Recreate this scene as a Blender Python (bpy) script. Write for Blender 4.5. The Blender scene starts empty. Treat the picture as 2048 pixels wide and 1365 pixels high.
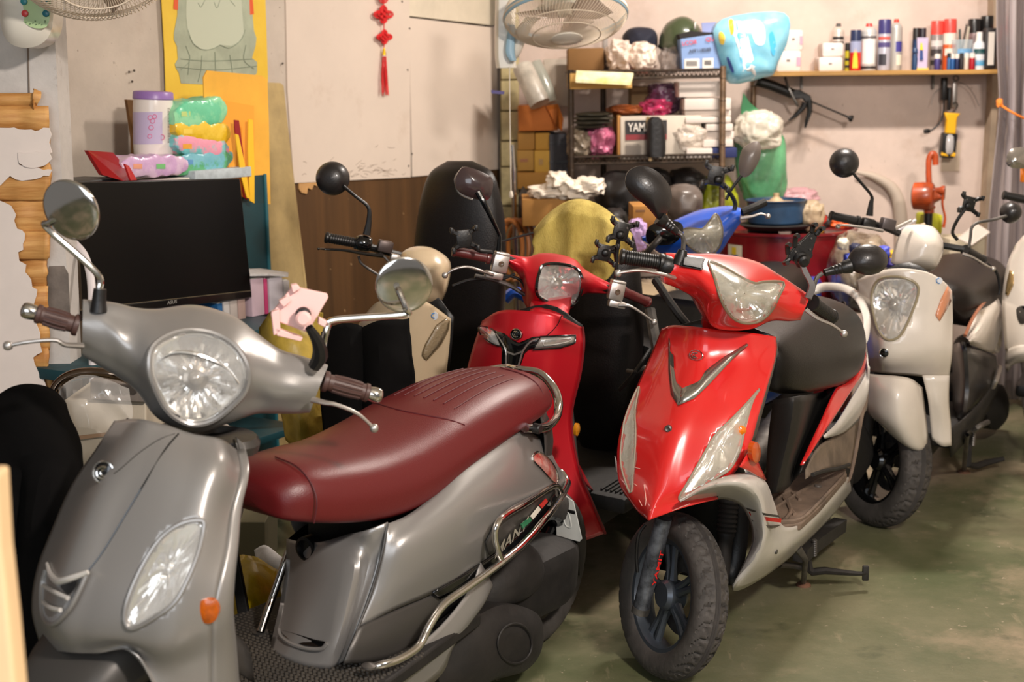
import bpy, bmesh, math, random
from mathutils import Vector, Matrix, noise
rnd = random.Random(7)
scn = bpy.context.scene
COL = scn.collection
R = math.radians
# ------------------------------------------------------------------ camera
F_PX, W_PX, H_PX = 2850.0, 2048.0, 1365.0
CAM = Vector((0, 0, 1.45)); PITCH = R(10.2); ROLL = R(1.0)
FW = Vector((0, math.cos(PITCH), -math.sin(PITCH)))
_r = Vector((1, 0, 0)); _u = _r.cross(FW)
RT = _r*math.cos(ROLL) - _u*math.sin(ROLL)
UP = _u*math.cos(ROLL) + _r*math.sin(ROLL)
cd = bpy.data.cameras.new('camera'); cam = bpy.data.objects.new('camera', cd); COL.objects.link(cam)
cam.matrix_world = Matrix(((RT.x, UP.x, -FW.x, CAM.x), (RT.y, UP.y, -FW.y, CAM.y), (RT.z, UP.z, -FW.z, CAM.z), (0, 0, 0, 1)))
cd.sensor_width = 36; cd.lens = 36*F_PX/W_PX; cd.clip_start = .05
cd.dof.use_dof = True; cd.dof.focus_distance = 3.45; cd.dof.aperture_fstop = 4.0
scn.camera = cam
# ------------------------------------------------------------------ light
wld = bpy.data.worlds.new('world'); scn.world = wld; wld.use_nodes = True
wld.node_tree.nodes['Background'].inputs[0].default_value = (1, .94, .88, 1)
wld.node_tree.nodes['Background'].inputs[1].default_value = .15
def area(name, loc, tgt, sx, sy, power, col):
    l = bpy.data.lights.new(name, 'AREA'); l.shape = 'RECTANGLE'; l.size = sx; l.size_y = sy
    l.energy = power; l.color = col
    o = bpy.data.objects.new(name, l); COL.objects.link(o); o.location = loc
    o.rotation_euler = (Vector(tgt)-Vector(loc)).to_track_quat('-Z', 'Y').to_euler(); return o
area('tube_light_back', (1.35, 5.0, 2.78), (1.35, 5.0, 0), .55, .12, 62, (1, .90, .81))
area('tube_light_front', (1.25, .35, 2.66), (.3, 3.4, .6), .30, .22, 94, (1, .90, .82))
area('entrance_daylight', (-.9, -1.6, 1.9), (-.3, 3.5, .7), 2.6, 2.0, 46, (.86, .92, 1))
scn.view_settings.view_transform = 'Standard'; scn.view_settings.look = 'None'
scn.view_settings.gamma = 1; scn.view_settings.use_curve_mapping = False
scn.view_settings.exposure = 0.40
# ------------------------------------------------------------------ pixel -> space
def ray(px, py): return RT*((px-W_PX/2)/F_PX) - UP*((py-H_PX/2)/F_PX) + FW
class Frame:                                        # forward x, left y, up z
    def __init__(s, o, head, lean=0, rake=0):
        s.o = Vector(o); a = R(head)
        fx = Vector((-math.sin(a), -math.cos(a), 0)); up = Vector((0, 0, 1)); ly = up.cross(fx)
        c, n = math.cos(R(lean)), math.sin(R(lean))
        s.x = fx; s.y = ly*c-up*n; s.z = up*c+ly*n
        if rake:
            c, n = math.cos(R(rake)), math.sin(R(rake)); s.x, s.z = s.x*c+s.z*n, s.z*c-s.x*n
    def w(s, x, y, z): return s.o+s.x*x+s.y*y+s.z*z
    def p(s, px, py, **k):
        (ax, v), = k.items(); n = getattr(s, ax); r = ray(px, py)
        return CAM + r*((v-(CAM-s.o).dot(n))/r.dot(n))
    def X(s, px, py, v): return s.p(px, py, x=v)
    def Y(s, px, py, v): return s.p(px, py, y=v)
    def Z(s, px, py, v): return s.p(px, py, z=v)
    def loc(s, P): d = P-s.o; return (d.dot(s.x), d.dot(s.y), d.dot(s.z))
WORLD = Frame((0, 0, 0), 0)
WORLD.x, WORLD.y, WORLD.z = Vector((1, 0, 0)), Vector((0, 1, 0)), Vector((0, 0, 1))
def at(px, py, y): return WORLD.p(px, py, y=y)      # point of the vertical plane y seen at a pixel
def dp(px, py, d): return CAM + ray(px, py)*d        # point at camera depth d
def onz(px, py, z): return WORLD.p(px, py, z=z)
def S(y): return y*1.0/F_PX                          # metres per pixel at distance y
# ------------------------------------------------------------------ materials
def lin(c): 
    return tuple(((v/255)/12.92 if v/255 <= .04045 else ((v/255+.055)/1.055)**2.4) for v in c)+(1,)
MATS = {}
def mat(name, rgb, rough=.5, metal=0, var=0, vscale=8, bump=0, bscale=60, coat=0, rgb2=None, stretch=None, alpha=None, trans=0, emit=None, thr=None, detail=6, spec=None, aniso=0, rvar=0):
    if name in MATS: return MATS[name]
    m = bpy.data.materials.new(name); m.use_nodes = True; nt = m.node_tree; N = nt.nodes; L = nt.links
    b = N['Principled BSDF']; b.inputs['Base Color'].default_value = lin(rgb)
    b.inputs['Roughness'].default_value = rough; b.inputs['Metallic'].default_value = metal
    if coat: b.inputs['Coat Weight'].default_value = coat; b.inputs['Coat Roughness'].default_value = .06
    if spec is not None: b.inputs['Specular IOR Level'].default_value = spec
    if trans: b.inputs['Transmission Weight'].default_value = trans; b.inputs['IOR'].default_value = 1.35
    if alpha is not None: b.inputs['Alpha'].default_value = alpha
    if emit: b.inputs['Emission Color'].default_value = lin(rgb); b.inputs['Emission Strength'].default_value = emit
    tc = N.new('ShaderNodeTexCoord'); src = tc.outputs['Object']
    if stretch:
        mp = N.new('ShaderNodeMapping'); mp.inputs['Scale'].default_value = stretch; L.new(src, mp.inputs[0]); src = mp.outputs[0]
    if var or rgb2:
        n = N.new('ShaderNodeTexNoise'); n.inputs['Scale'].default_value = vscale; n.inputs['Detail'].default_value = detail
        n.inputs['Roughness'].default_value = .62; L.new(src, n.inputs['Vector'])
        cr = N.new('ShaderNodeValToRGB'); lo, hi = thr or (.36, .66)
        cr.color_ramp.elements[0].position = lo; cr.color_ramp.elements[1].position = hi
        c2 = rgb2 or tuple(max(0, v*(1-var)) for v in rgb)
        cr.color_ramp.elements[0].color = lin(c2); cr.color_ramp.elements[1].color = lin(rgb)
        L.new(n.outputs[0], cr.inputs[0]); L.new(cr.outputs[0], b.inputs['Base Color'])
        if rvar:
            mr = N.new('ShaderNodeMapRange'); mr.inputs[3].default_value = rough+rvar; mr.inputs[4].default_value = max(.02, rough-rvar)
            L.new(n.outputs[0], mr.inputs[0]); L.new(mr.outputs[0], b.inputs['Roughness'])
    if bump:
        n = N.new('ShaderNodeTexNoise'); n.inputs['Scale'].default_value = bscale; n.inputs['Detail'].default_value = 5
        L.new(src, n.inputs['Vector']); bp = N.new('ShaderNodeBump'); bp.inputs['Strength'].default_value = bump
        bp.inputs['Distance'].default_value = .004; L.new(n.outputs[0], bp.inputs['Height']); L.new(bp.outputs[0], b.inputs['Normal'])
    MATS[name] = m; return m
# ------------------------------------------------------------------ mesh building (world coordinates)
def cr1(P, n, closed=False):
    """Catmull-Rom through points, n steps per span."""
    m = len(P); out = []
    if m < 2: return list(P)
    if m == 2 and not closed: return [P[0].lerp(P[1], i/n) for i in range(n+1)]
    for i in range(m if closed else m-1):
        if closed: a, b, c, d = P[i-1], P[i], P[(i+1) % m], P[(i+2) % m]
        else:
            b, c = P[i], P[i+1]; a = P[i-1] if i else b*2-c; d = P[i+2] if i+2 < m else c*2-b
        for k in range(n):
            t = k/n; out.append(.5*((2*b)+(c-a)*t+(2*a-5*b+4*c-d)*t*t+(3*b-a-3*c+d)*t**3))
    if not closed: out.append(P[-1].copy())
    return out
class MB:
    def __init__(s): s.v = []; s.f = []
    def add(s, vs, fs):
        o = len(s.v); s.v += [Vector(q) for q in vs]; s.f += [tuple(i+o for i in f) for f in fs]; return s
    def grid(s, G, cu=False, cv=False):
        n, m = len(G), len(G[0]); vs = [p for r in G for p in r]; fs = []
        for i in range(n if cu else n-1):
            for j in range(m if cv else m-1):
                a, b = i*m+j, i*m+(j+1) % m; c, d = ((i+1) % n)*m+(j+1) % m, ((i+1) % n)*m+j
                fs.append((a, b, c, d))
        return s.add(vs, fs)
    def patch(s, rows, nu=4, nv=4):
        A = [cr1(r, nv) for r in rows]
        B = [cr1([A[i][j] for i in range(len(A))], nu) for j in range(len(A[0]))]
        return s.grid(B)
    def loft(s, rings, n=4, nr=4, cap=True, smooth_ring=True):
        A = [cr1(r, nr, True) for r in rings] if smooth_ring else rings
        B = list(zip(*[cr1([A[i][j] for i in range(len(A))], n) for j in range(len(A[0]))])) if n > 1 else A
        B = [list(r) for r in B]; s.grid(B, cv=True)
        if cap:
            for r in (B[0], B[-1]):
                c = sum(r, Vector())/len(r); m = len(r)
                s.add(list(r)+[c], [(i, (i+1) % m, m) for i in range(m)])
        return s
    def tube(s, P, r, n=10, sm=5, closed=False, cap=True, flat=1.0, up=None):
        P = [Vector(p) for p in P]; rs = r if isinstance(r, (list, tuple)) else [r]*len(P)
        Q = cr1(P, sm, closed) if sm > 1 and len(P) > 2 else P
        k = (len(Q)-1) or 1; RR = []
        for i in range(len(Q)):
            t = i/(k if not closed else len(Q))*(len(rs)-1); j = min(int(t), len(rs)-2) if len(rs) > 1 else 0
            RR.append(rs[j]+(rs[j+1]-rs[j])*(t-j) if len(rs) > 1 else rs[0])
        rings = []; prev = None
        for i, q in enumerate(Q):
            if closed: d = Q[(i+1) % len(Q)]-Q[i-1]
            else: d = Q[min(i+1, len(Q)-1)]-Q[max(i-1, 0)]
            d.normalize()
            if prev is None:
                a = Vector(up) if up is not None else (Vector((0, 0, 1)) if abs(d.z) < .9 else Vector((1, 0, 0)))
                prev = a
            b = (prev-d*prev.dot(d))
            if b.length < 1e-6: b = d.orthogonal()
            b.normalize(); prev = b; c = d.cross(b)
            rings.append([q+(b*math.cos(a)*flat+c*math.sin(a))*RR[i] for a in [2*math.pi*j/n for j in range(n)]])
        s.grid(rings, cu=closed, cv=True)
        if cap and not closed:
            for rg in (rings[0], rings[-1]): s.add(rg, [tuple(range(n))])
        return s
    def lathe(s, o, ax, prof, n=24, sm=1, ref=None, cap=True):
        """prof: (distance along axis, radius)."""
        o = Vector(o); ax = Vector(ax).normalized(); a = ax.orthogonal().normalized() if ref is None else (Vector(ref)-ax*Vector(ref).dot(ax)).normalized(); b = ax.cross(a)
        pr = [Vector((p[0], p[1], 0)) for p in prof]
        if sm > 1: pr = cr1(pr, sm)
        rings = [[o+ax*p.x+(a*math.cos(t)+b*math.sin(t))*max(p.y, 1e-5) for t in [2*math.pi*j/n for j in range(n)]] for p in pr]
        s.grid(rings, cv=True)
        for rg, p in ((rings[0], pr[0]), (rings[-1], pr[-1])):
            if cap and p.y > 1e-4: s.add(rg, [tuple(range(n))])
        return s
    def box(s, c, size, axes=None, bev=0.0):
        ax = axes or (Vector((1, 0, 0)), Vector((0, 1, 0)), Vector((0, 0, 1)))
        bm = bmesh.new(); bmesh.ops.create_cube(bm, size=1)
        for v in bm.verts: v.co = Vector((v.co.x*size[0], v.co.y*size[1], v.co.z*size[2]))
        if bev: bmesh.ops.bevel(bm, geom=bm.edges[:], offset=min(bev, min(size)*.45), segments=2, affect='EDGES', profile=.5)
        c = Vector(c); bm.verts.index_update()
        s.add([c+ax[0]*v.co.x+ax[1]*v.co.y+ax[2]*v.co.z for v in bm.verts], [tuple(v.index for v in f.verts) for f in bm.faces]); bm.free(); return s
    def prism(s, P, d):
        """closed outline P extruded by vector d."""
        n = len(P); P = [Vector(p) for p in P]; d = Vector(d)
        s.add(P+[p+d for p in P], [tuple(range(n))[::-1], tuple(range(n, 2*n))]+[(i, (i+1) % n, (i+1) % n+n, i+n) for i in range(n)]); return s
    def dome(s, P, lift, rings=6, sm=4, skirt=0, power=2.0, c=None):
        """outline with a bulging cover; skirt pushes an edge back against lift."""
        P = [Vector(p) for p in P]; Q = cr1(P, sm, True) if sm > 1 else P; lift = Vector(lift)
        c = c or sum(Q, Vector())/len(Q); G = []
        if skirt: G.append([q-lift.normalized()*skirt for q in Q])
        for k in range(rings):
            t = k/rings; G.append([q.lerp(c, t)+lift*(1-(1-t)**power) for q in Q])
        s.grid(G, cv=True); m = len(Q); s.add(G[-1]+[c+lift], [(i, (i+1) % m, m) for i in range(m)])
        if skirt: s.add(G[0], [tuple(range(m))])
        return s
    def blob(s, c, size, axes=None, amp=.15, sc=2.2, seed=0, sub=4, sharp=True, flatb=None):
        """crumpled bag-like lump."""
        ax = axes or (Vector((1, 0, 0)), Vector((0, 1, 0)), Vector((0, 0, 1)))
        bm = bmesh.new(); bmesh.ops.create_icosphere(bm, subdivisions=sub, radius=1); bm.verts.index_update(); vs = []
        for v in bm.verts:
            n = v.co.normalized(); q = n*sc+Vector((seed*3.1, seed*1.7, seed))
            h = noise.noise(q)+.34*(1-2*abs(noise.noise(q*1.9)))*(1 if sharp else 0)+.08*(1-2*abs(noise.noise(q*4.3)))*(1 if sharp else .3)
            e = Vector([math.copysign(abs(k)**.8, k) for k in n])*(1+amp*h)
            if flatb is not None and e.z < flatb: e.z = flatb
            vs.append(Vector(c)+ax[0]*e.x*size[0]/2+ax[1]*e.y*size[1]/2+ax[2]*e.z*size[2]/2)
        s.add(vs, [tuple(v.index for v in f.verts) for f in bm.faces]); bm.free(); return s
    def text(s, txt, o, xa, ya, h, depth=.001, align='CENTER', shear=0, wide=1):
        cu = bpy.data.curves.new('t', 'FONT'); cu.body = txt; cu.size = 1; cu.align_x = align; cu.align_y = 'CENTER'; cu.shear = shear; cu.offset = .012
        ob = bpy.data.objects.new('t', cu); COL.objects.link(ob); bpy.context.view_layer.update()
        me = bpy.data.meshes.new_from_object(ob.evaluated_get(bpy.context.evaluated_depsgraph_get()))
        xa = Vector(xa).normalized(); ya = Vector(ya).normalized(); za = xa.cross(ya)
        fs = [tuple(p.vertices) for p in me.polygons]; vs = [Vector(o)+xa*v.co.x*h*wide+ya*v.co.y*h+za*depth for v in me.vertices]
        s.add(vs, fs); bpy.data.objects.remove(ob); bpy.data.curves.remove(cu); bpy.data.meshes.remove(me); return s
def root(name, label, cat, loc, group=None, rot=None):
    o = bpy.data.objects.new(name, None); COL.objects.link(o)
    o.matrix_world = (Matrix.Translation(Vector(loc)) if rot is None else Matrix.Translation(Vector(loc)) @ rot)
    o['label'] = label; o['category'] = cat; o.empty_display_size = .1
    if group: o['group'] = group
    o['_m'] = [x for r in o.matrix_world for x in r]
    return o
def mw(o):
    if '_m' in o: q = list(o['_m']); return Matrix([q[i*4:i*4+4] for i in range(4)])
    return Matrix.Identity(4)
def part(name, mb, m, parent=None, smooth=35, solid=0, bev=0, label=None, kind=None, sub=0, loc=None, soff=-1, wn=False):
    """link mb as one mesh object; its vertices are given in world coordinates."""
    M = mw(parent) if parent is not None else Matrix.Translation(Vector(loc) if loc is not None else (sum(mb.v, Vector())/len(mb.v) if mb.v else Vector()))
    I = M.inverted(); me = bpy.data.meshes.new(name)
    me.from_pydata([I @ v for v in mb.v], [], mb.f); me.materials.append(m)
    bm = bmesh.new(); bm.from_mesh(me); bmesh.ops.remove_doubles(bm, verts=bm.verts, dist=1e-5); bmesh.ops.recalc_face_normals(bm, faces=bm.faces)
    bm.to_mesh(me); bm.free()
    o = bpy.data.objects.new(name, me); COL.objects.link(o)
    o['_m'] = [x for r in M for x in r]
    if parent is not None: o.parent = parent
    else: o.matrix_world = M
    if solid: d = o.modifiers.new('solid', 'SOLIDIFY'); d.thickness = solid; d.offset = soff
    if bev: d = o.modifiers.new('bevel', 'BEVEL'); d.width = bev; d.segments = 2; d.limit_method = 'ANGLE'
    if sub: d = o.modifiers.new('sub', 'SUBSURF'); d.levels = sub; d.render_levels = sub
    if smooth:
        me.polygons.foreach_set('use_smooth', [True]*len(me.polygons)); me.set_sharp_from_angle(angle=R(smooth))
    if label: o['label'] = label
    if kind: o['kind'] = kind
    return o
def thing(name, mb, m, label, cat, group=None, **k):
    o = part(name, mb, m, None, **k); o['label'] = label; o['category'] = cat
    if group: o['group'] = group
    return o
def pxbox(mb, x0, y0, x1, y1, y, dep, bev=.004, yaw=0):
    """upright box whose front face fills a pixel rectangle on the plane y."""
    a, b, c = at(x0, y1, y), at(x1, y1, y), at(x0, y0, y); w = abs(b.x-a.x); h = abs(c.z-a.z)
    ax = (Vector((math.cos(R(yaw)), math.sin(R(yaw)), 0)), Vector((-math.sin(R(yaw)), math.cos(R(yaw)), 0)), Vector((0, 0, 1)))
    mb.box(Vector(((a.x+b.x)/2, y, (a.z+c.z)/2+(b.z-a.z)/2))+ax[1]*dep/2, (w, dep, h), ax, bev); return mb
# ================================================================== room shell
def sset(o): o['kind'] = 'structure'; return o
M_FLOOR = mat('worn_green_floor', (122, 118, 92), .36, var=.2, vscale=2.2, rgb2=(84, 90, 60), bump=.25, bscale=30, thr=(.35, .65), rvar=.12)
_nt = M_FLOOR.node_tree; _b = _nt.nodes['Principled BSDF']
def layer(m, rgb, scale, lo, hi, detail=8, stretch=None, seed=0):
    """stains and wear laid over a material's colour."""
    nt = m.node_tree; N = nt.nodes; L = nt.links; b = N['Principled BSDF']; inp = b.inputs['Base Color']
    tc = N.new('ShaderNodeTexCoord'); mp = N.new('ShaderNodeMapping'); mp.inputs['Location'].default_value = (seed, seed*.7, seed*1.3)
    if stretch: mp.inputs['Scale'].default_value = stretch
    L.new(tc.outputs['Object'], mp.inputs[0]); n = N.new('ShaderNodeTexNoise'); n.inputs['Scale'].default_value = scale
    n.inputs['Detail'].default_value = detail; n.inputs['Roughness'].default_value = .68; L.new(mp.outputs[0], n.inputs['Vector'])
    mr = N.new('ShaderNodeMapRange'); mr.inputs[1].default_value = lo; mr.inputs[2].default_value = hi; L.new(n.outputs[0], mr.inputs[0])
    mx = N.new('ShaderNodeMix'); mx.data_type = 'RGBA'; L.new(mr.outputs[0], mx.inputs[0]); mx.inputs[7].default_value = lin(rgb)
    if inp.links: L.new(inp.links[0].from_socket, mx.inputs[6])
    else: mx.inputs[6].default_value = inp.default_value
    L.new(mx.outputs[2], inp); return m
layer(M_FLOOR, (166, 146, 122), 1.25, .50, .68, seed=7.3)
layer(M_FLOOR, (70, 74, 52), 5, .58, .75, seed=9)
layer(M_FLOOR, (176, 160, 138), 38, .66, .74, detail=3, seed=2); layer(M_FLOOR, (140, 130, 104), 9, .62, .70, detail=8, stretch=(1, .25, 1), seed=13)
sset(part('floor', MB().box((.2, 2.4, -.05), (7.6, 9.6, .1)), M_FLOOR, smooth=0))
M_CEIL = mat('ceiling_paint', (214, 208, 196), .9)
sset(part('ceiling', MB().box((.2, 2.9, 3.0), (7.6, 8.6, .1)), M_CEIL, smooth=0))
M_WB = mat('back_plaster', (222, 201, 188), .85, var=.09, vscale=3, bump=.35, bscale=24)
layer(M_WB, (186, 160, 142), 2.2, .56, .78, seed=3); layer(M_WB, (150, 128, 112), 26, .68, .78, detail=4, seed=5)
sset(part('wall_back', MB().box((.6, 6.55, 1.5), (6.2, .1, 3.0)), M_WB, smooth=0))
sset(part('wall_right', MB().box((2.95, 3, 1.5), (.1, 7.2, 3.0)), mat('side_plaster', (200, 190, 176), .9, var=.1), smooth=0))
A0 = dp(560, 180, 5.2); WL = Frame((A0.x, A0.y, 0), 33)
def wl(px, py, o=0): return WL.Y(px, py, o)
wroot = part('wall_left', MB().box(WL.w(0, -.09, 1.5)+WL.x*.7, (5.4-1.05, .1, 3.0), (WL.x, WL.y, WL.z)), mat('stud_wood', (96, 66, 38), .8, var=.2), smooth=0); sset(wroot)
M_PANA = mat('grey_board', (203, 190, 176), .85, var=.07, vscale=5, bump=.2, bscale=90)
layer(M_PANA, (170, 152, 138), 3, .5, .8, seed=8); layer(M_PANA, (120, 104, 92), 50, .7, .78, detail=2, seed=3)
M_PANB = mat('white_board', (221, 205, 190), .62, var=.03, vscale=3)
layer(M_PANB, (196, 176, 158), 4, .6, .85, seed=2)
def panel(px, m, t=.012, o=0, name='panel', label=None, sm=0, ext=None):
    P = [wl(a, b, o) for a, b in px]; mb = MB().prism(P, -WL.y*t)
    return part(name, mb, m, wroot, smooth=0, label=label, bev=.0015)
panel([(-160, -500), (562, -500), (585, 372), (600, 700), (-160, 700)], M_PANA, label='greyish speckled wall board')
panel([(563, -500), (815, -500), (822, 355), (704, 361), (588, 367), (575, 180)], M_PANB, o=.006, label='large white wall board behind the red knot hanging')
panel([(818, 35), (1001, 57), (1008, 338), (825, 354)], M_PANB, o=.004, label='white wall board carrying the fan shadow')
panel([(817, -500), (1006, -500), (1002, 53), (818, 32)], mat('cream_board', (222, 210, 188), .7, var=.06), o=0, label='cream board above the fan shadow')
M_BRB = mat('brown_board', (96, 66, 36), .55, var=.25, vscale=10, stretch=(1, 1, .06), bump=.15, bscale=120)
layer(M_BRB, (150, 120, 84), 30, .72, .76, detail=2, seed=6)
panel([(586, 366), (1010, 338), (1018, 900), (615, 1000)], M_BRB, o=-.002, label='dark brown plywood lower board')
# splintered edge and scratches of the white board
spl = MB()
for q in ([(598, 367), (640, 364), (636, 373), (628, 370), (624, 380), (616, 376), (614, 388), (604, 386), (598, 378)],):
    spl.prism([wl(a, b, .004) for a, b in q], -WL.y*.006)
part('splinter', spl, mat('raw_wood', (214, 164, 104), .8, var=.2), wroot, smooth=0)
sc = MB()
for i in range(60):
    x = rnd.gauss(715, 55); y = 356-abs(rnd.gauss(0, 22))-(x-600)*.02; a = rnd.uniform(-.9, .4); l = rnd.uniform(5, 17)
    if not (600 < x < 806): continue
    p = [wl(x+l*k*math.cos(a), y+l*k*math.sin(a)+rnd.uniform(-2, 2), .0065) for k in (0, .5, 1)]
    sc.tube(p, .0006, n=4, sm=2)
part('scratch', sc, mat('dark_scratch', (110, 86, 62), .9), wroot, kind='stuff')
nl = MB()
for x, y in ((804, 3), (819, 57), (815, 140), (824, 308), (817, 332), (565, 127), (583, 335), (1003, 302), (992, 100), (258, 144), (268, 141), (264, 163)):
    nl.lathe(wl(x, y, .0065), WL.y, [(0, .004), (.002, .004), (.003, .001)], n=8)
part('nail_head', nl, mat('nail', (84, 74, 66), .5, metal=.6), wroot, kind='stuff')
# ---- foreground pillar with peeling paper
PY = 3.75
pil = sset(part('wall_pillar', MB().prism([at(-160, -500, PY), at(103, -500, PY), at(106, 0, PY), at(132, 520, PY), at(152, 1000, PY), at(152, 1500, PY), at(-160, 1500, PY)], (0, .10, 0)), mat('pillar_paint', (206, 200, 194), .8, var=.1, vscale=6, bump=.4, bscale=40), smooth=0))
layer(MATS['pillar_paint'], (150, 136, 126), 9, .6, .75, seed=1)
M_PLY = mat('peeling_ply', (222, 172, 104), .6, var=.28, vscale=5, stretch=(1, 1, 9), bump=.5, bscale=9, rgb2=(178, 120, 58))
part('seam', MB().tube([at(52, -20, PY-.003), at(58, 186, PY-.003)], .0022, n=5), mat('seam_dark', (120, 108, 98), .9), pil)
for k, (y0, y1, x1, o) in enumerate(((186, 214, 70, .020), (212, 262, 99, .026), (258, 330, 98, .022), (326, 402, 98, .03), (400, 466, 100, .024), (463, 520, 97, .032), (517, 575, 93, .022), (572, 640, 97, .03), (636, 700, 99, .022), (696, 745, 96, .028), (742, 800, 102, .022))):
    rows = []
    for j in range(5):
        t = j/4; yy = y0+(y1-y0)*t; b = o+.012*math.sin(math.pi*t)
        rows.append([at(x+rnd.uniform(-2, 2), yy+rnd.uniform(-1.5, 1.5)*(j in (1, 2, 3)), PY-b-.004*math.sin(x*.1+k)) for x in (-160, -60, 10, 40, 70, x1)])
    part('wood_strip', MB().patch(rows, 3, 3), M_PLY, pil, solid=.014)
M_PAPR = mat('torn_paper', (226, 214, 206), .8, var=.03)
def torn(P, o, nm='torn_paper'):
    Q = []
    for i, (x, y) in enumerate(P):
        x2, y2 = P[(i+1) % len(P)]; L_ = math.hypot(x2-x, y2-y); n = max(1, int(L_/9)) if x > -10 and x2 > -10 else 1
        for k in range(n): Q.append((x+(x2-x)*k/n+(rnd.uniform(-2.5, 2.5) if k else 0), y+(y2-y)*k/n+(rnd.uniform(-2.5, 2.5) if k else 0)))
    part(nm, MB().prism([at(a, b, PY-o) for a, b in Q], (0, .003, 0)), M_PAPR, pil, smooth=0)
torn([(-160, 254), (20, 256), (70, 262), (98, 256), (103, 270), (98, 285), (104, 305), (86, 315), (60, 308), (40, 314), (38, 330), (58, 336), (104, 340), (98, 352), (60, 360), (44, 362), (20, 352), (0, 372), (-160, 372)], .048)
torn([(-160, 405), (0, 402), (22, 412), (32, 430), (28, 442), (34, 458), (50, 468), (46, 500), (36, 505), (38, 522), (52, 530), (50, 545), (62, 560), (64, 575), (74, 580), (70, 600), (66, 640), (80, 668), (80, 690), (84, 705), (66, 716), (74, 740), (88, 760), (97, 800), (-160, 800)], .052)
torn([(36, 305), (60, 306), (100, 300), (104, 318), (92, 330), (70, 336), (50, 334), (38, 326)], .053)
M_GREYS = mat('grey_mortar', (128, 118, 110), .9, var=.2, vscale=14, bump=.6, bscale=40)
part('bare_patch', MB().prism([at(a, b, PY-.002) for a, b in [(98, 533), (128, 532), (136, 548), (138, 600), (140, 640), (96, 635), (92, 570)]], (0, .004, 0)), M_GREYS, pil, smooth=0)
# column trims at the far right and the tiled pier behind the fan
sset(part('trim_1', MB().prism([at(1992, -300, 6.42), at(2004, -300, 6.42), at(1996, 200, 6.42), at(1978, 500, 6.42), at(1966, 900, 6.42), at(1954, 900, 6.42), at(1966, 500, 6.42), at(1984, 200, 6.42)], (0, .08, 0)), mat('trim_wood', (182, 160, 136), .8, var=.15), smooth=0))
TY = 6.40
tp = sset(part('wall_pier', MB().prism([at(1000, -300, TY+.02), at(1037, -300, TY+.02), at(1040, 900, TY+.02), at(1000, 900, TY+.02)], (0, .12, 0)), mat('mortar', (120, 106, 76), .9), smooth=0))
M_TILE = mat('pier_block', (206, 190, 140), .7, var=.22, vscale=9)
for y0, y1 in ((-60, 20), (24, 98), (102, 158), (162, 220), (224, 280), (284, 332), (336, 410), (414, 500)):
    part('block', MB().box((at(1020, (y0+y1)/2, TY)+Vector((0, .02, 0))), (.08, .05, (y1-y0)/F_PX*6.4), bev=.006), M_TILE, tp)
# light fittings the room has, above the frame
for nm, (x, y) in (('ceiling_light', (1.35, 5.0)), ('ceiling_light', (1.25, .35))):
    r_ = root(nm, 'white tube light fixed to the ceiling '+('above the spray can shelf' if y > 4 else 'above the front scooters'), 'light', (x, y, 2.9))
    part('housing', MB().box((x, y, 2.86 if y > 4 else 2.82), (.7, .16, .06), bev=.01), mat('lamp_white', (235, 235, 230), .5), r_)
# ================================================================== scooter materials
M_CHROME = mat('chrome', (215, 212, 208), .10, metal=1)
M_ALU = mat('cast_aluminium', (190, 184, 178), .38, metal=.85, bump=.1)
M_BLK = mat('black_plastic', (15, 14, 14), .42, bump=.12, bscale=160)
M_BLKG = mat('black_gloss', (12, 12, 13), .12, coat=.5)
M_DIRT = mat('dirty_black_plastic', (36, 32, 29), .68, var=.35, vscale=14, bump=.3)
M_RUB = mat('tyre_rubber', (74, 69, 65), .72, var=.25, vscale=12, bump=.3, bscale=80)
M_STEEL = mat('dull_steel', (120, 116, 112), .45, metal=.8, var=.3, vscale=20)
M_AMB = mat('amber_lens', (226, 120, 16), .15, coat=.6)
M_REDL = mat('red_lens', (190, 40, 36), .15, coat=.6)
M_REFL = mat('lamp_reflector', (244, 242, 238), .14, metal=.88, bump=.3, bscale=60, stretch=(1, 1, .2))
M_GLASS = mat('lamp_glass', (240, 240, 238), .05, alpha=.12, spec=1, coat=1)
M_HAZE = mat('hazed_lens', (222, 216, 196), .22, var=.12, vscale=14, coat=.7, alpha=.42)
M_MIRR = mat('mirror_glass', (200, 206, 200), .03, metal=1)
M_TREAD = MATS['tyre_rubber']
def P3(fr, q, ax='X'):
    return getattr(fr, q[3] if len(q) > 3 else ax)(q[0], q[1], q[2])
def PL(fr, L_, ax='X'): return [P3(fr, q, ax) for q in L_]
def xcen(fr, px, py): return fr.loc(fr.Y(px, py, 0))[0]
def mirror_round(rt, c, n, r, m, label=None, deep=.03):
    n = Vector(n).normalized()
    o = part('mirror', MB().lathe(c, n, [(-.004, r*.96), (0, r), (deep*.3, r*.985), (deep*.6, r*.86), (deep*.85, r*.58), (deep*.98, r*.25), (deep, 0)], n=40, sm=3), m, rt, label=label)
    part('mirror_glass', MB().lathe(Vector(c)-n*.0045, n, [(-.0015, 0), (-.001, r*.5), (0, r*.93)], n=40), M_MIRR, o)
    return o
def mirror_shape(rt, P, back, m, glass=True, deep=.03, label=None):
    """mirror housing from its outline; back = direction of the bulging shell."""
    back = Vector(back).normalized()
    o = part('mirror', MB().dome(P, back*deep, rings=7, sm=4, skirt=.008, power=2.4), m, rt, label=label)
    if glass:
        c = sum((Vector(p) for p in P), Vector())/len(P)
        part('mirror_glass', MB().dome([c+(Vector(p)-c)*.93-back*.0085 for p in P], back*-.001, rings=2, sm=4), M_MIRR, o)
    return o
def rod(rt, P, r, m=None, nm='stalk', n=10, sm=5, **k): return part(nm, MB().tube(P, r, n=n, sm=sm), m or M_BLK, rt, **k)
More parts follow.
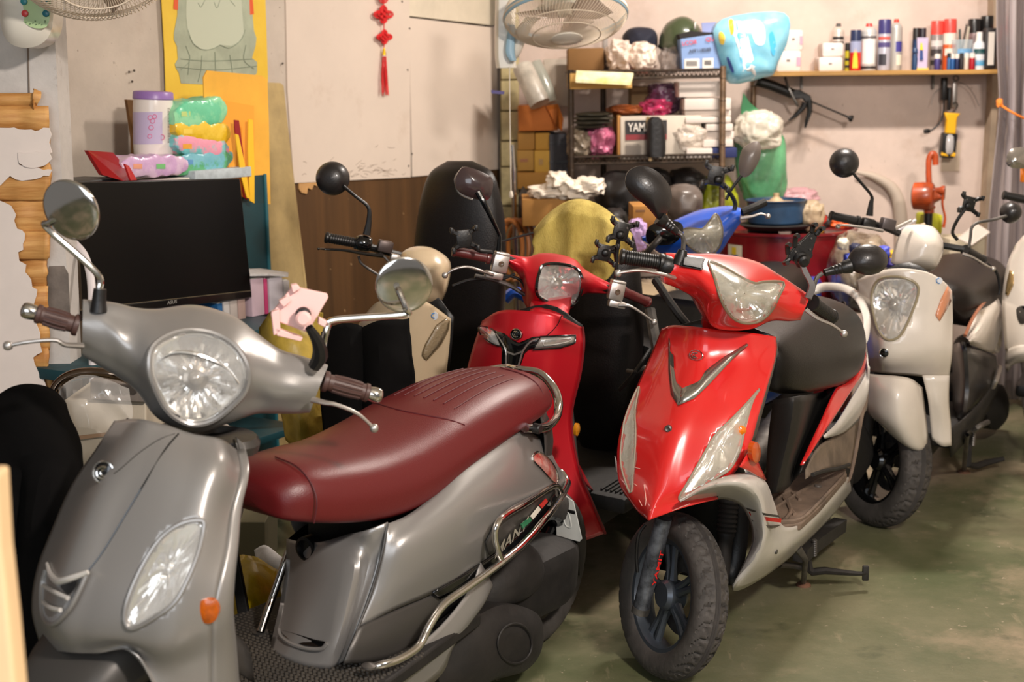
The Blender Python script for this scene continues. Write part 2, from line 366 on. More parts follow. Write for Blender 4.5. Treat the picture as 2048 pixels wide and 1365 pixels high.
def grip(rt, a, b, r, m, ribs=0, end=None, rings=0):
    a, b = Vector(a), Vector(b); L_ = (b-a).length; ax = (b-a)/L_
    pr = [(0, r*.8), (0, r*1.25), (.004, r*1.32), (.009, r*1.28), (.011, r*1.02)]
    if rings:
        for i in range(rings):
            t = .014+(L_-.026)*i/rings; w = (L_-.026)/rings; pr += [(t, r*.96), (t+w*.2, r*1.04), (t+w*.7, r*1.04), (t+w*.9, r*.96)]
    else: pr += [(L_*.4, r*1.05), (L_*.8, r)]
    pr += [(L_-.01, r*1.02), (L_-.008, r*1.15), (L_-.002, r*1.15), (L_, r*.95)]
    mb = MB().lathe(a, ax, pr, n=28)
    if ribs:
        o_ = ax.orthogonal().normalized(); q = ax.cross(o_)
        for i in range(ribs):
            t = 2*math.pi*i/ribs; d = o_*math.cos(t)+q*math.sin(t)
            mb.tube([a+ax*.02+d*r*1.0, a+ax*(L_*.5)+d*r*1.09, a+ax*(L_-.016)+d*r*1.0], r*.13, n=6, sm=3)
    o = part('grip', mb, m, rt)
    if end: part('bar_end', MB().lathe(b, ax, [(-.002, r*.8), (.004, r*.9), (.016, r*.98), (.024, r*.8), (.027, r*.3), (.027, 0)], n=24, sm=2), end, o)
    return o
def lever(rt, P, m=None, r=(.008, .0065, .0055, .005, .0045), ball=.0085):
    mb = MB().tube(P, list(r), n=10, sm=6, flat=.7); mb.blob(P[-1], (ball*2,)*3, amp=0, sub=2)
    return part('brake_lever', mb, m or M_ALU, rt)
def wheel(rt, c, ax, Rr, wd, m_rim, spokes=5, disc=True, seed=0, tread='v', up=Vector((0, 0, 1))):
    """tyre with cut tread, cast rim, hub and disc. ax: axle direction."""
    c = Vector(c); ax = Vector(ax).normalized(); a = (up-ax*up.dot(ax)).normalized(); b = ax.cross(a)
    hw = wd/2; rr = Rr-wd*.78
    prof = [(-hw*.62, rr), (-hw*.82, rr+.008), (-hw*.98, rr+wd*.3), (-hw, rr+wd*.45), (-hw*.93, Rr-wd*.2)]
    nt_ = 22
    for i in range(nt_+1):
        t = -1+2*i/nt_; prof.append((hw*.93*t, Rr-wd*.2*abs(t)**2.3))
    prof += [(hw, rr+wd*.45), (hw*.98, rr+wd*.3), (hw*.82, rr+.008), (hw*.62, rr)]
    N = 216; rings = []
    for k, (x, r) in enumerate(prof):
        ring = []
        for j in range(N):
            t = 2*math.pi*j/N; d = 0; u = x/hw
            if 4 < k < len(prof)-5:
                ph = (j/N*36) % 1
                if abs(abs(u)-.12) < .045: d = .007
                g = (j/N*30+abs(u)*1.6+.25*math.sin(abs(u)*7)) % 1
                if abs(u) > .2 and g < .19: d = .007
                g2 = (j/N*30+.5-abs(u)*.9) % 1
                if .3 < abs(u) < .62 and g2 < .14: d = .006
            elif Rr-r < wd*.33 and (j/N*30+abs(u)*1.6) % 1 < .12: d = .004
            q = r-d; ring.append(c+ax*x+(a*math.cos(t)+b*math.sin(t))*q)
        rings.append(ring)
    w_ = part('wheel', MB().grid(rings, cv=True), M_TREAD, rt, smooth=50, label='tyre with grooved tread')
    pr = [(-hw*.62, rr+.003), (-hw*.7, rr+.004), (-hw*.66, rr-.006), (-hw*.4, rr-.012), (hw*.4, rr-.012), (hw*.66, rr-.006), (hw*.7, rr+.004), (hw*.62, rr+.003)]
    mb = MB().lathe(c, ax, pr, n=64, ref=a, cap=False)
    mb.lathe(c, ax, [(-.03, 0), (-.03, .03), (-.02, .038), (.02, .038), (.03, .03), (.03, 0)], n=28)
    for i in range(spokes):
        t = 2*math.pi*i/spokes+.3
        for dt in (-.13, .13):
            d0 = a*math.cos(t+dt*1.5)+b*math.sin(t+dt*1.5); d1 = a*math.cos(t+dt)+b*math.sin(t+dt)
            mb.tube([c+d0*.03, c+d1*(rr*.55), c+d1*(rr-.008)], [.013, .009, .011], n=8, sm=3)
    part('rim', mb, m_rim, w_)
    if disc:
        mb = MB().lathe(c-ax*.034, ax, [(-.002, rr*.72), (.002, rr*.72), (.002, rr*.42), (-.002, rr*.42), (-.002, rr*.72)], n=48, cap=False)
        part('brake_disc', mb, M_STEEL, w_)
    return w_
def phone_holder(rt, c, xa, ya, s=1.0, m=None, arm=None, label=None, claws=True, nm='phone_holder'):
    """back plate with corner jaws; xa across, ya up, facing xa x ya."""
    m = m or M_BLK; c = Vector(c); xa = Vector(xa).normalized(); ya = (Vector(ya)-xa*Vector(ya).dot(xa)).normalized(); za = xa.cross(ya)
    mb = MB().box(c, (.052*s, .06*s, .012*s), (xa, ya, za), .003)
    mb.box(c+za*-.012*s, (.03*s, .032*s, .016*s), (xa, ya, za), .004)
    o = part(nm, mb, m, rt, label=label)
    if claws:
        for sx in (-1, 1):
            for sy in (-1, 1):
                j = MB().tube([c+xa*sx*.02*s+ya*sy*.02*s, c+xa*sx*.032*s+ya*sy*.026*s, c+xa*sx*.038*s+ya*sy*.030*s+za*.004*s, c+xa*sx*.04*s+ya*sy*.032*s+za*.022*s], [.010*s, .009*s, .009*s, .007*s], n=6, sm=2)
                j.box(c+xa*sx*.042*s+ya*sy*.034*s+za*.018*s, (.010*s, .02*s, .02*s), (xa, ya, za), .002)
                part('jaw', j, m, o)
        for sx in (-1, 1):
            part('screw', MB().lathe(c+xa*sx*.016*s+ya*.015*s+za*.006*s, za, [(0, .004*s), (.002*s, .0035*s), (.002*s, 0)], n=10), M_STEEL, o)
    if arm: part('arm', MB().tube(arm, .007*s, n=10, sm=5), m, o); part('ball_joint', MB().blob(arm[0], (.03*s,)*3, amp=0, sub=3), m, o)
    return o
def badge(rt, c, xa, ya, r, m_in, ring=M_CHROME, w=1.0, letter=True):
    c = Vector(c); xa = Vector(xa).normalized(); ya = (Vector(ya)-xa*Vector(ya).dot(xa)).normalized(); za = xa.cross(ya)
    E_ = lambda k, h=0: [c+xa*math.cos(t)*r*k*w+ya*math.sin(t)*r*k+za*h for t in [2*math.pi*i/28 for i in range(28)]]
    o = part('badge', MB().dome(E_(1), za*.003, rings=3, sm=1, skirt=.004), m_in, rt)
    part('badge_ring', MB().tube(E_(.94, .002), r*.1, n=6, sm=1, closed=True), ring, o)
    if letter:     # swirl mark
        mb = MB().tube([c+xa*r*w*.55*math.cos(t)+ya*r*.5*math.sin(t)+za*.0045 for t in [R(a) for a in range(60, 315, 20)]], r*.11, n=6, sm=2)
        mb.tube([c+xa*r*w*(.05+.27*math.cos(t))+ya*r*.24*math.sin(t)+za*.0045 for t in [R(a) for a in range(80, 300, 25)]], r*.1, n=6, sm=2)
        part('badge_mark', mb, ring, o)
    return o
def front_lamp(rt, P, lift, rim_m, inner=M_REFL, lens=M_GLASS, rimr=.004, deep=.045, bulb=True, nm='headlight', slens=None):
    """outline P; reflector bowl behind, clear bulging cover, rim, bulb."""
    lift = Vector(lift); n = lift.normalized(); Q = cr1(P, 4, True); c = sum(Q, Vector())/len(Q)
    bowl = MB().dome(P, -n*deep, rings=8, sm=4, power=2.2); m_ = len(Q); rr = random.Random(5)
    for i, v in enumerate(bowl.v):
        if m_*2 <= i: bowl.v[i] = v+n*deep*(.07*((i % m_)//2 % 2)+rr.uniform(-.05, .05))
    o = part(nm, bowl, inner, rt, solid=.002, smooth=20)
    if slens:
        sf, px, bulge = slens; Q2 = spx(px, 4); cx = sum(p[0] for p in Q2)/len(Q2); cy = sum(p[1] for p in Q2)/len(Q2)
        G_ = [[sf.at(x+(cx-x)*t, y+(cy-y)*t, .0015+bulge*(1-(1-t)**2.2)) for x, y in Q2] for t in (0, .12, .25, .4, .55, .7, .85, .98)]
        part('lens', MB().grid(G_, cv=True), lens, o, smooth=80)
    else: part('lens', MB().dome([c+(p-c)*.985+n*.001 for p in P], lift, rings=7, sm=4, power=2.2), lens, o, solid=.0015)
    part('rim', MB().tube(P, rimr, n=8, sm=4, closed=True), rim_m, o)
    if bulb:
        r0 = min((p-c).length for p in Q)
        part('bulb', MB().lathe(c-n*deep*.9, n, [(0, r0*.3), (deep*.35, r0*.3), (deep*.4, r0*.2), (deep*.75, r0*.17), (deep*.85, 0)], n=20, sm=2), mat('bulb_shade', (150, 140, 128), .2, metal=.6), o)
    return o
def cowl(rt, fr, cols, m, nm='handlebar_cover', nu=8, nr=6, hole=None):
    """cols: (top px, bottom px, [x bulges front], back x). Loft of closed sections."""
    rings = []
    for (t, b, xs, bx) in cols:
        n = len(xs); ring = []
        for i, x in enumerate(xs):
            k = i/(n-1); k = .5-.5*math.cos(math.pi*k)*.9 if False else k
            ring.append(fr.X(t[0]+(b[0]-t[0])*k, t[1]+(b[1]-t[1])*k, x))
        T, Bm = fr.X(t[0], t[1], xs[0]), fr.X(b[0], b[1], xs[-1])
        mid = (T+Bm)/2
        ring.append(Bm.lerp(mid, .25)+fr.x*(bx-xs[-1])); ring.append(mid+fr.x*(bx-.01-(xs[0]+xs[-1])/2)); ring.append(T.lerp(mid, .25)+fr.x*(bx-xs[0]))
        rings.append(ring)
    mb = MB().loft(rings, n=nu, nr=nr); sf = Surf(mb)
    if hole: cut(mb, spx(hole), near=(fr.X(hole[0][0], hole[0][1], 0)-CAM).dot(FW)+.02)
    part(nm, mb, m, rt, smooth=40); return sf
def seat_loft(rt, fr, st, m, nr=3, n=5, label=None):
    """st: (x, z_top, z_low, half width, edge drop)."""
    rings = []
    for x, zt, zb, w, e in st:
        prof = [(0, zt), (.5, zt-e*.12), (.82, zt-e*.45), (.97, zt-e), (1.0, (zt-e+zb)/2), (.93, zb), (.5, zb-.002)]
        L_ = [(w*a, z) for a, z in prof]; ring = [fr.w(x, a, z) for a, z in L_]+[fr.w(x, -a, z) for a, z in L_[:0:-1]]
        rings.append(ring)
    global SEAT_SF
    mb = MB().loft(rings, n=n, nr=nr); SEAT_SF = Surf(mb)
    return part('seat', mb, m, rt, smooth=50, label=label)
def axes_of(fr): return (fr.x, fr.y, fr.z)
def chassis(rt, fr, steer, wx=.215, rx=-1.27, m_rim=M_BLKG, fw=.1, floor_m=None, front=True, rear=True, tyre_w=.1, engine=True, stand=True, floor=(-.18, -.62, .30, .17), fender=None):
    """steered fork and wheel, rear wheel, engine, floor board, side stand."""
    if front:
        sf = Frame(fr.w(0, 0, 0), math.degrees(math.atan2(-fr.x.x, -fr.x.y))-steer, 3)
        c = fr.w(0, 0, wx)
        wheel(rt, c, sf.y, wx, tyre_w, m_rim)
        for s in (-1, 1):
            f = part('fork_leg', MB().tube([c+sf.y*s*.085, c+sf.y*s*.085-sf.x*.03+sf.z*.12, c+sf.y*s*.075-sf.x*.12+sf.z*.36], [.021, .023, .02], n=14, sm=3), M_STEEL, rt)
    if rear:
        wheel(rt, fr.w(rx, 0, wx), fr.y, wx, tyre_w, m_rim, disc=False)
    if engine:
        mb = MB().loft([[fr.w(x, .03+a*w, z0+b*h) for a, b in ((1, -.8), (1.1, 0), (1, .8), (0, 1), (-.6, .8), (-.7, 0), (-.6, -.8), (0, -1))] for x, w, z0, h in ((-.72, .05, .26, .05), (-.8, .08, .25, .08), (-1.0, .09, .235, .085), (-1.25, .09, .225, .09), (-1.36, .05, .22, .06))], n=4, nr=3)
        part('engine_case', mb, M_DIRT, rt)
        part('exhaust', MB().tube([fr.w(-.75, -.1, .16), fr.w(-.95, -.16, .16), fr.w(-1.1, -.17, .22), fr.w(-1.5, -.18, .30)], [.014, .018, .05, .055], n=14), M_STEEL, rt)
    if floor:
        x0, x1, z, w = floor
        part('floorboard', MB().box(fr.w((x0+x1)/2, 0, z-.025), (x0-x1, 2*w, .05), axes_of(fr), .015), floor_m or M_BLK, rt)
        part('under_frame', MB().box(fr.w(-.45, 0, z-.09), (.7, .16, .1), axes_of(fr), .02), M_DIRT, rt)

from mathutils.bvhtree import BVHTree
def inpoly(x, y, P):
    c = False; n = len(P)
    for i in range(n):
        x1, y1 = P[i]; x2, y2 = P[i-1]
        if (y1 > y) != (y2 > y) and x < (x2-x1)*(y-y1)/(y2-y1)+x1: c = not c
    return c
def to_px(p):
    d = p-CAM; z = d.dot(FW); return (W_PX/2+F_PX*d.dot(RT)/z, H_PX/2-F_PX*d.dot(UP)/z)
class Surf:
    """finds points on built panels, so trims and badges sit exactly on them."""
    def __init__(s, *mbs):
        v = []; f = []
        for m in mbs: o = len(v); v += m.v; f += [tuple(i+o for i in q) for q in m.f]
        s.t = BVHTree.FromPolygons(v, f); s.last = None
    def at(s, px, py, lift=0.0):
        d = ray(px, py).normalized(); h = s.t.ray_cast(CAM, d)
        if h[0] is None:
            r = ray(px, py); h2 = s.t.find_nearest(CAM+r*(s.last or 3.3))
            t = (h2[0]-CAM).dot(FW); return CAM+r*t-d*lift
        s.last = (h[0]-CAM).dot(FW); return h[0]-d*lift
    def pts(s, L_, lift=0.0): return [s.at(a, b, lift) for a, b in L_]
def cut(mb, P, near=None, shrink=.96):
    """open a hole in the near side of a panel where a lamp sits."""
    cx = sum(p[0] for p in P)/len(P); cy = sum(p[1] for p in P)/len(P)
    Q = [(cx+(a-cx)*shrink, cy+(b-cy)*shrink) for a, b in P]; n0 = near
    F2 = []
    for f in mb.f:
        c = sum((mb.v[i] for i in f), Vector())/len(f)
        if inpoly(*to_px(c), Q) and (n0 is None or (c-CAM).dot(FW) < n0): continue
        F2.append(f)
    mb.f = F2
def spx(L_, n=4):          # smooth closed pixel outline
    return [(p.x, p.y) for p in cr1([Vector((a, b, 0)) for a, b in L_], n, True)]

def resample(L_, n):
    P = [Vector((a, b, 0)) for a, b in L_]; d = [0]
    for i in range(1, len(P)): d.append(d[-1]+(P[i]-P[i-1]).length)
    out = []
    for k in range(n+1):
        t = d[-1]*k/n; j = 0
        while j < len(d)-2 and d[j+1] < t: j += 1
        u = (t-d[j])/max(1e-6, d[j+1]-d[j]); q = P[j].lerp(P[j+1], u); out.append((q.x, q.y))
    return out
def decal(sf, A, B_, n=16, k=2, lift=.0015, bulge=0):
    """thin strip between two pixel lines, lying on a surface."""
    A, B_ = resample(A, n), resample(B_, n); G_ = []
    for (ax, ay), (bx, by) in zip(A, B_):
        G_.append([sf.at(ax+(bx-ax)*j/k, ay+(by-ay)*j/k, lift+bulge*math.sin(math.pi*j/k)) for j in range(k+1)])
    return MB().grid(G_)

def drop(sf, fr, x, y, lift=0.0):
    h = sf.t.ray_cast(fr.w(x, y, 1.3), -fr.z); return (h[0] or fr.w(x, y, .77))+fr.z*lift
# ================================================================== grey scooter
M_GREY = mat('matt_grey_paint', (152, 149, 146), .34, metal=.5, bump=.03, bscale=300, coat=.12)
M_GREYD = mat('dark_matt_grey', (74, 71, 68), .42, metal=.4, bump=.04, bscale=300)
M_MAROON = mat('maroon_seat_vinyl', (94, 23, 25), .38, bump=.14, bscale=420, spec=.5)
M_BRG = mat('brown_grip_rubber', (74, 50, 44), .5)
G = Frame((-.68, 2.5, 0), 34, 4)
g = root('scooter', 'matt grey scooter with long maroon seat and chrome guard rails, foremost of all', 'scooter', G.o, 'parked motor scooters')
SG = Frame((-.565, 2.59, 0), -13, 14)
hl = [(395, 661), (440, 672), (475, 697), (497, 738), (492, 780), (462, 815), (425, 842), (385, 850), (350, 836), (326, 812), (310, 780), (298, 738), (305, 695), (345, 668)]
GC = cowl(g, SG, [
 ((166, 600), (164, 712), [-.02, 0, .01, .01, 0, -.02], -.06),
 ((200, 603), (204, 736), [-.02, .01, .02, .02, .01, -.02], -.08),
 ((232, 608), (236, 755), [-.02, .01, .03, .03, .015, -.02], -.09),
 ((270, 617), (272, 782), [-.03, .01, .035, .045, .03, -.01], -.10),
 ((315, 619), (316, 838), [-.05, .03, .075, .085, .06, 0], -.11),
 ((390, 611), (388, 866), [-.07, .04, .095, .105, .075, 0], -.12),
 ((465, 632), (455, 848), [-.06, .035, .085, .09, .06, -.0], -.11),
 ((515, 668), (510, 829), [-.04, .02, .05, .055, .03, -.01], -.10),
 ((560, 700), (550, 828), [-.03, .01, .03, .035, .02, -.02], -.09),
 ((610, 716), (590, 828), [-.02, .005, .02, .025, .01, -.02], -.08),
 ((656, 731), (619, 826), [-.02, 0, .01, .01, 0, -.02], -.06)], M_GREY, hole=hl)
part('steering_neck', MB().loft([[P+G.x*a*.055+G.y*b*.066 for a, b in ((1, 0), (.7, .7), (0, 1), (-.7, .7), (-1, 0), (-.7, -.7), (0, -1), (.7, -.7))] for P in (G.Y(366, 925, -.0)-G.x*.11, G.Y(362, 895, 0)-G.x*.11, SG.X(362, 862, -.10))], n=2, nr=2), M_GREYD, g)
front_lamp(g, GC.pts(hl, .002), SG.x*.03+SG.z*.006, M_GREY, rimr=.006, deep=.05)
part('lamp_divider', MB().tube(PL(SG, [(314, 725, .075), (350, 706, .078), (400, 712, .08), (450, 735, .078), (478, 768, .074)]), [.002, .004, .005, .004, .002], n=8), M_REFL, g)
# shield
SH = [
 [(228, 842), (275, 838), (330, 850), (385, 868), (440, 878), (474, 900)],
 [(190, 900), (225, 915), (300, 922), (375, 930), (440, 928), (482, 948)],
 [(143, 970), (185, 990), (255, 1005), (345, 1015), (415, 1008), (463, 1025)],
 [(105, 1055), (150, 1075), (220, 1095), (310, 1105), (390, 1095), (453, 1098)],
 [(73, 1140), (118, 1165), (190, 1185), (275, 1195), (360, 1185), (438, 1170)],
 [(63, 1220), (104, 1248), (170, 1265), (250, 1275), (340, 1285), (426, 1245)],
 [(80, 1290), (120, 1300), (180, 1303), (250, 1292), (330, 1345), (424, 1320)],
 [(84, 1292), (126, 1302), (190, 1308), (275, 1308), (345, 1430), (424, 1420)]]
off = [-.085, 0, -.006, -.03, -.065, -.125]
rows = []
for r_ in SH:
    xc = min(xcen(G, *r_[1]), .245); rows.append([G.X(r_[j][0], r_[j][1], xc+off[j]) for j in range(6)])
_sh = MB().patch(rows, 8, 8); GSF = Surf(_sh)
LAMP = [(404, 1042), (407, 1062), (400, 1095), (389, 1129), (370, 1172), (348, 1207), (311, 1235), (266, 1258), (250, 1240), (256, 1198), (284, 1134), (320, 1079), (362, 1048)]
cut(_sh, spx(LAMP))
part('front_shield', _sh, M_GREY, g, solid=.004, smooth=45)
GEDGE = [r_[0] for r_ in rows]; GMID = [r_[2] for r_ in rows]
# rounded flank running back from the shield's edge
rows = []
for r_, d in zip(SH, (.03, .03, .035, .04, .05, .06, .07, .08)):
    xc = min(xcen(G, *r_[1]), .245)-.125; P = G.X(r_[5][0], r_[5][1], xc)
    rows.append([P, P-G.x*d*.5+G.y*.004, P-G.x*d-G.y*.012, P-G.x*(d+.02)-G.y*.05])
part('shield_flank', MB().patch(rows, 4, 3), M_GREY, g, solid=.004, smooth=50)
part('inner_shield', MB().patch([[a-G.x*.03+G.y*.004, a-G.x*.07+G.y*.03-G.z*.03, c-G.x*.12-G.z*.07, b-G.x*.02-G.y*.03-G.z*.03, b+G.x*.01] for a, c, b in zip(GEDGE, GMID, [q[-1] for q in rows])], 3, 3), M_BLK, g, solid=.004)
def gs(L_, o=0, lift=.004): return GSF.pts(L_, lift-.0035)
part('shield_seam', MB().tube(gs([(357, 868), (330, 900), (290, 965), (245, 1040), (205, 1105), (176, 1143)], lift=.0045), .0016, n=6), M_BLKG, g)
part('shield_seam', MB().tube(gs([(350, 868), (318, 880), (280, 905), (245, 935), (228, 948)], lift=.004), .0010, n=6), M_GREYD, g)
front_lamp(g, gs(LAMP, lift=.005), G.x*.014+G.y*.012, M_GREY, rimr=.0045, deep=.02, bulb=False, nm='position_lamp')
GRO = [(94, 1132), (101, 1154), (116, 1166), (140, 1160), (172, 1148), (158, 1182), (137, 1220), (106, 1248), (86, 1230), (84, 1176)]
grl = part('grille', MB().dome(gs(GRO, lift=.012), G.x*.004+G.y*.002, rings=4, sm=3, skirt=.02), mat('grille_silver', (186, 188, 190), .3, metal=.5), g)
M_STR_ = mat('satin_trim', (224, 220, 214), .28, metal=.4)
part('grille_rim', MB().tube(gs([(174, 1147), (158, 1183), (137, 1221), (106, 1250), (86, 1232), (83, 1176), (92, 1140)], lift=.014), .0045, n=8), M_GREY, g)
part('grille_bar', MB().tube(gs([(94, 1128), (101, 1150), (116, 1163), (140, 1158), (176, 1145)], lift=.021), [.003, .005, .006, .006, .004], n=8), M_STR_, g)
part('grille_bar', MB().tube(gs([(88, 1172), (110, 1185), (136, 1197)], lift=.020), .004, n=8), M_STR_, g)
part('grille_bar', MB().tube(gs([(87, 1205), (101, 1216), (121, 1221)], lift=.020), .004, n=8), M_STR_, g)
part('grille_opening', MB().dome(gs([(120, 1172), (136, 1168), (155, 1163), (148, 1180), (138, 1190), (128, 1184)], lift=.0215), G.x*.0008, rings=2, sm=2), M_BLKG, g)
badge(g, gs([(208, 946)], lift=.008)[0], (G.y-G.x*.45), G.z*.9-G.x*.25, .020, M_BLKG)
rc_ = GSF.at(414, 1224, .004); rn_ = (G.y*.5+G.x*.85).normalized(); ru_ = G.z; rs_ = ru_.cross(rn_).normalized()
part('side_reflector', MB().dome([rc_+rs_*.019*math.cos(t)+ru_*.0215*math.sin(t) for t in [R(45*i) for i in range(8)]], rn_*.004, rings=4, sm=3, skirt=.014), mat('amber_deep', (206, 96, 8), .22, coat=.5, var=.25, vscale=70), g)
# front fender and wheel
fen = []
for xx, z, w in ((.30, .36, .05), (.24, .49, .10), (.12, .56, .12), (-.02, .53, .12), (-.14, .44, .1)):
    fen.append([G.w(xx, -w, z-.09), G.w(xx, -w*.8, z-.02), G.w(xx, 0, z), G.w(xx, w*.8, z-.02), G.w(xx, w, z-.09)])
part('front_fender', MB().patch(fen, 4, 4), M_GREYD, g, solid=.004)
chassis(g, G, 40, floor=None, m_rim=M_BLKG)
# controls
BR = M_BRG
grip(g, SG.X(158, 652, -.02), SG.X(72, 627, -.02), .0155, BR, ribs=12, end=M_CHROME)
grip(g, SG.X(646, 762, -.02), SG.X(738, 787, -.02), .0155, BR, ribs=12, end=M_CHROME)
lever(g, PL(SG, [(165, 692, .03), (130, 690, .045), (110, 681, .05), (60, 684, .05), (16, 692, .045)]), M_ALU)
lever(g, PL(SG, [(625, 800, .03), (650, 806, .045), (672, 810, .05), (715, 828, .05), (748, 857, .045)]), M_ALU)
def mirror_arm(P, r=.0065, boot=None, m=M_CHROME):
    s = rod(g, P, r, m, nm='mirror_stalk')
    if boot: part('boot', MB().tube(boot, [.016, .013, .0115], n=14, sm=3), M_BLK, s)
M1 = [SG.X(199, 622, 0), SG.X(199, 580, 0), SG.X(192, 545, 0), SG.X(96, 458, .0), SG.X(100, 446, .01), SG.X(132, 430, .02), SG.X(142, 420, .03)]
mirror_arm(M1, boot=[SG.X(197, 624, 0), SG.X(198, 603, 0), SG.X(200, 578, 0)])
mirror_round(g, SG.X(143, 420, .03), Vector((-.30, -.93, -.22)), .056, M_CHROME, deep=.012, label='right round chrome mirror showing its convex back')
M2 = [SG.X(646, 690, 0), SG.X(655, 655, 0), SG.X(672, 640, 0), SG.X(805, 630, .02), SG.X(812, 618, .03), SG.X(800, 588, .02), SG.X(796, 578, .01)]
mirror_arm(M2)
mc = SG.X(808, 570, -.01)
mirror_round(g, mc, (mc-CAM).normalized()*-1+Vector((.15, 0, -.28)), .055, M_CHROME, deep=.008, label='left round chrome mirror')
# pink phone holder
pk = mat('pink_plastic', (238, 190, 184), .45)
pc = SG.X(600, 625, .02)
xa = (SG.X(650, 640, .03)-SG.X(560, 605, .0)).normalized(); ya = (SG.X(618, 590, .02)-SG.X(580, 665, .02)).normalized(); za = xa.cross(ya)
ph = part('phone_holder', MB().prism(PL(SG, [(583, 575, .02), (590, 574, .02), (655, 588, .03), (657, 596, .03), (622, 655, .03), (612, 665, .03), (545, 640, .02), (541, 630, .02)]), -SG.x*.012), pk, g, bev=.002, label='pink plastic phone holder')
for q in ([(556, 600), (572, 590), (580, 600), (566, 612)], [(541, 622), (556, 616), (560, 660), (546, 668)], [(548, 652), (604, 672), (600, 680), (552, 668)], [(636, 632), (652, 640), (648, 652), (634, 645)], [(580, 568), (592, 566), (600, 574), (584, 584)]):
    part('jaw', MB().prism(PL(SG, [(a, b, .012) for a, b in q]), SG.x*.022), pk, ph, bev=.0015)
part('ball_joint', MB().lathe(SG.X(608, 628, .03), SG.x-SG.y*.2, [(0, .012), (.012, .0125), (.012, .0145), (.02, .0145), (.026, .012), (.03, 0)], n=24), M_BLK, ph)
part('nut', MB().lathe(SG.X(608, 637, .052), SG.x-SG.y*.2, [(0, .014), (.012, .015), (.016, .010), (.016, 0)], n=10), pk, ph)
part('arm', MB().tube([SG.X(618, 655, .05), SG.X(636, 685, .04), SG.X(640, 712, .03), SG.X(628, 735, .02)], [.008, .012, .015, .012], n=8, sm=4), M_BLK, ph)
# seat
seat = seat_loft(g, G, [(-.225, .69, .66, .03, .01), (-.238, .712, .645, .08, .03), (-.285, .735, .632, .112, .045), (-.37, .735, .612, .135, .06), (-.5, .728, .592, .15, .065), (-.62, .738, .600, .16, .07), (-.76, .762, .640, .16, .07), (-.92, .782, .672, .155, .07), (-1.06, .782, .686, .14, .065), (-1.15, .765, .695, .11, .05), (-1.185, .738, .70, .05, .02)], M_MAROON)
def sseam(L_, r=.0016, nm='stitch_seam'):
    part(nm, MB().tube([G.w(*q) for q in L_], r, n=6, sm=4), mat('seat_seam', (78, 18, 24), .6), seat)
sseam([(-.30, 0, .739), (-.295, .06, .734), (-.29, .1, .712), (-.285, .122, .68), (-.28, .12, .635)])
part('stitch_seam', MB().tube([drop(SEAT_SF, G, -.70-.05*(abs(y)/.12)**2, y, .0004) for y in (-.13, -.1, -.06, 0, .06, .1, .13)], .0016, n=6, sm=3), mat('seat_seam', (64, 12, 18), .6), seat)
sseam([(-.74, .12, .745), (-.9, .135, .756), (-1.08, .12, .745)]) if False else None
for y in (-.085, -.055, -.027, 0, .027, .055, .085):
    part('groove', MB().tube([drop(SEAT_SF, G, -.78-k*.05, y*(1-.03*k), .0002) for k in range(6)], .0018, n=6, sm=2), mat('seat_seam', (64, 12, 18), .6), seat)
sseam([(-1.08, 0, .783), (-1.09, .07, .772), (-1.09, .115, .745), (-1.09, .125, .70)])
# body
M_T = M_GREY
tun = [
 [(576, 1078, -.47), (612, 1086, -.445), (652, 1084, -.435), (700, 1070, -.45), (735, 1060, .125, 'Y'), (775, 1044, .15, 'Y')],
 [(575, 1130, -.455), (612, 1142, -.42), (658, 1142, -.405), (710, 1125, -.415), (737, 1118, .12, 'Y'), (765, 1108, .145, 'Y')],
 [(566, 1195, -.42), (602, 1207, -.385), (648, 1212, -.375), (696, 1200, -.385), (720, 1194, .12, 'Y'), (741, 1186, .145, 'Y')],
 [(552, 1258, -.375), (592, 1272, -.345), (638, 1282, -.345), (676, 1278, -.352), (697, 1268, .12, 'Y'), (715, 1258, .145, 'Y')],
 [(541, 1306, -.335), (575, 1322, -.319), (615, 1334, -.322), (654, 1338, -.338), (674, 1332, .115, 'Y'), (688, 1323, .13, 'Y')]]
_tn = MB().patch([PL(G, r_) for r_ in tun], 5, 4); TSF = Surf(_tn)
part('tunnel_cover', _tn, M_GREY, g, solid=.004)
part('tunnel_flank', MB().patch([[G.X(q[0][0], q[0][1], q[0][2]), G.X(q[0][0], q[0][1], q[0][2])-G.x*.1-G.y*.03, G.X(q[0][0], q[0][1], q[0][2])-G.x*.16-G.y*.01] for q in tun], 4, 3), M_BLK, g)
part('slot', MB().dome(TSF.pts([(562, 1262), (590, 1268), (630, 1280), (652, 1285), (648, 1294), (610, 1292), (575, 1278)], .009), G.x*.001, rings=3, sm=3), M_BLKG, g)
part('slot_lip', MB().tube(TSF.pts([(558, 1260), (562, 1274), (580, 1288), (610, 1298), (642, 1299), (654, 1288)], .007), .0045, n=8), M_GREY, g)
part('seat_lock', MB().lathe(TSF.at(612, 1098, .014), G.x, [(-.02, .026), (.004, .026), (.006, .02), (-.004, .018), (-.004, 0)], n=24), M_BLK, g)
cw = [
 [(772, 1050, .15), (818, 1029, .155), (872, 987, .155), (945, 918, .15), (1030, 866, .14), (1085, 880, .10), (1116, 932, .06)],
 [(764, 1105, .155), (808, 1085, .185), (872, 1045, .20), (950, 990, .20), (1035, 930, .185), (1090, 930, .14), (1128, 948, .08)],
 [(745, 1180, .15), (800, 1158, .185), (872, 1120, .205), (950, 1075, .205), (1040, 1015, .19), (1096, 975, .15), (1134, 962, .08)],
 [(716, 1257, .15), (785, 1222, .17), (866, 1188, .18), (940, 1148, .18), (1022, 1085, .17), (1090, 1018, .13), (1137, 972, .07)]]
_cw = MB().patch([PL(G, r_, 'Y') for r_ in cw], 6, 5); CSF = Surf(_cw)
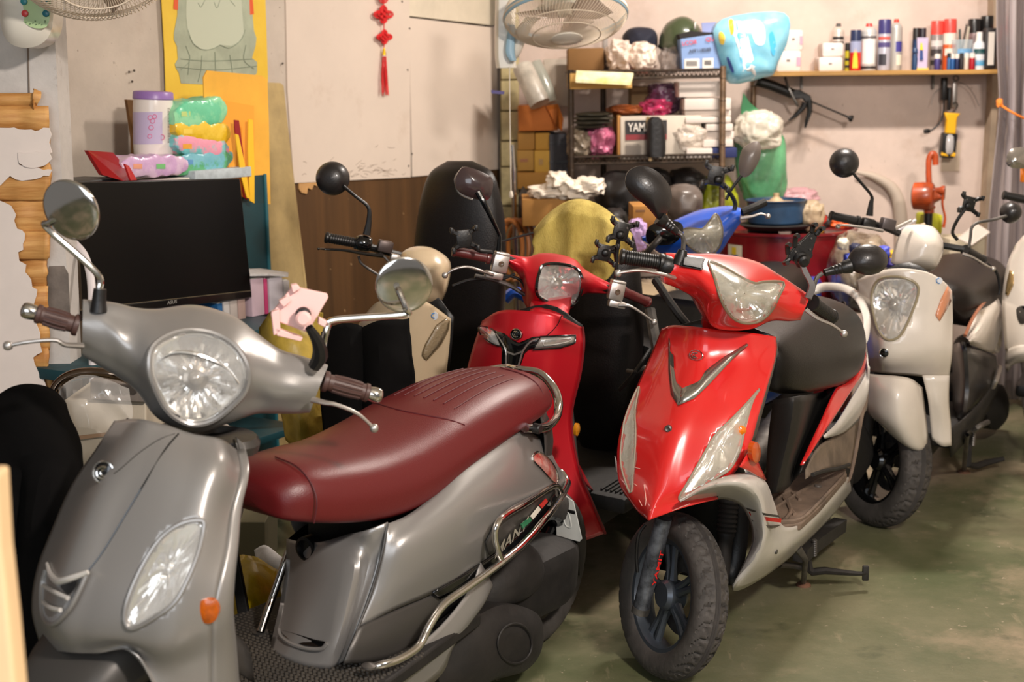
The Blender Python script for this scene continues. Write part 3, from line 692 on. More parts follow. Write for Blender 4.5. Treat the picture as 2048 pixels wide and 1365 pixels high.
part('side_cowl', _cw, M_GREY, g, solid=.004)
part('side_cowl', MB().patch([[G.w(x, -y, z) for x, y, z in r_] for r_ in [[G.loc(p) for p in PL(G, q[2:], 'Y')] for q in cw]], 4, 4), M_GREY, g, solid=.004)
part('cowl_seam', MB().tube(PL(G, [(775, 1048, .152), (764, 1108, .157), (743, 1184, .152), (716, 1257, .153), (690, 1322, .158)], 'Y'), .0028, n=6), M_GREYD, g)
part('side_panel', MB().patch([PL(G, q, 'Y') for q in (
 [(717, 1256, .155), (785, 1222, .165), (866, 1188, .175), (940, 1148, .175), (990, 1118, .17)],
 [(700, 1295, .16), (765, 1275, .175), (840, 1240, .18), (900, 1190, .175), (985, 1140, .165)],
 [(688, 1328, .16), (745, 1325, .17), (805, 1308, .175), (875, 1245, .17), (980, 1160, .155)])], 4, 4), M_GREYD, g, solid=.004)
part('vent', MB().dome(PL(G, [(880, 1262, .19), (885, 1245, .19), (955, 1195, .185), (962, 1200, .185), (950, 1215, .185), (905, 1262, .19), (882, 1290, .19)], 'Y'), G.y*.006, rings=3, sm=2, skirt=.01), M_BLKG, g)
part('gloss_trim', MB().patch([PL(G, q, 'Y') for q in ([(866, 1186, .185), (940, 1142, .188), (1000, 1100, .19), (1060, 1045, .17), (1108, 985, .13)], [(880, 1200, .185), (955, 1155, .188), (1015, 1115, .19), (1075, 1055, .17), (1116, 1000, .13)])], 3, 4), M_BLKG, g, solid=.004)
part('badge_panel', MB().patch([PL(G, q, 'Y') for q in ([(972, 1085, .203), (1005, 1030, .208), (1050, 1000, .195), (1105, 972, .145)], [(980, 1112, .195), (1020, 1085, .205), (1065, 1040, .185), (1112, 985, .13)])], 3, 4), M_GREYD, g, solid=.004)
tx = MB(); a_ = G.Y(972, 1122, .214); b_ = G.Y(1085, 1015, .19); tx.text("MANY", a_.lerp(b_, .4), b_-a_, G.z, .036, depth=.004, shear=.25, wide=1.5)
part('lettering', tx, mat('letter_silver', (214, 208, 190), .3, metal=.6), g, smooth=0)
for q, m_, nm in (([(1043, 1050), (1060, 1036), (1064, 1042), (1046, 1058)], mat('badge_green', (20, 110, 70), .5), 'green_stripe'), ([(1062, 1034), (1078, 1014), (1082, 1020), (1066, 1040)], mat('badge_white', (225, 220, 205), .5), 'white_stripe'), ([(1080, 1012), (1093, 998), (1096, 1004), (1084, 1018)], mat('badge_red', (190, 40, 30), .5), 'red_stripe')):
    part(nm, MB().prism(PL(G, [(x, y, .214-(x-1040)*.0008) for x, y in q], 'Y'), -G.y*.003), m_, g, smooth=0)
part('lower_spar', MB().patch([PL(G, q, 'Y') for q in ([(700, 1368, .18), (800, 1318, .19), (880, 1255, .2), (940, 1180, .2), (962, 1126, .19)], [(740, 1372, .19), (825, 1340, .2), (900, 1280, .21), (962, 1205, .21), (983, 1165, .2)], [(860, 1375, .19), (890, 1340, .2), (910, 1290, .205), (965, 1215, .205), (986, 1172, .19)])], 4, 4), M_GREY, g, solid=.004)
part('gearbox_cover', MB().dome(PL(G, [(x, y, .17) for x, y in [(880, 1372), (893, 1314), (922, 1262), (958, 1231), (1002, 1211), (1045, 1214), (1078, 1232), (1087, 1265), (1080, 1309), (1050, 1343), (987, 1362), (938, 1386)]], 'Y'), G.y*.035, rings=6, sm=4, skirt=.06, power=3.5), M_DIRT, g)
part('cover_rim', MB().tube(PL(G, [(1030+34*math.cos(t), 1288+40*math.sin(t), .207) for t in [R(a) for a in range(0, 360, 30)]], 'Y'), .003, n=6, closed=True), M_DIRT, g)
part('air_filter_box', MB().dome(PL(G, [(x, y, .12) for x, y in [(958, 1222), (970, 1168), (1007, 1124), (1050, 1088), (1078, 1108), (1085, 1138), (1072, 1172), (1040, 1202), (990, 1222)]], 'Y'), G.y*.04, rings=6, sm=4, skirt=.08, power=3.5), M_DIRT, g)
# rails
def rail(L_, r=.0085, fr=G, rt=g, nm='guard_rail', y=.23): return part(nm, MB().tube([fr.Y(a, b, c) for a, b, c in L_], r, n=14, sm=6), M_CHROME, rt)
rail([(734, 1337, .2), (765, 1330, .225), (800, 1318, .24), (838, 1292, .245), (860, 1250, .245), (890, 1208, .245), (940, 1172, .245), (1000, 1128, .245), (1045, 1090, .235), (1085, 1045, .21), (1112, 1010, .17), (1134, 972, .11), (1132, 960, .09), (1122, 945, .07), (1108, 940, .05)])
rail([(1004, 1122, .243), (996, 1102, .243), (990, 1072, .243), (995, 1048, .243), (1012, 1030, .235), (1050, 1008, .21), (1108, 973, .15), (1122, 990, .14), (1116, 1006, .15)], r=.0075)
part('guard_rail', MB().tube([G.X(577, 1104, -.47), G.X(566, 1135, -.45), G.X(546, 1192, -.42), G.X(536, 1220, -.40), G.Z(521, 1265, .315)], .0085, n=14, sm=6), M_CHROME, g)
part('rail_foot', MB().lathe(G.Z(520, 1267, .308), G.z, [(0, .017), (.004, .017), (.006, .012), (.008, .006), (.012, 0)], n=20), M_STEEL, g)
part('rail_foot', MB().lathe(G.Y(738, 1335, .21), G.z, [(0, .015), (.004, .015), (.006, .01), (.01, 0)], n=20), M_STEEL, g)
gr_ = part('grab_rail', MB().tube([G.w(-.95, -.16, .70), G.w(-1.08, -.165, .72), G.Y(1000, 738, -.12), G.Y(1036, 740, -.06), G.Y(1078, 747, 0), G.Y(1106, 775, .05), G.Y(1117, 808, .08), G.Y(1110, 838, .11), G.Y(1088, 856, .14), G.Y(1050, 856, .15)], .0115, n=14, sm=6), M_CHROME, g)
part('bolt_cap', MB().lathe(G.Y(1075, 858, .165), G.y, [(-.01, .012), (.006, .012), (.009, .009), (.009, 0)], n=14), M_BLK, gr_)
TLP = [(1066, 912), (1076, 905), (1092, 914), (1106, 930), (1114, 948), (1116, 962), (1110, 968), (1094, 952), (1080, 936), (1068, 924)]
tl = part('tail_light', MB().dome(CSF.pts(TLP, .003), G.y*.012, rings=5, sm=3, skirt=.01), mat('tail_red', (196, 66, 60), .12, coat=1, rgb2=(214, 170, 160), vscale=26), g)
part('tail_light_rim', MB().tube(CSF.pts(TLP, .004), .003, n=6, sm=3, closed=True), M_CHROME, tl)
part('rear_skirt', MB().patch([[G.w(-1.08, -.12, .70), G.w(-1.17, -.07, .69), G.w(-1.19, 0, .69), G.w(-1.17, .07, .69), G.w(-1.08, .12, .70)], [G.w(-1.1, -.13, .6), G.w(-1.23, -.07, .58), G.w(-1.26, 0, .58), G.w(-1.23, .07, .58), G.w(-1.1, .13, .6)], [G.w(-1.1, -.12, .45), G.w(-1.2, -.06, .42), G.w(-1.22, 0, .42), G.w(-1.2, .06, .42), G.w(-1.1, .12, .45)]], 4, 4), M_GREYD, g, solid=.004)
pl = PL(G, [(1112, 990, -1.36), (1128, 988, -1.36), (1148, 1003, -1.36), (1165, 1078, -1.36), (1160, 1084, -1.36), (1114, 1072, -1.36)])
M_PLATE = mat('plate_white', (205, 206, 200), .45, var=.08)
plo = part('licence_plate', MB().prism(pl, G.x*.003), M_PLATE, g, bev=.001)
part('plate_relief', MB().tube(PL(G, [(1127, 1038, -1.357), (1132, 1052, -1.357), (1142, 1054, -1.357), (1138, 1030, -1.357), (1130, 1018, -1.357)]), .0022, n=6), M_PLATE, plo)
part('mud_flap', MB().prism([G.w(-1.36, -.07, .36), G.w(-1.36, .07, .36), G.w(-1.42, .06, .16), G.w(-1.42, -.06, .16)], G.x*.006), M_BLK, g, bev=.002)
part('body_core', MB().loft([[G.w(x, a*w, z0+b*h) for a, b in ((1, -.9), (1, 0), (.8, 1), (-.8, 1), (-1, 0), (-1, -.9))] for x, w, z0, h in ((-.5, .09, .48, .12), (-.8, .12, .52, .12), (-1.1, .11, .58, .08))], n=2, nr=2), M_BLK, g)
# floor board with its studded rubber mat
part('floorboard', MB().prism([G.w(*q) for q in ((-.05, -.2, .305), (-.05, .2, .305), (-.3, .245, .305), (-.75, .20, .315), (-.75, -.20, .315), (-.3, -.235, .305))], -G.z*.03), M_DIRT, g, bev=.006)
st_ = MB()
for i in range(52):
    for j in range(36):
        x = -.07-i*.0105; y = -.21+j*.0122+(i % 2)*.003
        if x < -.4 and abs(y) < .13 or abs(y) > .21+max(0, -.1-x)*.15: continue
        if x < -.52: continue
        c = G.w(x, y, .307); q = [c+G.x*.0042*math.cos(t)+G.y*.0052*math.sin(t) for t in (0, 1.047, 2.094, 3.1416, 4.189, 5.236)]
        st_.add(q+[v+G.z*.0036 for v in [c+(p-c)*.7 for p in q]], [(6, 7, 8, 9, 10, 11)]+[(k, (k+1) % 6, (k+1) % 6+6, k+6) for k in range(6)])
part('floor_stud', st_, mat('stud_rubber', (74, 68, 60), .6, var=.2), g, smooth=0, kind='stuff')
# ================================================================== red and white scooter (front)
M_RED = mat('gloss_red_paint', (214, 38, 36), .22, coat=.7, var=.05, vscale=4)
M_WHT = mat('scooter_white', (212, 206, 198), .28, coat=.5, var=.08, vscale=6)
layer(MATS['scooter_white'], (150, 138, 122), 30, .66, .76, detail=4, seed=3)
M_SEAT = mat('black_seat_vinyl', (15, 12, 10), .34, bump=.2, bscale=380, spec=.35)
M_FLB = mat('dusty_floorboard', (128, 108, 92), .75, var=.3, vscale=9, bump=.3)
M_GPL = mat('grey_plastic', (92, 84, 76), .6, var=.25, vscale=7, bump=.2)
B = Frame((.36, 3.33, 0), 28, 4)
b = root('scooter', 'glossy red scooter with white lower panels, chrome V on its front', 'scooter', B.o, 'parked motor scooters')
SB = Frame((.515, 3.31, 0), -10, 14)
cat = [(1418, 524), (1432, 540), (1452, 538), (1483, 555), (1510, 566), (1530, 564), (1551, 561), (1567, 566), (1566, 580), (1557, 595), (1541, 624), (1518, 643), (1490, 647), (1466, 637), (1450, 617), (1439, 590), (1429, 553)]
CAT = [(1418, 524), (1450, 536), (1483, 555), (1510, 567), (1530, 564), (1567, 566), (1557, 594), (1541, 624), (1518, 643), (1490, 647), (1466, 637), (1450, 617), (1439, 590), (1428, 553)]
BC = cowl(b, SB, [
 ((1332, 506), (1328, 567), [-.02, 0, .005, .005, 0, -.02], -.05),
 ((1358, 507), (1360, 580), [-.02, .01, .02, .02, .01, -.02], -.07),
 ((1395, 508), (1392, 602), [-.03, .02, .05, .05, .03, -.02], -.09),
 ((1432, 508), (1424, 652), [-.06, .03, .08, .085, .04, -.02], -.11),
 ((1480, 514), (1464, 662), [-.07, .035, .10, .11, .06, -.02], -.12),
 ((1520, 526), (1506, 658), [-.06, .03, .085, .09, .05, -.02], -.11),
 ((1553, 546), (1543, 643), [-.03, .02, .055, .06, .03, -.02], -.09),
 ((1588, 569), (1578, 643), [-.02, .01, .02, .02, .01, -.02], -.07),
 ((1621, 592), (1600, 641), [-.02, 0, .005, .005, 0, -.02], -.05)], M_RED, hole=CAT)
front_lamp(b, BC.pts(CAT, .002), SB.x*.02, mat('lens_edge', (120, 108, 88), .35), rimr=.0035, deep=.04, lens=M_HAZE, slens=(BC, CAT, .008))
part('steering_neck', MB().loft([[P+B.x*a*.06+B.y*b_*.062 for a, b_ in ((1, 0), (.7, .7), (0, 1), (-.7, .7), (-1, 0), (-.7, -.7), (0, -1), (.7, -.7))] for P in (B.Y(1446, 690, 0), B.Y(1450, 655, 0), SB.X(1458, 610, -.03))], n=2, nr=2), M_RED, b)
SHB = [
 [(1323, 658), (1346, 651), (1398, 655), (1440, 661), (1500, 666), (1552, 674)],
 [(1306, 700), (1338, 698), (1391, 712), (1440, 712), (1502, 712), (1553, 706)],
 [(1277, 765), (1312, 775), (1367, 785), (1422, 782), (1482, 775), (1537, 765)],
 [(1250, 830), (1285, 850), (1342, 855), (1390, 850), (1455, 838), (1518, 828)],
 [(1235, 895), (1268, 925), (1325, 918), (1370, 915), (1435, 898), (1500, 892)],
 [(1238, 965), (1264, 985), (1312, 975), (1355, 970), (1412, 955), (1474, 940)],
 [(1264, 1010), (1276, 1020), (1303, 1012), (1330, 1005), (1372, 995), (1436, 986)],
 [(1284, 1033), (1290, 1037), (1297, 1041), (1320, 1033), (1365, 1017), (1436, 997)]]
bof = [-.10, -.045, 0, -.018, -.055, -.115]
LR = [(1519, 779), (1506, 800), (1491, 850), (1480, 900), (1460, 938), (1435, 955), (1395, 982), (1358, 999), (1376, 965), (1404, 916), (1430, 872), (1466, 836), (1495, 806)]
LL = [(1278, 774), (1270, 820), (1271, 880), (1263, 984), (1248, 955), (1241, 916), (1246, 860), (1250, 838), (1264, 800)]
rows = []
for r_ in SHB:
    xc = xcen(B, *r_[2]); rows.append([B.X(r_[j][0], r_[j][1], xc+bof[j]) for j in range(6)])
_m = MB().patch(rows, 8, 8); BSF = Surf(_m); cut(_m, spx(LR, 3), shrink=.94); cut(_m, spx(LL, 3), shrink=.92)
part('front_shield', _m, M_RED, b, solid=.004, smooth=45)
front_lamp(b, BSF.pts(LR, .001), B.x*.012+B.y*.010, mat('lens_frame', (150, 140, 122), .4), rimr=.003, deep=.018, bulb=False, nm='front_indicator', lens=M_HAZE, slens=(BSF, LR, .006))
part('indicator_bulb', MB().lathe(BSF.at(1480, 860, -.008), B.x+B.y, [(-.01, .012), (.01, .012), (.016, 0)], n=14, sm=2), M_AMB, b)
front_lamp(b, BSF.pts(LL, .001), B.x*.010-B.y*.010, MATS['lens_frame'], rimr=.0025, deep=.014, bulb=False, nm='front_indicator', lens=M_HAZE, slens=(BSF, LL, .004))
# chrome V
V1 = [(1337, 676), (1342, 700), (1345, 742), (1362, 752), (1368, 776), (1390, 762), (1405, 762), (1412, 745), (1450, 716), (1495, 690), (1470, 716), (1430, 752), (1410, 784), (1392, 798), (1357, 812), (1342, 785), (1336, 740)]
M_SCH = mat('satin_chrome', (176, 172, 162), .22, metal=.85)
ch = part('chrome_chevron', decal(BSF, [(1337, 676), (1337, 742), (1342, 790), (1357, 812)], [(1340, 700), (1349, 745), (1352, 764), (1366, 778)], lift=.004, bulge=.002), M_SCH, b, solid=.003)
part('chevron_arm', decal(BSF, [(1357, 812), (1390, 797), (1420, 768), (1462, 722), (1496, 689)], [(1366, 778), (1400, 764), (1412, 742), (1450, 714), (1494, 689)], lift=.004, bulge=.003), M_SCH, ch, solid=.003)
part('chevron_gap', decal(BSF, [(1338, 700), (1338, 728)], [(1347, 712), (1348, 736)], lift=.006), M_BLKG, ch)
badge(b, BSF.at(1393, 711, .004), B.y+B.x*.2, B.z*.95-B.x*.25, .0125, M_RED, w=1.55)
part('screw', MB().lathe(BSF.at(1337, 858, .002), B.x, [(-.002, .009), (.003, .009), (.005, .006), (.003, .003), (.003, 0)], n=20), M_STEEL, b)
sc = MB()
for q in ([(1268, 935), (1280, 938)], [(1288, 970), (1292, 1000), (1290, 1012)], [(1268, 968), (1274, 972)], [(1300, 1022), (1312, 1014)], [(1345, 1022), (1380, 1008)], [(1448, 965), (1470, 955)], [(1278, 1000), (1284, 1012)]):
    sc.tube([BSF.at(x, y, .0012) for x, y in q], .0007, n=4, sm=2)
part('scratch', sc, mat('paint_scratch', (236, 196, 180), .8), b, kind='stuff')
# flank between shield and leg room
fl = []
for r_, d in zip(SHB[:5], (.02, .045, .07, .09, .10)):
    P = B.X(r_[5][0], r_[5][1], xcen(B, *r_[2])-.115); fl.append([P, P-B.x*d*.5-B.y*.004, P-B.x*d-B.y*.02])
part('shield_flank', MB().patch(fl, 4, 3), M_GPL, b, solid=.004)
part('inner_shield', MB().patch([[a-B.x*.03+B.y*.01, c-B.x*.16, e_] for a, c, e_ in zip([q[0] for q in rows[:6]], [q[2] for q in rows[:6]], [f_[2] for f_ in fl]+[rows[5][5]-B.x*.12])], 3, 4), M_BLK, b, solid=.004)
part('red_fin', MB().patch([PL(B, q, 'Y') for q in ([(1480, 935, .185), (1494, 912, .19), (1500, 900, .19)], [(1492, 940, .19), (1510, 930, .195), (1510, 912, .19)], [(1531, 962, .195), (1532, 961, .195), (1533, 960, .195)])], 3, 3), M_RED, b, solid=.003)
# white belly panel
wp = [
 [(1358, 1000, .06), (1425, 962, .125), (1490, 946, .175), (1530, 962, .195), (1550, 1010, .20), (1566, 1052, .205), (1603, 1049, .205), (1642, 1013, .20), (1697, 955, .195)],
 [(1360, 1003, .07), (1420, 975, .135), (1478, 970, .19), (1516, 995, .21), (1530, 1060, .215), (1530, 1110, .20), (1582, 1095, .205), (1650, 1028, .20), (1701, 968, .19)],
 [(1362, 1004, .05), (1415, 1003, .09), (1452, 1000, .12), (1488, 1020, .15), (1504, 1085, .16), (1467, 1182, .13), (1558, 1134, .15), (1656, 1042, .16), (1703, 983, .16)]]
_w = MB().patch([PL(B, q, 'Y') for q in wp], 6, 6); BWS = Surf(_w)
part('belly_panel', _w, M_WHT, b, solid=.004, smooth=45)
part('red_stripe', MB().patch([BWS.pts(q, .0015) for q in ([(1497, 1024), (1530, 1034), (1563, 1038)], [(1500, 1031), (1532, 1042), (1562, 1046)])], 2, 4), M_RED, b)
part('grey_stripe', MB().patch([BWS.pts(q, .0015) for q in ([(1491, 1016), (1525, 1026), (1557, 1031)], [(1495, 1021), (1527, 1031), (1560, 1036)])], 2, 4), M_GPL, b)
part('grey_stripe', MB().patch([BWS.pts(q, .0015) for q in ([(1503, 1040), (1532, 1051), (1563, 1050)], [(1506, 1044), (1535, 1056), (1552, 1056)])], 2, 4), M_GPL, b)
part('screw', MB().lathe(BWS.at(1552, 1104, .001), B.y, [(-.002, .006), (.003, .006), (.003, 0)], n=14), M_STEEL, b)
part('belly_panel', MB().patch([PL(B, [(x, y, -.02) for x, y in q], 'X') for q in ([(1230, 912), (1245, 955), (1266, 990)], [(1233, 940), (1248, 970), (1262, 986)])], 2, 3), M_WHT, b, solid=.003, label='small white panel under the right indicator')
part('wheel_arch', MB().patch([[B.w(x, y, z) for y in (-.12, 0, .12)] for x, z in ((.05, .50), (-.04, .55), (-.13, .53), (-.2, .44), (-.22, .3), (-.18, .2))], 3, 3), M_BLK, b, solid=.004)
# amber reflector
part('side_reflector', MB().dome(PL(B, [(1513+9*math.cos(t), 906+21*math.sin(t), .205) for t in [R(45*i) for i in range(8)]], 'Y'), B.y*.004+B.x*.002, rings=4, sm=3, skirt=.014), mat('amber_red', (206, 84, 20), .15, coat=.6), b)
# floor board and leg room
_f = MB().prism([B.Z(x, y, .335) for x, y in [(1535, 1000), (1552, 1045), (1566, 1052), (1603, 1047), (1640, 1013), (1694, 950), (1690, 928), (1640, 930), (1560, 965)]], -B.z*.02)
fb = part('floorboard', _f, M_FLB, b, bev=.004)
for q in ([(1552, 1000), (1580, 985), (1600, 1000)], [(1560, 985), (1582, 1020), (1570, 1040)], [(1545, 1020), (1562, 1010), (1600, 985), (1640, 960)], [(1590, 1030), (1582, 1020), (1575, 1000)], [(1560, 1045), (1600, 1040), (1636, 1008), (1690, 950)]):
    part('floor_rib', MB().tube([B.Z(x, y, .338) for x, y in q], .006, n=6, sm=3), M_FLB, fb)
part('floor_plug', MB().lathe(B.Z(1636, 973, .336), B.z, [(0, .011), (.004, .009), (.004, 0)], n=18), M_GPL, fb)
tn = [
 [(1548, 800, -.42), (1600, 792, -.44), (1640, 785, .10, 'Y'), (1672, 775, .14, 'Y')],
 [(1540, 860, -.42), (1590, 860, -.42), (1620, 850, .10, 'Y'), (1648, 830, .145, 'Y')],
 [(1535, 925, -.40), (1572, 925, -.40), (1592, 918, .11, 'Y'), (1618, 898, .15, 'Y')],
 [(1534, 990, -.38), (1556, 985, -.38), (1578, 972, .12, 'Y'), (1603, 945, .155, 'Y')]]
part('tunnel_cover', MB().patch([PL(B, q) for q in tn], 5, 4), mat('scuffed_black', (28, 25, 22), .55, var=.3, vscale=6, bump=.2), b, solid=.004)
part('side_stripe', MB().patch([PL(B, q, 'Y') for q in ([(1716, 690, .15), (1700, 755, .155), (1672, 778, .155), (1640, 845, .165), (1600, 930, .16)], [(1730, 702, .165), (1722, 745, .175), (1690, 795, .18), (1655, 852, .185), (1608, 928, .17)], [(1734, 715, .17), (1729, 745, .175), (1708, 775, .18), (1668, 838, .18), (1612, 922, .17)])], 4, 5), M_RED, b, solid=.004)
part('side_cowl', MB().patch([PL(B, q, 'Y') for q in ([(1735, 705, .165), (1731, 745, .172), (1700, 800, .178), (1672, 845, .178), (1646, 872, .178)], [(1737, 730, .18), (1733, 780, .19), (1710, 815, .19), (1675, 858, .185), (1647, 875, .18)], [(1737, 745, .18), (1733, 800, .18), (1727, 826, .18), (1690, 862, .18), (1648, 876, .178)])], 4, 5), M_WHT, b, solid=.004)
part('side_edge', MB().tube(PL(B, [(1737, 740, .18), (1733, 800, .19), (1724, 830, .19), (1712, 900, .195), (1700, 955, .195), (1690, 968, .19)], 'Y'), [.003, .005, .006, .006, .005, .003], n=8), MATS['dusty_floorboard'], b)
part('rear_foot_panel', MB().patch([PL(B, q, 'Y') for q in ([(1722, 832, .17), (1690, 862, .165), (1640, 892, .165), (1612, 940, .16)], [(1716, 870, .18), (1690, 890, .175), (1650, 915, .17), (1612, 950, .165)], [(1704, 940, .19), (1690, 935, .185), (1650, 940, .18), (1612, 958, .17)])], 4, 4), mat('dusty_brown_plastic', (140, 122, 104), .7, var=.3, vscale=8), b, solid=.004)
part('tool_seam', MB().tube(PL(B, [(1625, 950, .185), (1650, 942, .19), (1675, 938, .195), (1698, 930, .2)], 'Y'), .006, n=6), M_DIRT, b)
seat_loft(b, B, [(-.40, .775, .70, .06, .02), (-.42, .80, .66, .12, .05), (-.55, .81, .635, .15, .08), (-.72, .82, .615, .165, .10), (-.88, .825, .60, .175, .11), (-1.02, .82, .60, .175, .11), (-1.10, .80, .62, .16, .09), (-1.15, .75, .66, .10, .05)], M_SEAT)
gr_ = [(1638, 604), (1655, 588), (1688, 590), (1707, 612), (1720, 655), (1722, 690)]
part('grab_handle', MB().loft([[P+u*a+v_*c_ for a, c_ in ((w_, 0), (w_*.6, .012), (-w_*.6, .012), (-w_, 0), (-w_*.6, -.014), (w_*.6, -.014))] for P, u, v_, w_ in
  [(B.Y(x, y, k), (B.Y(x, y, k)-B.Y(1660, 680, k*.5)).normalized(), B.x*.3+B.z*.1+B.x*.9, w) for x, y, k, w in ((1626, 582, -.16, .016), (1650, 575, -.12, .018), (1690, 578, -.02, .018), (1718, 598, .06, .019), (1733, 635, .12, .018), (1731, 675, .15, .014), (1722, 695, .16, .008))]], n=5, nr=3), M_WHT, b)
part('handle_hole', MB().dome(PL(B, [(1679, 612, -.05), (1684, 602, -.05), (1692, 606, -.05), (1690, 616, -.05), (1682, 618, -.05)], 'Y'), B.y*.004, rings=2, sm=2), M_BLKG, b)
# wheel, fork
bc = B.Y(1343, 1200, 0.0); bc = Vector((bc.x, bc.y, .205))
bf = Frame(bc, -24, 11)
wheel(b, bc, -bf.y, .205, .088, mat('dark_blue_rim', (78, 84, 92), .35, metal=.6), spokes=5)
fa, fb_ = bf.X(1327, 1036, .06), bf.X(1281, 1222, .02)
fk = part('fork_leg', MB().tube([fa, fb_], .0205, n=20, sm=1), mat('scuffed_fork', (112, 116, 124), .38, metal=.6, var=.5, vscale=30), b)
part('fork_cap', MB().lathe(fb_, (fb_-fa), [(-.01, .022), (.006, .022), (.01, .014), (.012, 0)], n=20), M_STEEL, fk)
tx = MB(); n_ = (CAM-fa).normalized(); u_ = (fb_-fa).normalized()
tx.text('YAMIT', fa.lerp(fb_, .52)+n_*.012-u_.cross(n_)*.0165, -u_, (n_*.8+u_.cross(n_)*.9), .016, depth=.002, wide=2.0)
part('lettering', tx, mat('red_letter', (220, 36, 30), .5), fk, smooth=0)
part('brake_hose', MB().tube([bf.X(1290, 1050, .04), bf.X(1277, 1070, .04), bf.X(1273, 1110, .03), bf.X(1275, 1145, .03)], .0045, n=8), M_BLK, b)
part('fork_boot', MB().lathe(B.Y(1459, 1000, .07), B.Y(1449, 1100, .075)-B.Y(1459, 1000, .07), [(0, .026)]+[(t, r) for i in range(7) for t, r in ((.006+i*.012, .026), (.012+i*.012, .021))]+[(.092, .022), (.10, .019), (.26, .019)], n=20), M_DIRT, b)
chassis(b, B, 40, front=False, floor=None, m_rim=M_BLKG)
# stands
part('side_stand', MB().tube([B.w(-.55, .16, .20), B.Y(1611, 1120, .18), onz(1607, 1166, .01)], [.012, .008, .008], n=10, sm=1), M_STEEL, b)
part('stand_foot', MB().lathe(onz(1607, 1172, .0), (0, 0, 1), [(0, .022), (.006, .02), (.012, .01), (.012, 0)], n=18), mat('rust', (120, 82, 60), .8, var=.4, vscale=30), b)
part('stand_spring', MB().lathe(B.Y(1629, 1080, .17), B.Y(1629, 1122, .17)-B.Y(1629, 1080, .17), [(i*.0035, .006+.002*(i % 2)) for i in range(16)], n=10), M_STEEL, b)
part('centre_stand', MB().tube([B.w(-.72, .14, .20), onz(1618, 1138, .07), onz(1650, 1142, .065), onz(1715, 1148, .05), onz(1733, 1146, .05)], [.014, .02, .018, .011, .010], n=8, sm=3, flat=.6), M_DIRT, b)
part('stand_tip', MB().box(onz(1731, 1147, .05), (.018, .012, .045), bev=.003), M_DIRT, b)
part('centre_stand', MB().tube([onz(1560, 1130, .09), onz(1590, 1133, .075), onz(1620, 1140, .065)], .009, n=8, sm=2), M_STEEL, b)
part('footrest_bracket', MB().loft([[P+B.y*a+B.z*c_ for a, c_ in ((.02, .02), (.02, -.02), (-.02, -.02), (-.02, .02))] for P in (B.Y(1680, 1050, .14), B.Y(1630, 1085, .15), B.Y(1600, 1112, .15))], n=2, nr=1, smooth_ring=False), M_DIRT, b)
part('exhaust_guard', MB().dome(PL(B, [(1690, 870, .12), (1725, 850, .12), (1745, 880, .12), (1742, 925, .12), (1715, 965, .12), (1700, 955, .12)], 'Y'), B.y*.03, rings=4, sm=3, skirt=.08), M_DIRT, b)
# controls
g1, g2 = SB.X(1326, 526, -.01), SB.X(1240, 513, -.02)
gp_ = grip(b, g1, g2, .0165, M_BLK, rings=14)
part('throttle_housing', MB().lathe(SB.X(1345, 534, -.01), (g2-g1), [(0, .024), (.018, .026), (.03, .022), (.034, .017)], n=20, sm=2), M_BLK, b)
grip(b, SB.X(1622, 605, -.03), SB.X(1664, 634, -.13), .0165, M_BLK, rings=14)
lever(b, PL(SB, [(1348, 556, .03), (1325, 549, .045), (1281, 541, .05), (1243, 545, .045), (1236, 547, .04)]), M_ALU)
lever(b, PL(SB, [(1612, 620, .03), (1635, 637, .045), (1664, 650, .05), (1688, 668, .045)]), M_ALU)
rs = MB().prism(BC.pts([(1364, 512), (1411, 518), (1406, 541), (1361, 533)], .012), -SB.x*.022)
ro = part('reservoir', rs, mat('reservoir_black', (44, 42, 42), .5, bump=.2, spec=.3), b, bev=.003)
part('reservoir_lid', MB().prism(BC.pts([(1368, 514), (1407, 520), (1403, 537), (1366, 530)], .017), -SB.x*.006), MATS['reservoir_black'], ro, bev=.002)
Mr = [(1251, 360), (1258, 342), (1281, 332), (1308, 339), (1330, 358), (1343, 384), (1341, 412), (1330, 432), (1318, 440), (1306, 427), (1290, 410), (1268, 394), (1255, 378)]
M_MBK = mat('mirror_black', (34, 31, 31), .38, bump=.15, bscale=200, coat=.15)
mirror_shape(b, PL(SB, [(x, y, -.03) for x, y in Mr]), SB.x-SB.y*.1, M_MBK, deep=.028, label='large black teardrop mirror on the right handlebar')
st = part('mirror_stalk', MB().tube(PL(SB, [(1352, 463, -.03), (1363, 470, -.03), (1367, 482, -.02), (1366, 502, 0)]), .0055, n=10), M_STEEL, b)
part('boot', MB().lathe(SB.X(1318, 436, -.03), SB.X(1353, 464, -.03)-SB.X(1318, 436, -.03), [(0, .017), (.012, .016)]+[(t, r) for i in range(4) for t, r in ((.016+i*.008, .0145-i*.001), (.02+i*.008, .0125-i*.001))]+[(.056, .009)], n=16), M_BLK, st)
part('boot', MB().tube([SB.X(1366, 500, 0), SB.X(1362, 515, 0), SB.X(1356, 533, .005)], [.0105, .015, .018], n=14, sm=3), M_BLK, st)
Ml = [(1696, 524), (1707, 502), (1730, 490), (1757, 493), (1774, 509), (1775, 528), (1760, 545), (1734, 551), (1709, 543), (1698, 535)]
mirror_shape(b, PL(SB, [(x, y, -.03) for x, y in Ml]), SB.x, M_MBK, deep=.03, label='large black teardrop mirror on the left handlebar')
st = part('mirror_stalk', MB().tube(PL(SB, [(1645, 547, -.03), (1634, 556, -.03), (1627, 575, -.02), (1618, 600, 0)]), .0055, n=10), M_STEEL, b)
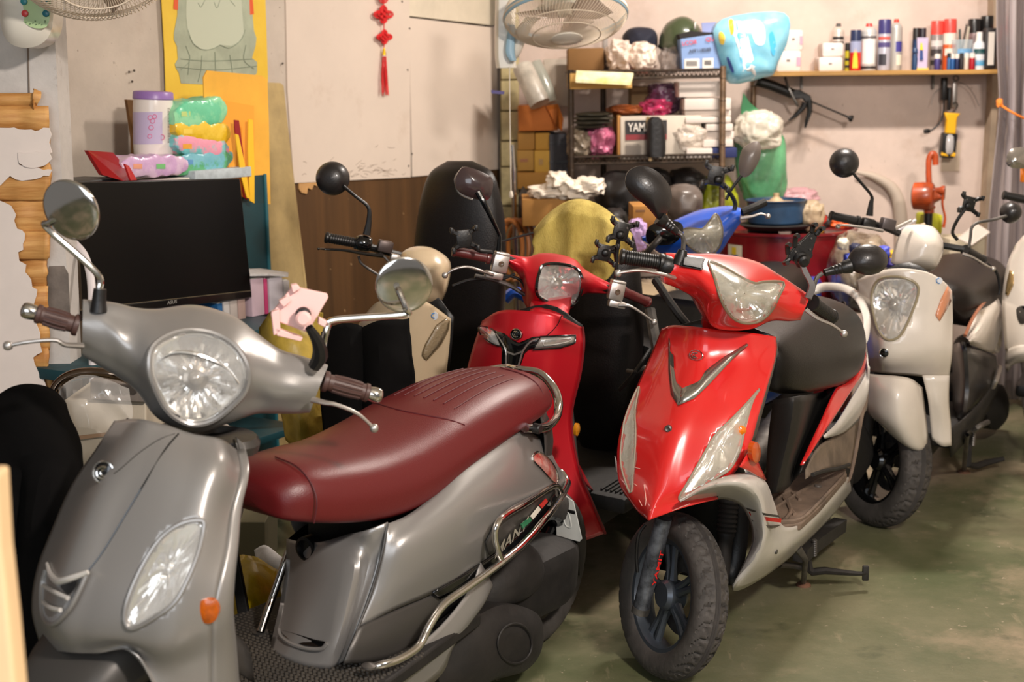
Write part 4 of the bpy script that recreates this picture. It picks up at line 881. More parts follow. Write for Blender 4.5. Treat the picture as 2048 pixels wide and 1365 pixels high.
part('boot', MB().lathe(SB.X(1700, 532, -.03), SB.X(1642, 548, -.03)-SB.X(1700, 532, -.03), [(0, .018), (.014, .016)]+[(t, r) for i in range(4) for t, r in ((.018+i*.009, .0145-i*.001), (.023+i*.009, .0125-i*.001))]+[(.066, .009)], n=16), M_BLK, st)
pa, pu_ = (SB.y*.80-SB.z*.62).normalized(), (SB.y*.55+SB.z*.83).normalized()
pc0 = SB.X(1608, 500, .03); f_ = pa.cross(pu_)
ph = part('phone_holder', MB().prism([pc0+SB.y*a*.001+SB.z*c_*.001 for a, c_ in ((-34, -18), (-22, 6), (-8, 22), (6, 44), (16, 46), (24, 38), (22, 0), (26, -10), (10, -40), (-2, -44), (-12, -32), (-34, -30))], SB.x*-.012), M_BLK, b, bev=.002, label='black phone holder with four claws')
for (a, c_, a2, c2) in ((-24, 2, -30, 26), (-36, -18, -44, 2), (8, 44, 6, 60), (20, 40, 26, 56), (-30, -28, -40, -40)):
    part('jaw', MB().tube([pc0+SB.y*a*.001+SB.z*c_*.001, pc0+SB.y*a2*.001+SB.z*c2*.001+SB.x*.004, pc0+SB.y*a2*.001+SB.z*(c2+3)*.001+SB.x*.02], [.006, .0065, .0055], n=8, sm=2), M_BLK, ph)
part('ball_joint', MB().lathe(pc0+SB.y*-.004-SB.z*.020, SB.x-SB.z*.2, [(0, .014), (.006, .018), (.016, .018), (.02, .014), (.03, .013), (.034, .008), (.034, 0)], n=24), M_BLK, ph)
part('arm', MB().loft([[P+SB.y*a*w_+SB.x*c_ for a, c_ in ((-1, -.004), (1, -.004), (1, .004), (-1, .004))] for P, w_ in ((SB.X(1604, 528, .05), .006), (SB.X(1612, 548, .05), .008), (SB.X(1624, 572, .05), .008), (SB.X(1616, 596, .04), .008))], n=3, nr=1, smooth_ring=False), mat('grey_arm', (104, 100, 100), .5), ph)
for a, c_ in ((-14, 12), (10, 30), (14, 4), (-20, -8), (4, -30)): part('screw', MB().lathe(pc0+SB.y*a*.001+SB.z*c_*.001, SB.x, [(0, .003), (.0025, .0025), (.0025, 0)], n=8), M_STEEL, ph)
# ================================================================== matt red scooter, seat raised
M_REDM = mat('matt_red_paint', (196, 24, 38), .34, metal=.35, coat=.1)
Q = Frame((.07, 3.86, 0), 28, 4)
q_ = root('scooter', 'satin red scooter with square headlight, dark Y garnish and its seat raised', 'scooter', Q.o, 'parked motor scooters')
SQ = Frame((.19, 3.90, 0), -12, 14)
HQ = [(1086, 531), (1115, 528), (1148, 535), (1163, 553), (1162, 584), (1151, 606), (1131, 613), (1099, 606), (1077, 593), (1073, 573), (1078, 548)]
QC = cowl(q_, SQ, [
 ((1018, 509), (1018, 533), [-.02, -.01, 0, 0, -.01, -.02], -.05),
 ((1042, 513), (1044, 560), [-.02, -.0, .01, .01, 0, -.02], -.06),
 ((1058, 514), (1055, 616), [-.03, .02, .045, .05, .02, -.02], -.08),
 ((1084, 507), (1080, 628), [-.05, .03, .075, .08, .05, -.0], -.09),
 ((1118, 509), (1112, 632), [-.05, .035, .085, .09, .06, -.0], -.10),
 ((1150, 519), (1142, 618), [-.04, .03, .075, .08, .05, -.01], -.09),
 ((1168, 537), (1166, 590), [-.03, .015, .045, .05, .03, -.02], -.08),
 ((1190, 551), (1187, 587), [-.02, 0, .01, .01, 0, -.02], -.06),
 ((1219, 566), (1212, 588), [-.02, -.01, 0, 0, -.01, -.02], -.05)], M_REDM, hole=HQ)
front_lamp(q_, QC.pts(HQ, .002), SQ.x*.014, M_BLKG, rimr=.0045, deep=.035)
part('steering_neck', MB().loft([[P+Q.x*a*.055+Q.y*b_*.055 for a, b_ in ((1, 0), (.7, .7), (0, 1), (-.7, .7), (-1, 0), (-.7, -.7), (0, -1), (.7, -.7))] for P in (Q.Y(1095, 650, 0), Q.Y(1098, 625, 0), SQ.X(1105, 590, 0))], n=2, nr=2), M_REDM, q_)
SHQ = [
 [(964, 642), (1000, 622), (1052, 622), (1110, 629), (1164, 655)],
 [(949, 685), (992, 674), (1033, 670), (1100, 680), (1166, 692)],
 [(935, 735), (975, 740), (1022, 742), (1090, 747), (1159, 748)],
 [(915, 830), (960, 842), (1012, 848), (1075, 845), (1141, 838)],
 [(905, 930), (950, 942), (1005, 948), (1078, 945), (1156, 938)],
 [(922, 1020), (965, 1050), (1030, 1062), (1112, 1062), (1184, 1010)],
 [(960, 1072), (1000, 1087), (1060, 1092), (1145, 1088), (1209, 1068)]]
qo = [-.08, -.02, 0, -.025, -.10]
rows = [[Q.X(r_[j][0], r_[j][1], min(xcen(Q, *r_[2]), .2)+qo[j]) for j in range(5)] for r_ in SHQ]
_m = MB().patch(rows, 7, 8); QSF = Surf(_m); part('front_shield', _m, M_REDM, q_, solid=.005, smooth=45)
part('shield_edge', MB().tube([r_[4]-Q.x*.004 for r_ in rows], .004, n=8), mat('dark_red_edge', (120, 14, 24), .4), q_)
part('inner_shield', MB().patch([[r_[0]-Q.x*.03+Q.y*.01, r_[2]-Q.x*.12, r_[4]-Q.x*.03-Q.y*.012] for r_ in rows], 3, 4), M_BLK, q_, solid=.004)
part('shield_seam', MB().tube(QSF.pts([(1123, 632), (1116, 648), (1105, 662), (1092, 673)], .001), .0012, n=6), M_BLKG, q_)
ga = part('y_garnish', decal(QSF, [(989, 661), (1010, 668), (1022, 679), (1037, 686), (1052, 680), (1066, 674), (1082, 673)], [(1000, 692), (1006, 703), (1014, 712), (1030, 722), (1045, 712), (1058, 700), (1070, 699)], n=20, k=4, lift=.003, bulge=.003), M_BLKG, q_, solid=.002)
part('y_stem', decal(QSF, [(1004, 700), (1003, 735), (998, 775)], [(1052, 700), (1040, 735), (1032, 775)], k=4, lift=.003, bulge=.002), M_BLKG, ga, solid=.002)
M_SILV = mat('silver_trim', (176, 172, 168), .25, metal=.8)
for P in ([(992, 668), (1003, 684), (1012, 700), (1012, 735), (1004, 775)], [(1076, 678), (1060, 684), (1046, 700), (1036, 735), (1028, 775)], [(1013, 704), (1028, 710), (1044, 704)]):
    part('silver_line', MB().tube(QSF.pts(resample(P, 8), .0065), .0028, n=6, sm=2), M_SILV, ga)
LQ1 = [(958, 654), (974, 655), (989, 663), (1000, 688), (996, 692), (978, 684), (960, 668)]
front_lamp(q_, QSF.pts(LQ1, .003), Q.x*.004-Q.y*.003, M_BLKG, rimr=.0022, deep=.002, bulb=False, nm='running_lamp', inner=M_REFL)
part('amber_insert', decal(QSF, [(964, 659), (980, 664)], [(966, 669), (984, 680)], lift=.004), M_AMB, q_, solid=.002)
part('running_lamp', decal(QSF, [(1083, 674), (1110, 674), (1135, 672), (1151, 672)], [(1068, 699), (1095, 697), (1125, 694), (1149, 687)], k=3, lift=.004, bulge=.003), mat('clear_lamp', (196, 190, 182), .15, metal=.6, bump=.6, bscale=60, coat=1), q_, solid=.003)
part('running_lamp_edge', MB().tube(QSF.pts(resample([(1080, 674), (1152, 671), (1150, 687), (1120, 696), (1066, 700)], 22), .006), .0022, n=6, sm=1), M_BLKG, q_)
for P in ([(1092, 680), (1120, 679), (1142, 677), (1141, 682), (1118, 688), (1088, 691)],): part('light_guide', MB().tube(QSF.pts(P, .0095), .0014, n=6, closed=True, sm=2), M_WHT, q_)
badge(q_, QSF.at(1033, 669, .003), Q.y+Q.x*.15, Q.z*.95-Q.x*.2, .0145, M_BLKG, w=1.2)
part('side_reflector', MB().dome([Q.Y(1156, 860, .2)+Q.x*.012*math.cos(t)+Q.z*.017*math.sin(t) for t in [R(45*i) for i in range(8)]], Q.y*.005, rings=4, sm=3, skirt=.008), mat('amber_dull', (206, 130, 24), .2, coat=.5, var=.3, vscale=60), q_)
chassis(q_, Q, 40, floor=(-.12, -.62, .31, .19), floor_m=M_DIRT, wx=.205)
part('front_fender', MB().patch([[Q.w(xx, -w, z-.09), Q.w(xx, 0, z), Q.w(xx, w, z-.09)] for xx, z, w in ((.16, .40, .05), (.1, .45, .09), (-.02, .46, .09), (-.14, .40, .08))], 4, 5), M_REDM, q_, solid=.004)
for y in (.10, .115, .13, .145, .16, .175):
    part('floor_rib', MB().tube([Q.w(-.15, y, .314), Q.w(-.3, y, .314), Q.w(-.45, y+.01, .314)], .0035, n=6, sm=2), M_DIRT, q_)
M_SQ = mat('raised_seat_vinyl', (22, 18, 17), .38, bump=.25, bscale=300, spec=.35)
# raised seat: underside away, cushion towards the front
def raised_seat(rt, fr, st, m, nm='raised_seat', label=None):
    rings = []
    for (l, r_, y, xf, th) in st:      # left and right pixel edges, forward position, thickness
        A_, B2 = fr.X(l, y, xf), fr.X(r_, y, xf); c = (A_+B2)/2; h = (B2-A_)/2
        rings.append([c+h*math.cos(t)*1.0+fr.x*th*(math.sin(t) if math.sin(t) > 0 else .25*math.sin(t)) for t in [2*math.pi*i/14 for i in range(14)]])
    return part(nm, MB().loft(rings, n=4, nr=3), m, rt, smooth=50, label=label)
raised_seat(q_, Q, [(1165, 1205, 424, -.50, .02), (1125, 1245, 440, -.49, .045), (1096, 1268, 476, -.48, .055), (1088, 1280, 540, -.48, .08), (1100, 1287, 620, -.49, .08), (1115, 1286, 700, -.50, .075), (1135, 1274, 780, -.51, .065), (1150, 1255, 850, -.53, .05), (1165, 1235, 900, -.55, .03)], M_SQ, label='black seat standing upright')
part('seat_well', MB().loft([[Q.w(x, a*w, z0+b_*h) for a, b_ in ((1, -1), (1, 0), (.9, 1), (-.9, 1), (-1, 0), (-1, -1))] for x, w, z0, h in ((-.54, .10, .48, .17), (-.8, .15, .50, .2), (-1.1, .16, .56, .16), (-1.45, .10, .64, .07))], n=3, nr=2), M_BLK, q_)
part('side_cowl', MB().patch([[Q.w(x, .17, .70), Q.w(x, .20, .60), Q.w(x, .17, .44)] for x in (-.62, -.8, -1.0, -1.2)]+[[Q.w(-1.45, .08, .72), Q.w(-1.5, .09, .66), Q.w(-1.4, .10, .6)]], 4, 4), M_REDM, q_, solid=.004)
part('side_cowl', MB().patch([[Q.w(x, -.17, .70), Q.w(x, -.20, .60), Q.w(x, -.17, .44)] for x in (-.62, -.8, -1.0, -1.2)]+[[Q.w(-1.45, -.08, .72), Q.w(-1.5, -.09, .66), Q.w(-1.4, -.10, .6)]], 4, 4), M_REDM, q_, solid=.004)
M_MGR = mat('maroon_grip', (92, 34, 34), .35, coat=.3)
grip(q_, SQ.X(980, 517, -.01), SQ.X(905, 502, -.01), .0135, M_MGR)
grip(q_, SQ.X(1242, 582, -.03), SQ.X(1296, 605, -.10), .0135, M_MGR)
rod(q_, PL(SQ, [(985, 518, -.01), (1020, 521, -.01), (1100, 545, -.03), (1215, 577, -.01), (1245, 586, -.03)]), .011, M_BLK, 'handlebar')
for c, s in (((1000, 527), 1), ((1232, 583), -1)):
    P = SQ.X(c[0], c[1], .01); ax = (SQ.y*.97-SQ.z*.0, SQ.x, SQ.z+SQ.y*-.05)
    r1 = part('reservoir', MB().box(P, (.044, .03, .05), (SQ.y, SQ.x, SQ.z), .006), M_ALU, q_, label='cast brake fluid reservoir')
    part('reservoir_lid', MB().box(P+SQ.z*.027, (.04, .032, .008), (SQ.y, SQ.x, SQ.z), .003), M_ALU, r1)
    part('sight_glass', MB().lathe(P+SQ.x*.015, SQ.x, [(0, .008), (.003, .008), (.003, .005), (.001, 0)], n=18), mat('sight', (90, 74, 60), .2, coat=1), r1)
    part('lever_mount', MB().box(P-SQ.z*.035+SQ.y*-.01*s, (.05, .026, .02), (SQ.y, SQ.x, SQ.z), .005), M_ALU, r1)
lever(q_, PL(SQ, [(985, 550, .02), (964, 543, .035), (934, 534, .045), (908, 539, .045), (890, 551, .04)]), M_ALU)
lever(q_, PL(SQ, [(1238, 610, .02), (1258, 612, .03), (1282, 626, .03), (1308, 645, .02)]), M_ALU)
Mq = [(913, 352), (926, 335), (946, 337), (970, 347), (984, 357), (986, 376), (979, 397), (966, 401), (942, 396), (918, 384), (911, 368)]
mq = mirror_shape(q_, PL(SQ, [(x, y, -.03) for x, y in Mq]), SQ.x, mat('mirror_bronze', (64, 50, 50), .18, coat=.6), deep=.022, label='dark rectangular mirror of the right handlebar')
part('mirror_edge', MB().tube(PL(SQ, [(927, 335, -.042), (912, 354, -.042), (912, 370, -.042), (920, 387, -.042), (945, 399, -.042)]), .004, n=6), M_ALU, mq)
part('mirror_stalk', MB().tube(PL(SQ, [(956, 384, -.01), (971, 412, 0), (997, 466, 0), (999, 480, 0), (998, 502, 0)]), [.009, .008, .005, .006, .008], n=10), M_BLKG, q_)
phone_holder(q_, SQ.X(928, 478, .03), SQ.y*.9+SQ.z*.3, SQ.z, .8, arm=[SQ.X(935, 480, .02), SQ.X(955, 500, .01), SQ.X(985, 505, 0)], nm='phone_holder')
rod(q_, [SQ.X(1003, 483, 0), SQ.X(1066, 466, -.01)], .0035, M_BLK, 'crossbar')
ph = phone_holder(q_, SQ.X(1242, 463, .02), SQ.y, SQ.z, .85, arm=[SQ.X(1240, 470, .02), SQ.X(1234, 500, .01), SQ.X(1232, 560, 0)], label='black phone clamp on an upright post')
phone_holder(q_, SQ.X(1208, 506, .02), SQ.y, SQ.z, .75, arm=[SQ.X(1210, 506, .02), SQ.X(1228, 504, .01), SQ.X(1232, 520, 0)], label='lower black phone clamp')
for k, P in enumerate(([(1030, 548), (1010, 556), (980, 558), (940, 560), (905, 572)], [(1050, 590), (1020, 572), (985, 560), (950, 552)], [(1052, 580), (1040, 560), (1015, 552), (990, 556)])):
    rod(q_, PL(SQ, [(x, y, -.02) for x, y in P]), (.004, .006, .004)[k], (M_BLK, M_STEEL, M_BLK)[k], 'cable')
# yellow towel over the raised seat
TW = [(1066, 470), (1085, 438), (1120, 412), (1165, 398), (1205, 405), (1240, 430), (1264, 462)]
tw = []
rr_ = random.Random(3)
ly = [0, 30, 75, 120]
for k in range(7):
    row = []
    for j in range(9):
        u = j/8; x = 1066+(1264-1066)*u
        top = 470-72*math.sin(math.pi*min(1, u*1.02+.02))**.75
        bot = 512+ (0 if u < .05 else 18*u) + (70*u if u < .9 else 65)
        bot = min(bot, 560) if u < .75 else 560-(u-.75)*250
        y = top+(bot-top)*k/6
        xf = -.375+.035*math.sin(math.pi*min(k/3, 1)*.5)+.014*math.sin(j*2.3+k*.25)-.03*abs(u-.5)
        if k == 0: xf -= .06
        row.append(Q.X(x+2*math.sin(k*1.7+j), y, xf))
    tw.append(row)
o = thing('towel', MB().patch(tw, 6, 6), mat('yellow_towel', (206, 184, 100), .95, var=.3, vscale=11, bump=.8, bscale=260, rgb2=(166, 144, 66), stretch=(1.6, 1, .5)), 'yellow terry towel draped over the top of the upright black seat', 'towel', solid=.006)
# ================================================================== white scooter
M_PEARL = mat('pearl_white', (222, 212, 200), .22, coat=.7, var=.03)
Wf = Frame((1.22, 4.54, 0), 28, 4)
w = root('scooter', 'pearl white scooter with a teardrop headlight and round white handlebar hood', 'scooter', Wf.o, 'parked motor scooters')
SHW = [
 [(1712, 562), (1748, 545), (1795, 537), (1850, 543), (1886, 562), (1904, 582)],
 [(1722, 620), (1745, 628), (1785, 615), (1845, 618), (1885, 628), (1906, 640)],
 [(1733, 688), (1750, 702), (1772, 706), (1830, 700), (1875, 698), (1905, 700)],
 [(1737, 742), (1752, 745), (1778, 748), (1830, 752), (1866, 757), (1898, 758)]]
wo = [-.12, -.05, 0, -.02, -.06, -.12]
HW = [(1768, 555), (1803, 555), (1830, 566), (1837, 584), (1826, 620), (1806, 664), (1789, 679), (1771, 678), (1756, 660), (1746, 625), (1743, 594), (1751, 567)]
rows = [[Wf.X(r_[j][0], r_[j][1], xcen(Wf, *r_[2])+wo[j]) for j in range(6)] for r_ in SHW]
_m = MB().patch(rows, 9, 8); WSF = Surf(_m); cut(_m, spx(HW)); part('front_shield', _m, M_PEARL, w, solid=.005, smooth=45)
front_lamp(w, WSF.pts(HW, .003), Wf.x*.022, mat('smoke_rim', (150, 138, 112), .3), rimr=.004, deep=.045)
part('shield_leg', MB().patch([[Wf.X(*q) for q in r_] for r_ in ([(1845, 752, .16), (1872, 752, .15), (1899, 752, .12)], [(1856, 800, .14), (1880, 805, .13), (1898, 805, .09)], [(1861, 850, .10), (1884, 850, .09), (1902, 850, .06)], [(1864, 880, .08), (1884, 893, .07), (1903, 892, .05)])], 4, 4), M_PEARL, w, solid=.008)
badge(w, WSF.at(1768, 706, .003), Wf.y, Wf.z, .0145, M_BLKG, w=1.0)
tri = [(1897, 570), (1905, 582), (1904, 604), (1880, 645), (1871, 632), (1881, 600)]
part('indicator', decal(WSF, [(1896, 572), (1882, 600), (1871, 630)], [(1904, 584), (1903, 604), (1880, 643)], n=8, k=3, lift=.004, bulge=.003), mat('indicator_orange', (214, 140, 100), .2, bump=.8, bscale=90, coat=1), w, solid=.003)
part('sticker', MB().lathe(WSF.at(1878, 562, .001), Wf.x, [(0, .011), (.001, .011), (.001, 0)], n=20), mat('sticker_white', (230, 232, 235), .4), w)
part('sticker_ring', MB().tube([WSF.at(1878+5*math.cos(t), 562+5*math.sin(t), .003) for t in [R(a) for a in range(30, 300, 30)]], .0016, n=5, sm=2), mat('sticker_blue', (70, 130, 190), .4), w)
part('inner_shield', MB().patch([[r_[0]-Wf.x*.02+Wf.y*.02, r_[2]-Wf.x*.16, r_[5]-Wf.x*.03-Wf.y*.01] for r_ in rows]+[[Wf.w(-.1, -.15, .4), Wf.w(-.16, 0, .36), Wf.w(-.05, .17, .36)]], 3, 4), M_BLK, w, solid=.004)
fd = [
 [(1736, 748, .16), (1760, 750, .20), (1790, 752, .22), (1822, 758, .20), (1845, 775, .14)],
 [(1733, 780, .17), (1762, 785, .24), (1795, 790, .27), (1828, 800, .22), (1850, 815, .14)],
 [(1733, 822, .16), (1765, 835, .24), (1800, 845, .26), (1835, 850, .20), (1855, 860, .12)],
 [(1758, 848, .12), (1785, 872, .18), (1812, 888, .20), (1840, 895, .16), (1855, 885, .11)],
 [(1790, 878, .10), (1808, 892, .13), (1824, 901, .14), (1840, 905, .12), (1851, 900, .10)]]
part('front_fender', MB().patch([PL(Wf, r_) for r_ in fd], 5, 5), M_PEARL, w, solid=.004)
wc = onz(1760, 1046, .0)+Vector((0, 0, .215)); wfr = Frame(wc, -20, 8)
wheel(w, wc, -wfr.y, .22, .10, M_BLKG)
chassis(w, Wf, 40, front=False, floor=(-.12, -.62, .30, .18), floor_m=M_DIRT)
part('fork_leg', MB().tube([wc-wfr.y*.07, wc-wfr.y*.07+Vector((0, 0, .35))+Wf.x*-.12], .02, n=12, sm=1), M_DIRT, w)
SWf = Frame((1.30, 4.62, 0), -8, 14)
part('handlebar_hood', MB().dome(PL(SWf, [(x, y, 0) for x, y in [(1832, 452), (1865, 453), (1884, 476), (1887, 502), (1878, 528), (1863, 542), (1829, 538), (1795, 532), (1793, 517), (1804, 482), (1817, 460)]]), SWf.x*.075, rings=8, sm=4, skirt=.04, power=2.6), M_PEARL, w)
seat_loft(w, Wf, [(-.38, .74, .68, .08, .03), (-.44, .765, .62, .13, .05), (-.6, .77, .59, .155, .07), (-.8, .775, .60, .165, .08), (-1.0, .78, .64, .165, .08), (-1.12, .775, .66, .14, .06), (-1.18, .74, .69, .08, .03)], mat('brown_black_seat', (24, 18, 15), .4, bump=.2, bscale=300, spec=.3))
part('side_cowl', MB().patch([PL(Wf, q, 'Y') for q in ([(1988, 585, .14), (1960, 612, .14), (1945, 640, .14), (1930, 675, .14)], [(2002, 610, .18), (1985, 635, .18), (1965, 665, .18), (1940, 682, .18)], [(2009, 650, .17), (2004, 680, .18), (1993, 708, .18), (1940, 690, .17)])], 4, 4), M_PEARL, w, solid=.004)
part('copper_trim', MB().tube(PL(Wf, [(1982, 592, .145), (1960, 615, .15), (1944, 640, .15), (1930, 672, .15)], 'Y'), .006, n=8), mat('copper_trim', (196, 130, 100), .3, metal=.7), w)
part('under_seat_panel', MB().patch([PL(Wf, q, 'Y') for q in ([(1903, 690, .05), (1925, 685, .14), (1960, 695, .17), (1992, 712, .17)], [(1905, 760, .06), (1930, 770, .16), (1965, 765, .19), (1996, 745, .18)], [(1905, 830, .1), (1925, 835, .17), (1960, 800, .19), (1994, 760, .18)])], 4, 4), mat('sheen_black', (34, 30, 28), .3, coat=.2), w, solid=.004)
part('side_skirt', MB().patch([PL(Wf, q, 'Y') for q in ([(1900, 860, .19), (1930, 838, .19), (1965, 800, .19), (1996, 750, .185)], [(1903, 915, .17), (1935, 880, .175), (1972, 830, .175), (1995, 785, .17)])], 3, 4), M_DIRT, w, solid=.006)
part('rear_guard', MB().tube(PL(Wf, [(1999, 735, .19), (1992, 760, .2), (1985, 775, .19)], 'Y'), .010, n=8), M_ALU, w)
part('exhaust_guard', MB().dome(PL(Wf, [(1985, 790, .15), (2005, 770, .15), (2012, 800, .15), (2005, 850, .15), (1985, 860, .15), (1975, 830, .15)], 'Y'), Wf.y*.04, rings=4, sm=3, skirt=.1), M_DIRT, w)
part('side_stand', MB().tube([Wf.w(-.55, .16, .22), Wf.Y(1934, 870, .2), onz(1928, 940, .01)], [.012, .008, .009], n=10, sm=1), M_STEEL, w)
part('stand_foot', MB().lathe(onz(1927, 945, 0), (0, 0, 1), [(0, .026), (.006, .022), (.012, .01), (.012, 0)], n=16), MATS['rust'], w)
part('stand_spring', MB().lathe(Wf.Y(1948, 866, .19), Wf.Y(1945, 898, .19)-Wf.Y(1948, 866, .19), [(i*.0035, .006+.002*(i % 2)) for i in range(15)], n=10), M_STEEL, w)
part('centre_stand', MB().tube([Wf.w(-.7, .14, .2), onz(1935, 930, .05), onz(1975, 925, .04), onz(2008, 918, .05)], [.013, .014, .012, .009], n=8, sm=2), M_DIRT, w)
part('footrest', MB().tube(PL(Wf, [(1946, 862, .2), (1960, 852, .22), (1975, 845, .22)], 'Y'), .01, n=8), M_STEEL, w)
def spx_mirror(rt, c, dirv, r, m=M_MBK, label=None): return part('mirror', MB().lathe(c, dirv, [(-.012, r*.9), (-.008, r), (.004, r*.97), (.02, r*.8), (.032, r*.5), (.038, 0)], n=36, sm=3), m, rt, label=label)
spx_mirror(w, SWf.X(1689, 326, -.02), (-.05, -1, .1), .0475, label='round black mirror of the right handlebar')
part('mirror_stalk', MB().tube(PL(SWf, [(1702, 342, 0), (1724, 368, 0), (1743, 392, -.01), (1742, 408, -.01), (1739, 432, -.01)]), [.005, .005, .005, .008, .012], n=10), M_BLK, w)
grip(w, SWf.X(1718, 443, -.01), SWf.X(1660, 431, -.01), .0135, M_BLK)
rod(w, PL(SWf, [(1716, 444, -.01), (1760, 452, -.03), (1820, 475, -.05), (1880, 490, -.05), (1935, 500, -.03)]), .011, M_BLK, 'handlebar')
part('switch_housing', MB().box(SWf.X(1736, 446, -.0), (.045, .035, .03), (SWf.y, SWf.x, SWf.z), .008), M_BLK, w)
part('reservoir', MB().box(SWf.X(1775, 448, .0), (.046, .035, .036), (SWf.y, SWf.x, SWf.z), .005), mat('reservoir_grey', (96, 88, 88), .4, metal=.5), w)
lever(w, PL(SWf, [(1765, 462, .02), (1740, 457, .03), (1712, 453, .04), (1682, 450, .04), (1676, 453, .03)]), M_ALU)
rod(w, PL(SWf, [(1790, 458, .01), (1810, 448, .01), (1823, 442, .01)]), .006, M_ALU, 'clutch_cable')
spx_mirror(w, SWf.X(2022, 425, -.02), (.15, -1, .25), .036, label='round black mirror of the left handlebar')
part('mirror_stalk', MB().tube(PL(SWf, [(2014, 432, 0), (1985, 440, 0), (1958, 445, 0), (1944, 455, 0), (1941, 475, 0), (1938, 495, 0)]), .005, n=10), M_STEEL, w)
grip(w, SWf.X(1930, 500, -.02), SWf.X(1966, 520, -.08), .014, M_BLK)
lever(w, PL(SWf, [(1925, 508, .03), (1945, 515, .04), (1970, 530, .04), (1986, 538, .03)]), M_ALU)
phone_holder(w, SWf.X(1938, 408, .02), SWf.y*.9, SWf.z, .8, arm=[SWf.X(1935, 412, .02), SWf.X(1915, 440, .02), SWf.X(1905, 465, .0), SWf.X(1915, 480, 0)], label='black phone holder')
rod(w, PL(SWf, [(1975, 528, 0), (1993, 545, 0), (2000, 575, 0), (1998, 590, 0)]), .005, M_BLK, 'cable')
# ================================================================== beige scooter at the board wall
M_BEI = mat('beige_paint', (206, 184, 152), .26, coat=.6, var=.04)
K = Frame((-.17, 4.12, 0), 28, 4)
k = root('scooter', 'cream beige scooter against the brown board with its black seat raised', 'scooter', K.o, 'parked motor scooters')
SHK = [
 [(712, 655), (752, 606), (800, 600), (850, 603), (902, 638)],
 [(702, 700), (738, 690), (785, 690), (842, 692), (899, 690)],
 [(690, 770), (728, 775), (775, 778), (830, 775), (891, 760)],
 [(680, 860), (718, 870), (765, 875), (820, 872), (880, 850)],
 [(690, 960), (735, 975), (785, 980), (835, 970), (885, 950)]]
rows = [[K.X(r_[j][0], r_[j][1], min(xcen(K, *r_[2]), .16)+[-.10, -.03, 0, -.025, -.11][j]) for j in range(5)] for r_ in SHK]
_m = MB().patch(rows, 7, 8); KSF = Surf(_m); part('front_shield', _m, M_BEI, k, solid=.005, smooth=45)
part('inner_shield', MB().patch([[r_[0]-K.x*.02+K.y*.02, r_[2]-K.x*.14, r_[4]-K.x*.03-K.y*.01] for r_ in rows], 3, 4), M_BLK, k, solid=.004)
part('indicator', decal(KSF, [(893, 637), (874, 650), (852, 688), (844, 709)], [(899, 642), (896, 665), (882, 690), (853, 722)], n=12, k=3, lift=.004, bulge=.003), mat('indicator_smoke', (150, 132, 104), .2, bump=1, bscale=110, coat=1), k, solid=.003)
part('indicator_edge', MB().tube(KSF.pts(resample([(893, 637), (874, 650), (852, 688), (844, 709), (853, 722), (882, 690), (897, 660), (899, 642)], 24), .006), .0018, n=6, sm=1), mat('bronze_edge', (110, 92, 66), .4), k)
part('sticker', MB().lathe(KSF.at(869, 632, .001), K.x, [(0, .012), (.001, .012), (.001, 0)], n=20), MATS['sticker_white'], k)
part('sticker_ring', MB().tube([KSF.at(869+6*math.cos(t), 632+5*math.sin(t), .003) for t in [R(a) for a in range(30, 300, 30)]], .0016, n=5, sm=2), MATS['sticker_blue'], k)
SK = Frame((-.08, 4.22, 0), -14, 14)
part('handlebar_hood', MB().dome(PL(SK, [(x, y, .02) for x, y in [(805, 519), (815, 505), (836, 497), (866, 498), (892, 513), (902, 533), (896, 572), (886, 598), (873, 611), (838, 609), (815, 585), (803, 545)]]), SK.x*.07, rings=8, sm=4, skirt=.05, power=2.6), M_BEI, k)
raised_seat(k, K, [(895, 945, 322, -.52, .02), (862, 985, 345, -.50, .05), (846, 1000, 390, -.49, .07), (836, 1010, 450, -.49, .08), (829, 1012, 530, -.49, .08), (832, 1010, 610, -.50, .075), (845, 1000, 690, -.51, .065), (860, 985, 760, -.53, .05), (880, 965, 810, -.55, .03)], M_SQ, label='black seat standing upright')
chassis(k, K, 40, floor=(-.1, -.62, .30, .17))
part('seat_well', MB().loft([[K.w(x, a*w_, z0+b_*h) for a, b_ in ((1, -1), (1, 0), (.9, 1), (-.9, 1), (-1, 0), (-1, -1))] for x, w_, z0, h in ((-.54, .10, .48, .17), (-.8, .15, .50, .2), (-1.1, .16, .56, .16), (-1.4, .10, .64, .07))], n=3, nr=2), M_BEI, k)
part('front_fender', MB().patch([[K.w(xx, -w_, z-.09), K.w(xx, 0, z), K.w(xx, w_, z-.09)] for xx, z, w_ in ((.18, .40, .05), (.1, .47, .09), (-.02, .48, .09), (-.14, .42, .08))], 4, 5), M_BEI, k, solid=.004)
spx_mirror(k, SK.X(665, 357, -.02), (.0, -1, .1), .049, label='round black mirror of the right handlebar')
part('mirror_stalk', MB().tube(PL(SK, [(686, 372, .01), (710, 392, 0), (736, 414, 0), (738, 440, 0), (733, 470, 0)]), [.005, .005, .0055, .008, .012], n=10), M_BLK, k)
grip(k, SK.X(716, 487, -.01), SK.X(650, 475, -.01), .0145, M_BLK, rings=10)
rod(k, PL(SK, [(712, 487, -.01), (760, 500, -.03), (830, 520, -.05), (900, 545, -.02)]), .011, M_BLK, 'handlebar')
part('switch_housing', MB().lathe(SK.X(742, 490, 0), SK.X(700, 482, 0)-SK.X(742, 490, 0), [(0, .018), (.01, .023), (.035, .023), (.045, .016)], n=16, sm=2), M_BLKG, k)
part('reservoir', MB().box(SK.X(770, 493, .0), (.044, .035, .034), (SK.y, SK.x, SK.z), .005), mat('reservoir_brown', (84, 72, 68), .4, metal=.5), k)
part('lever_mount', MB().box(SK.X(790, 515, .0), (.03, .03, .02), (SK.y, SK.x, SK.z), .005), M_ALU, k)
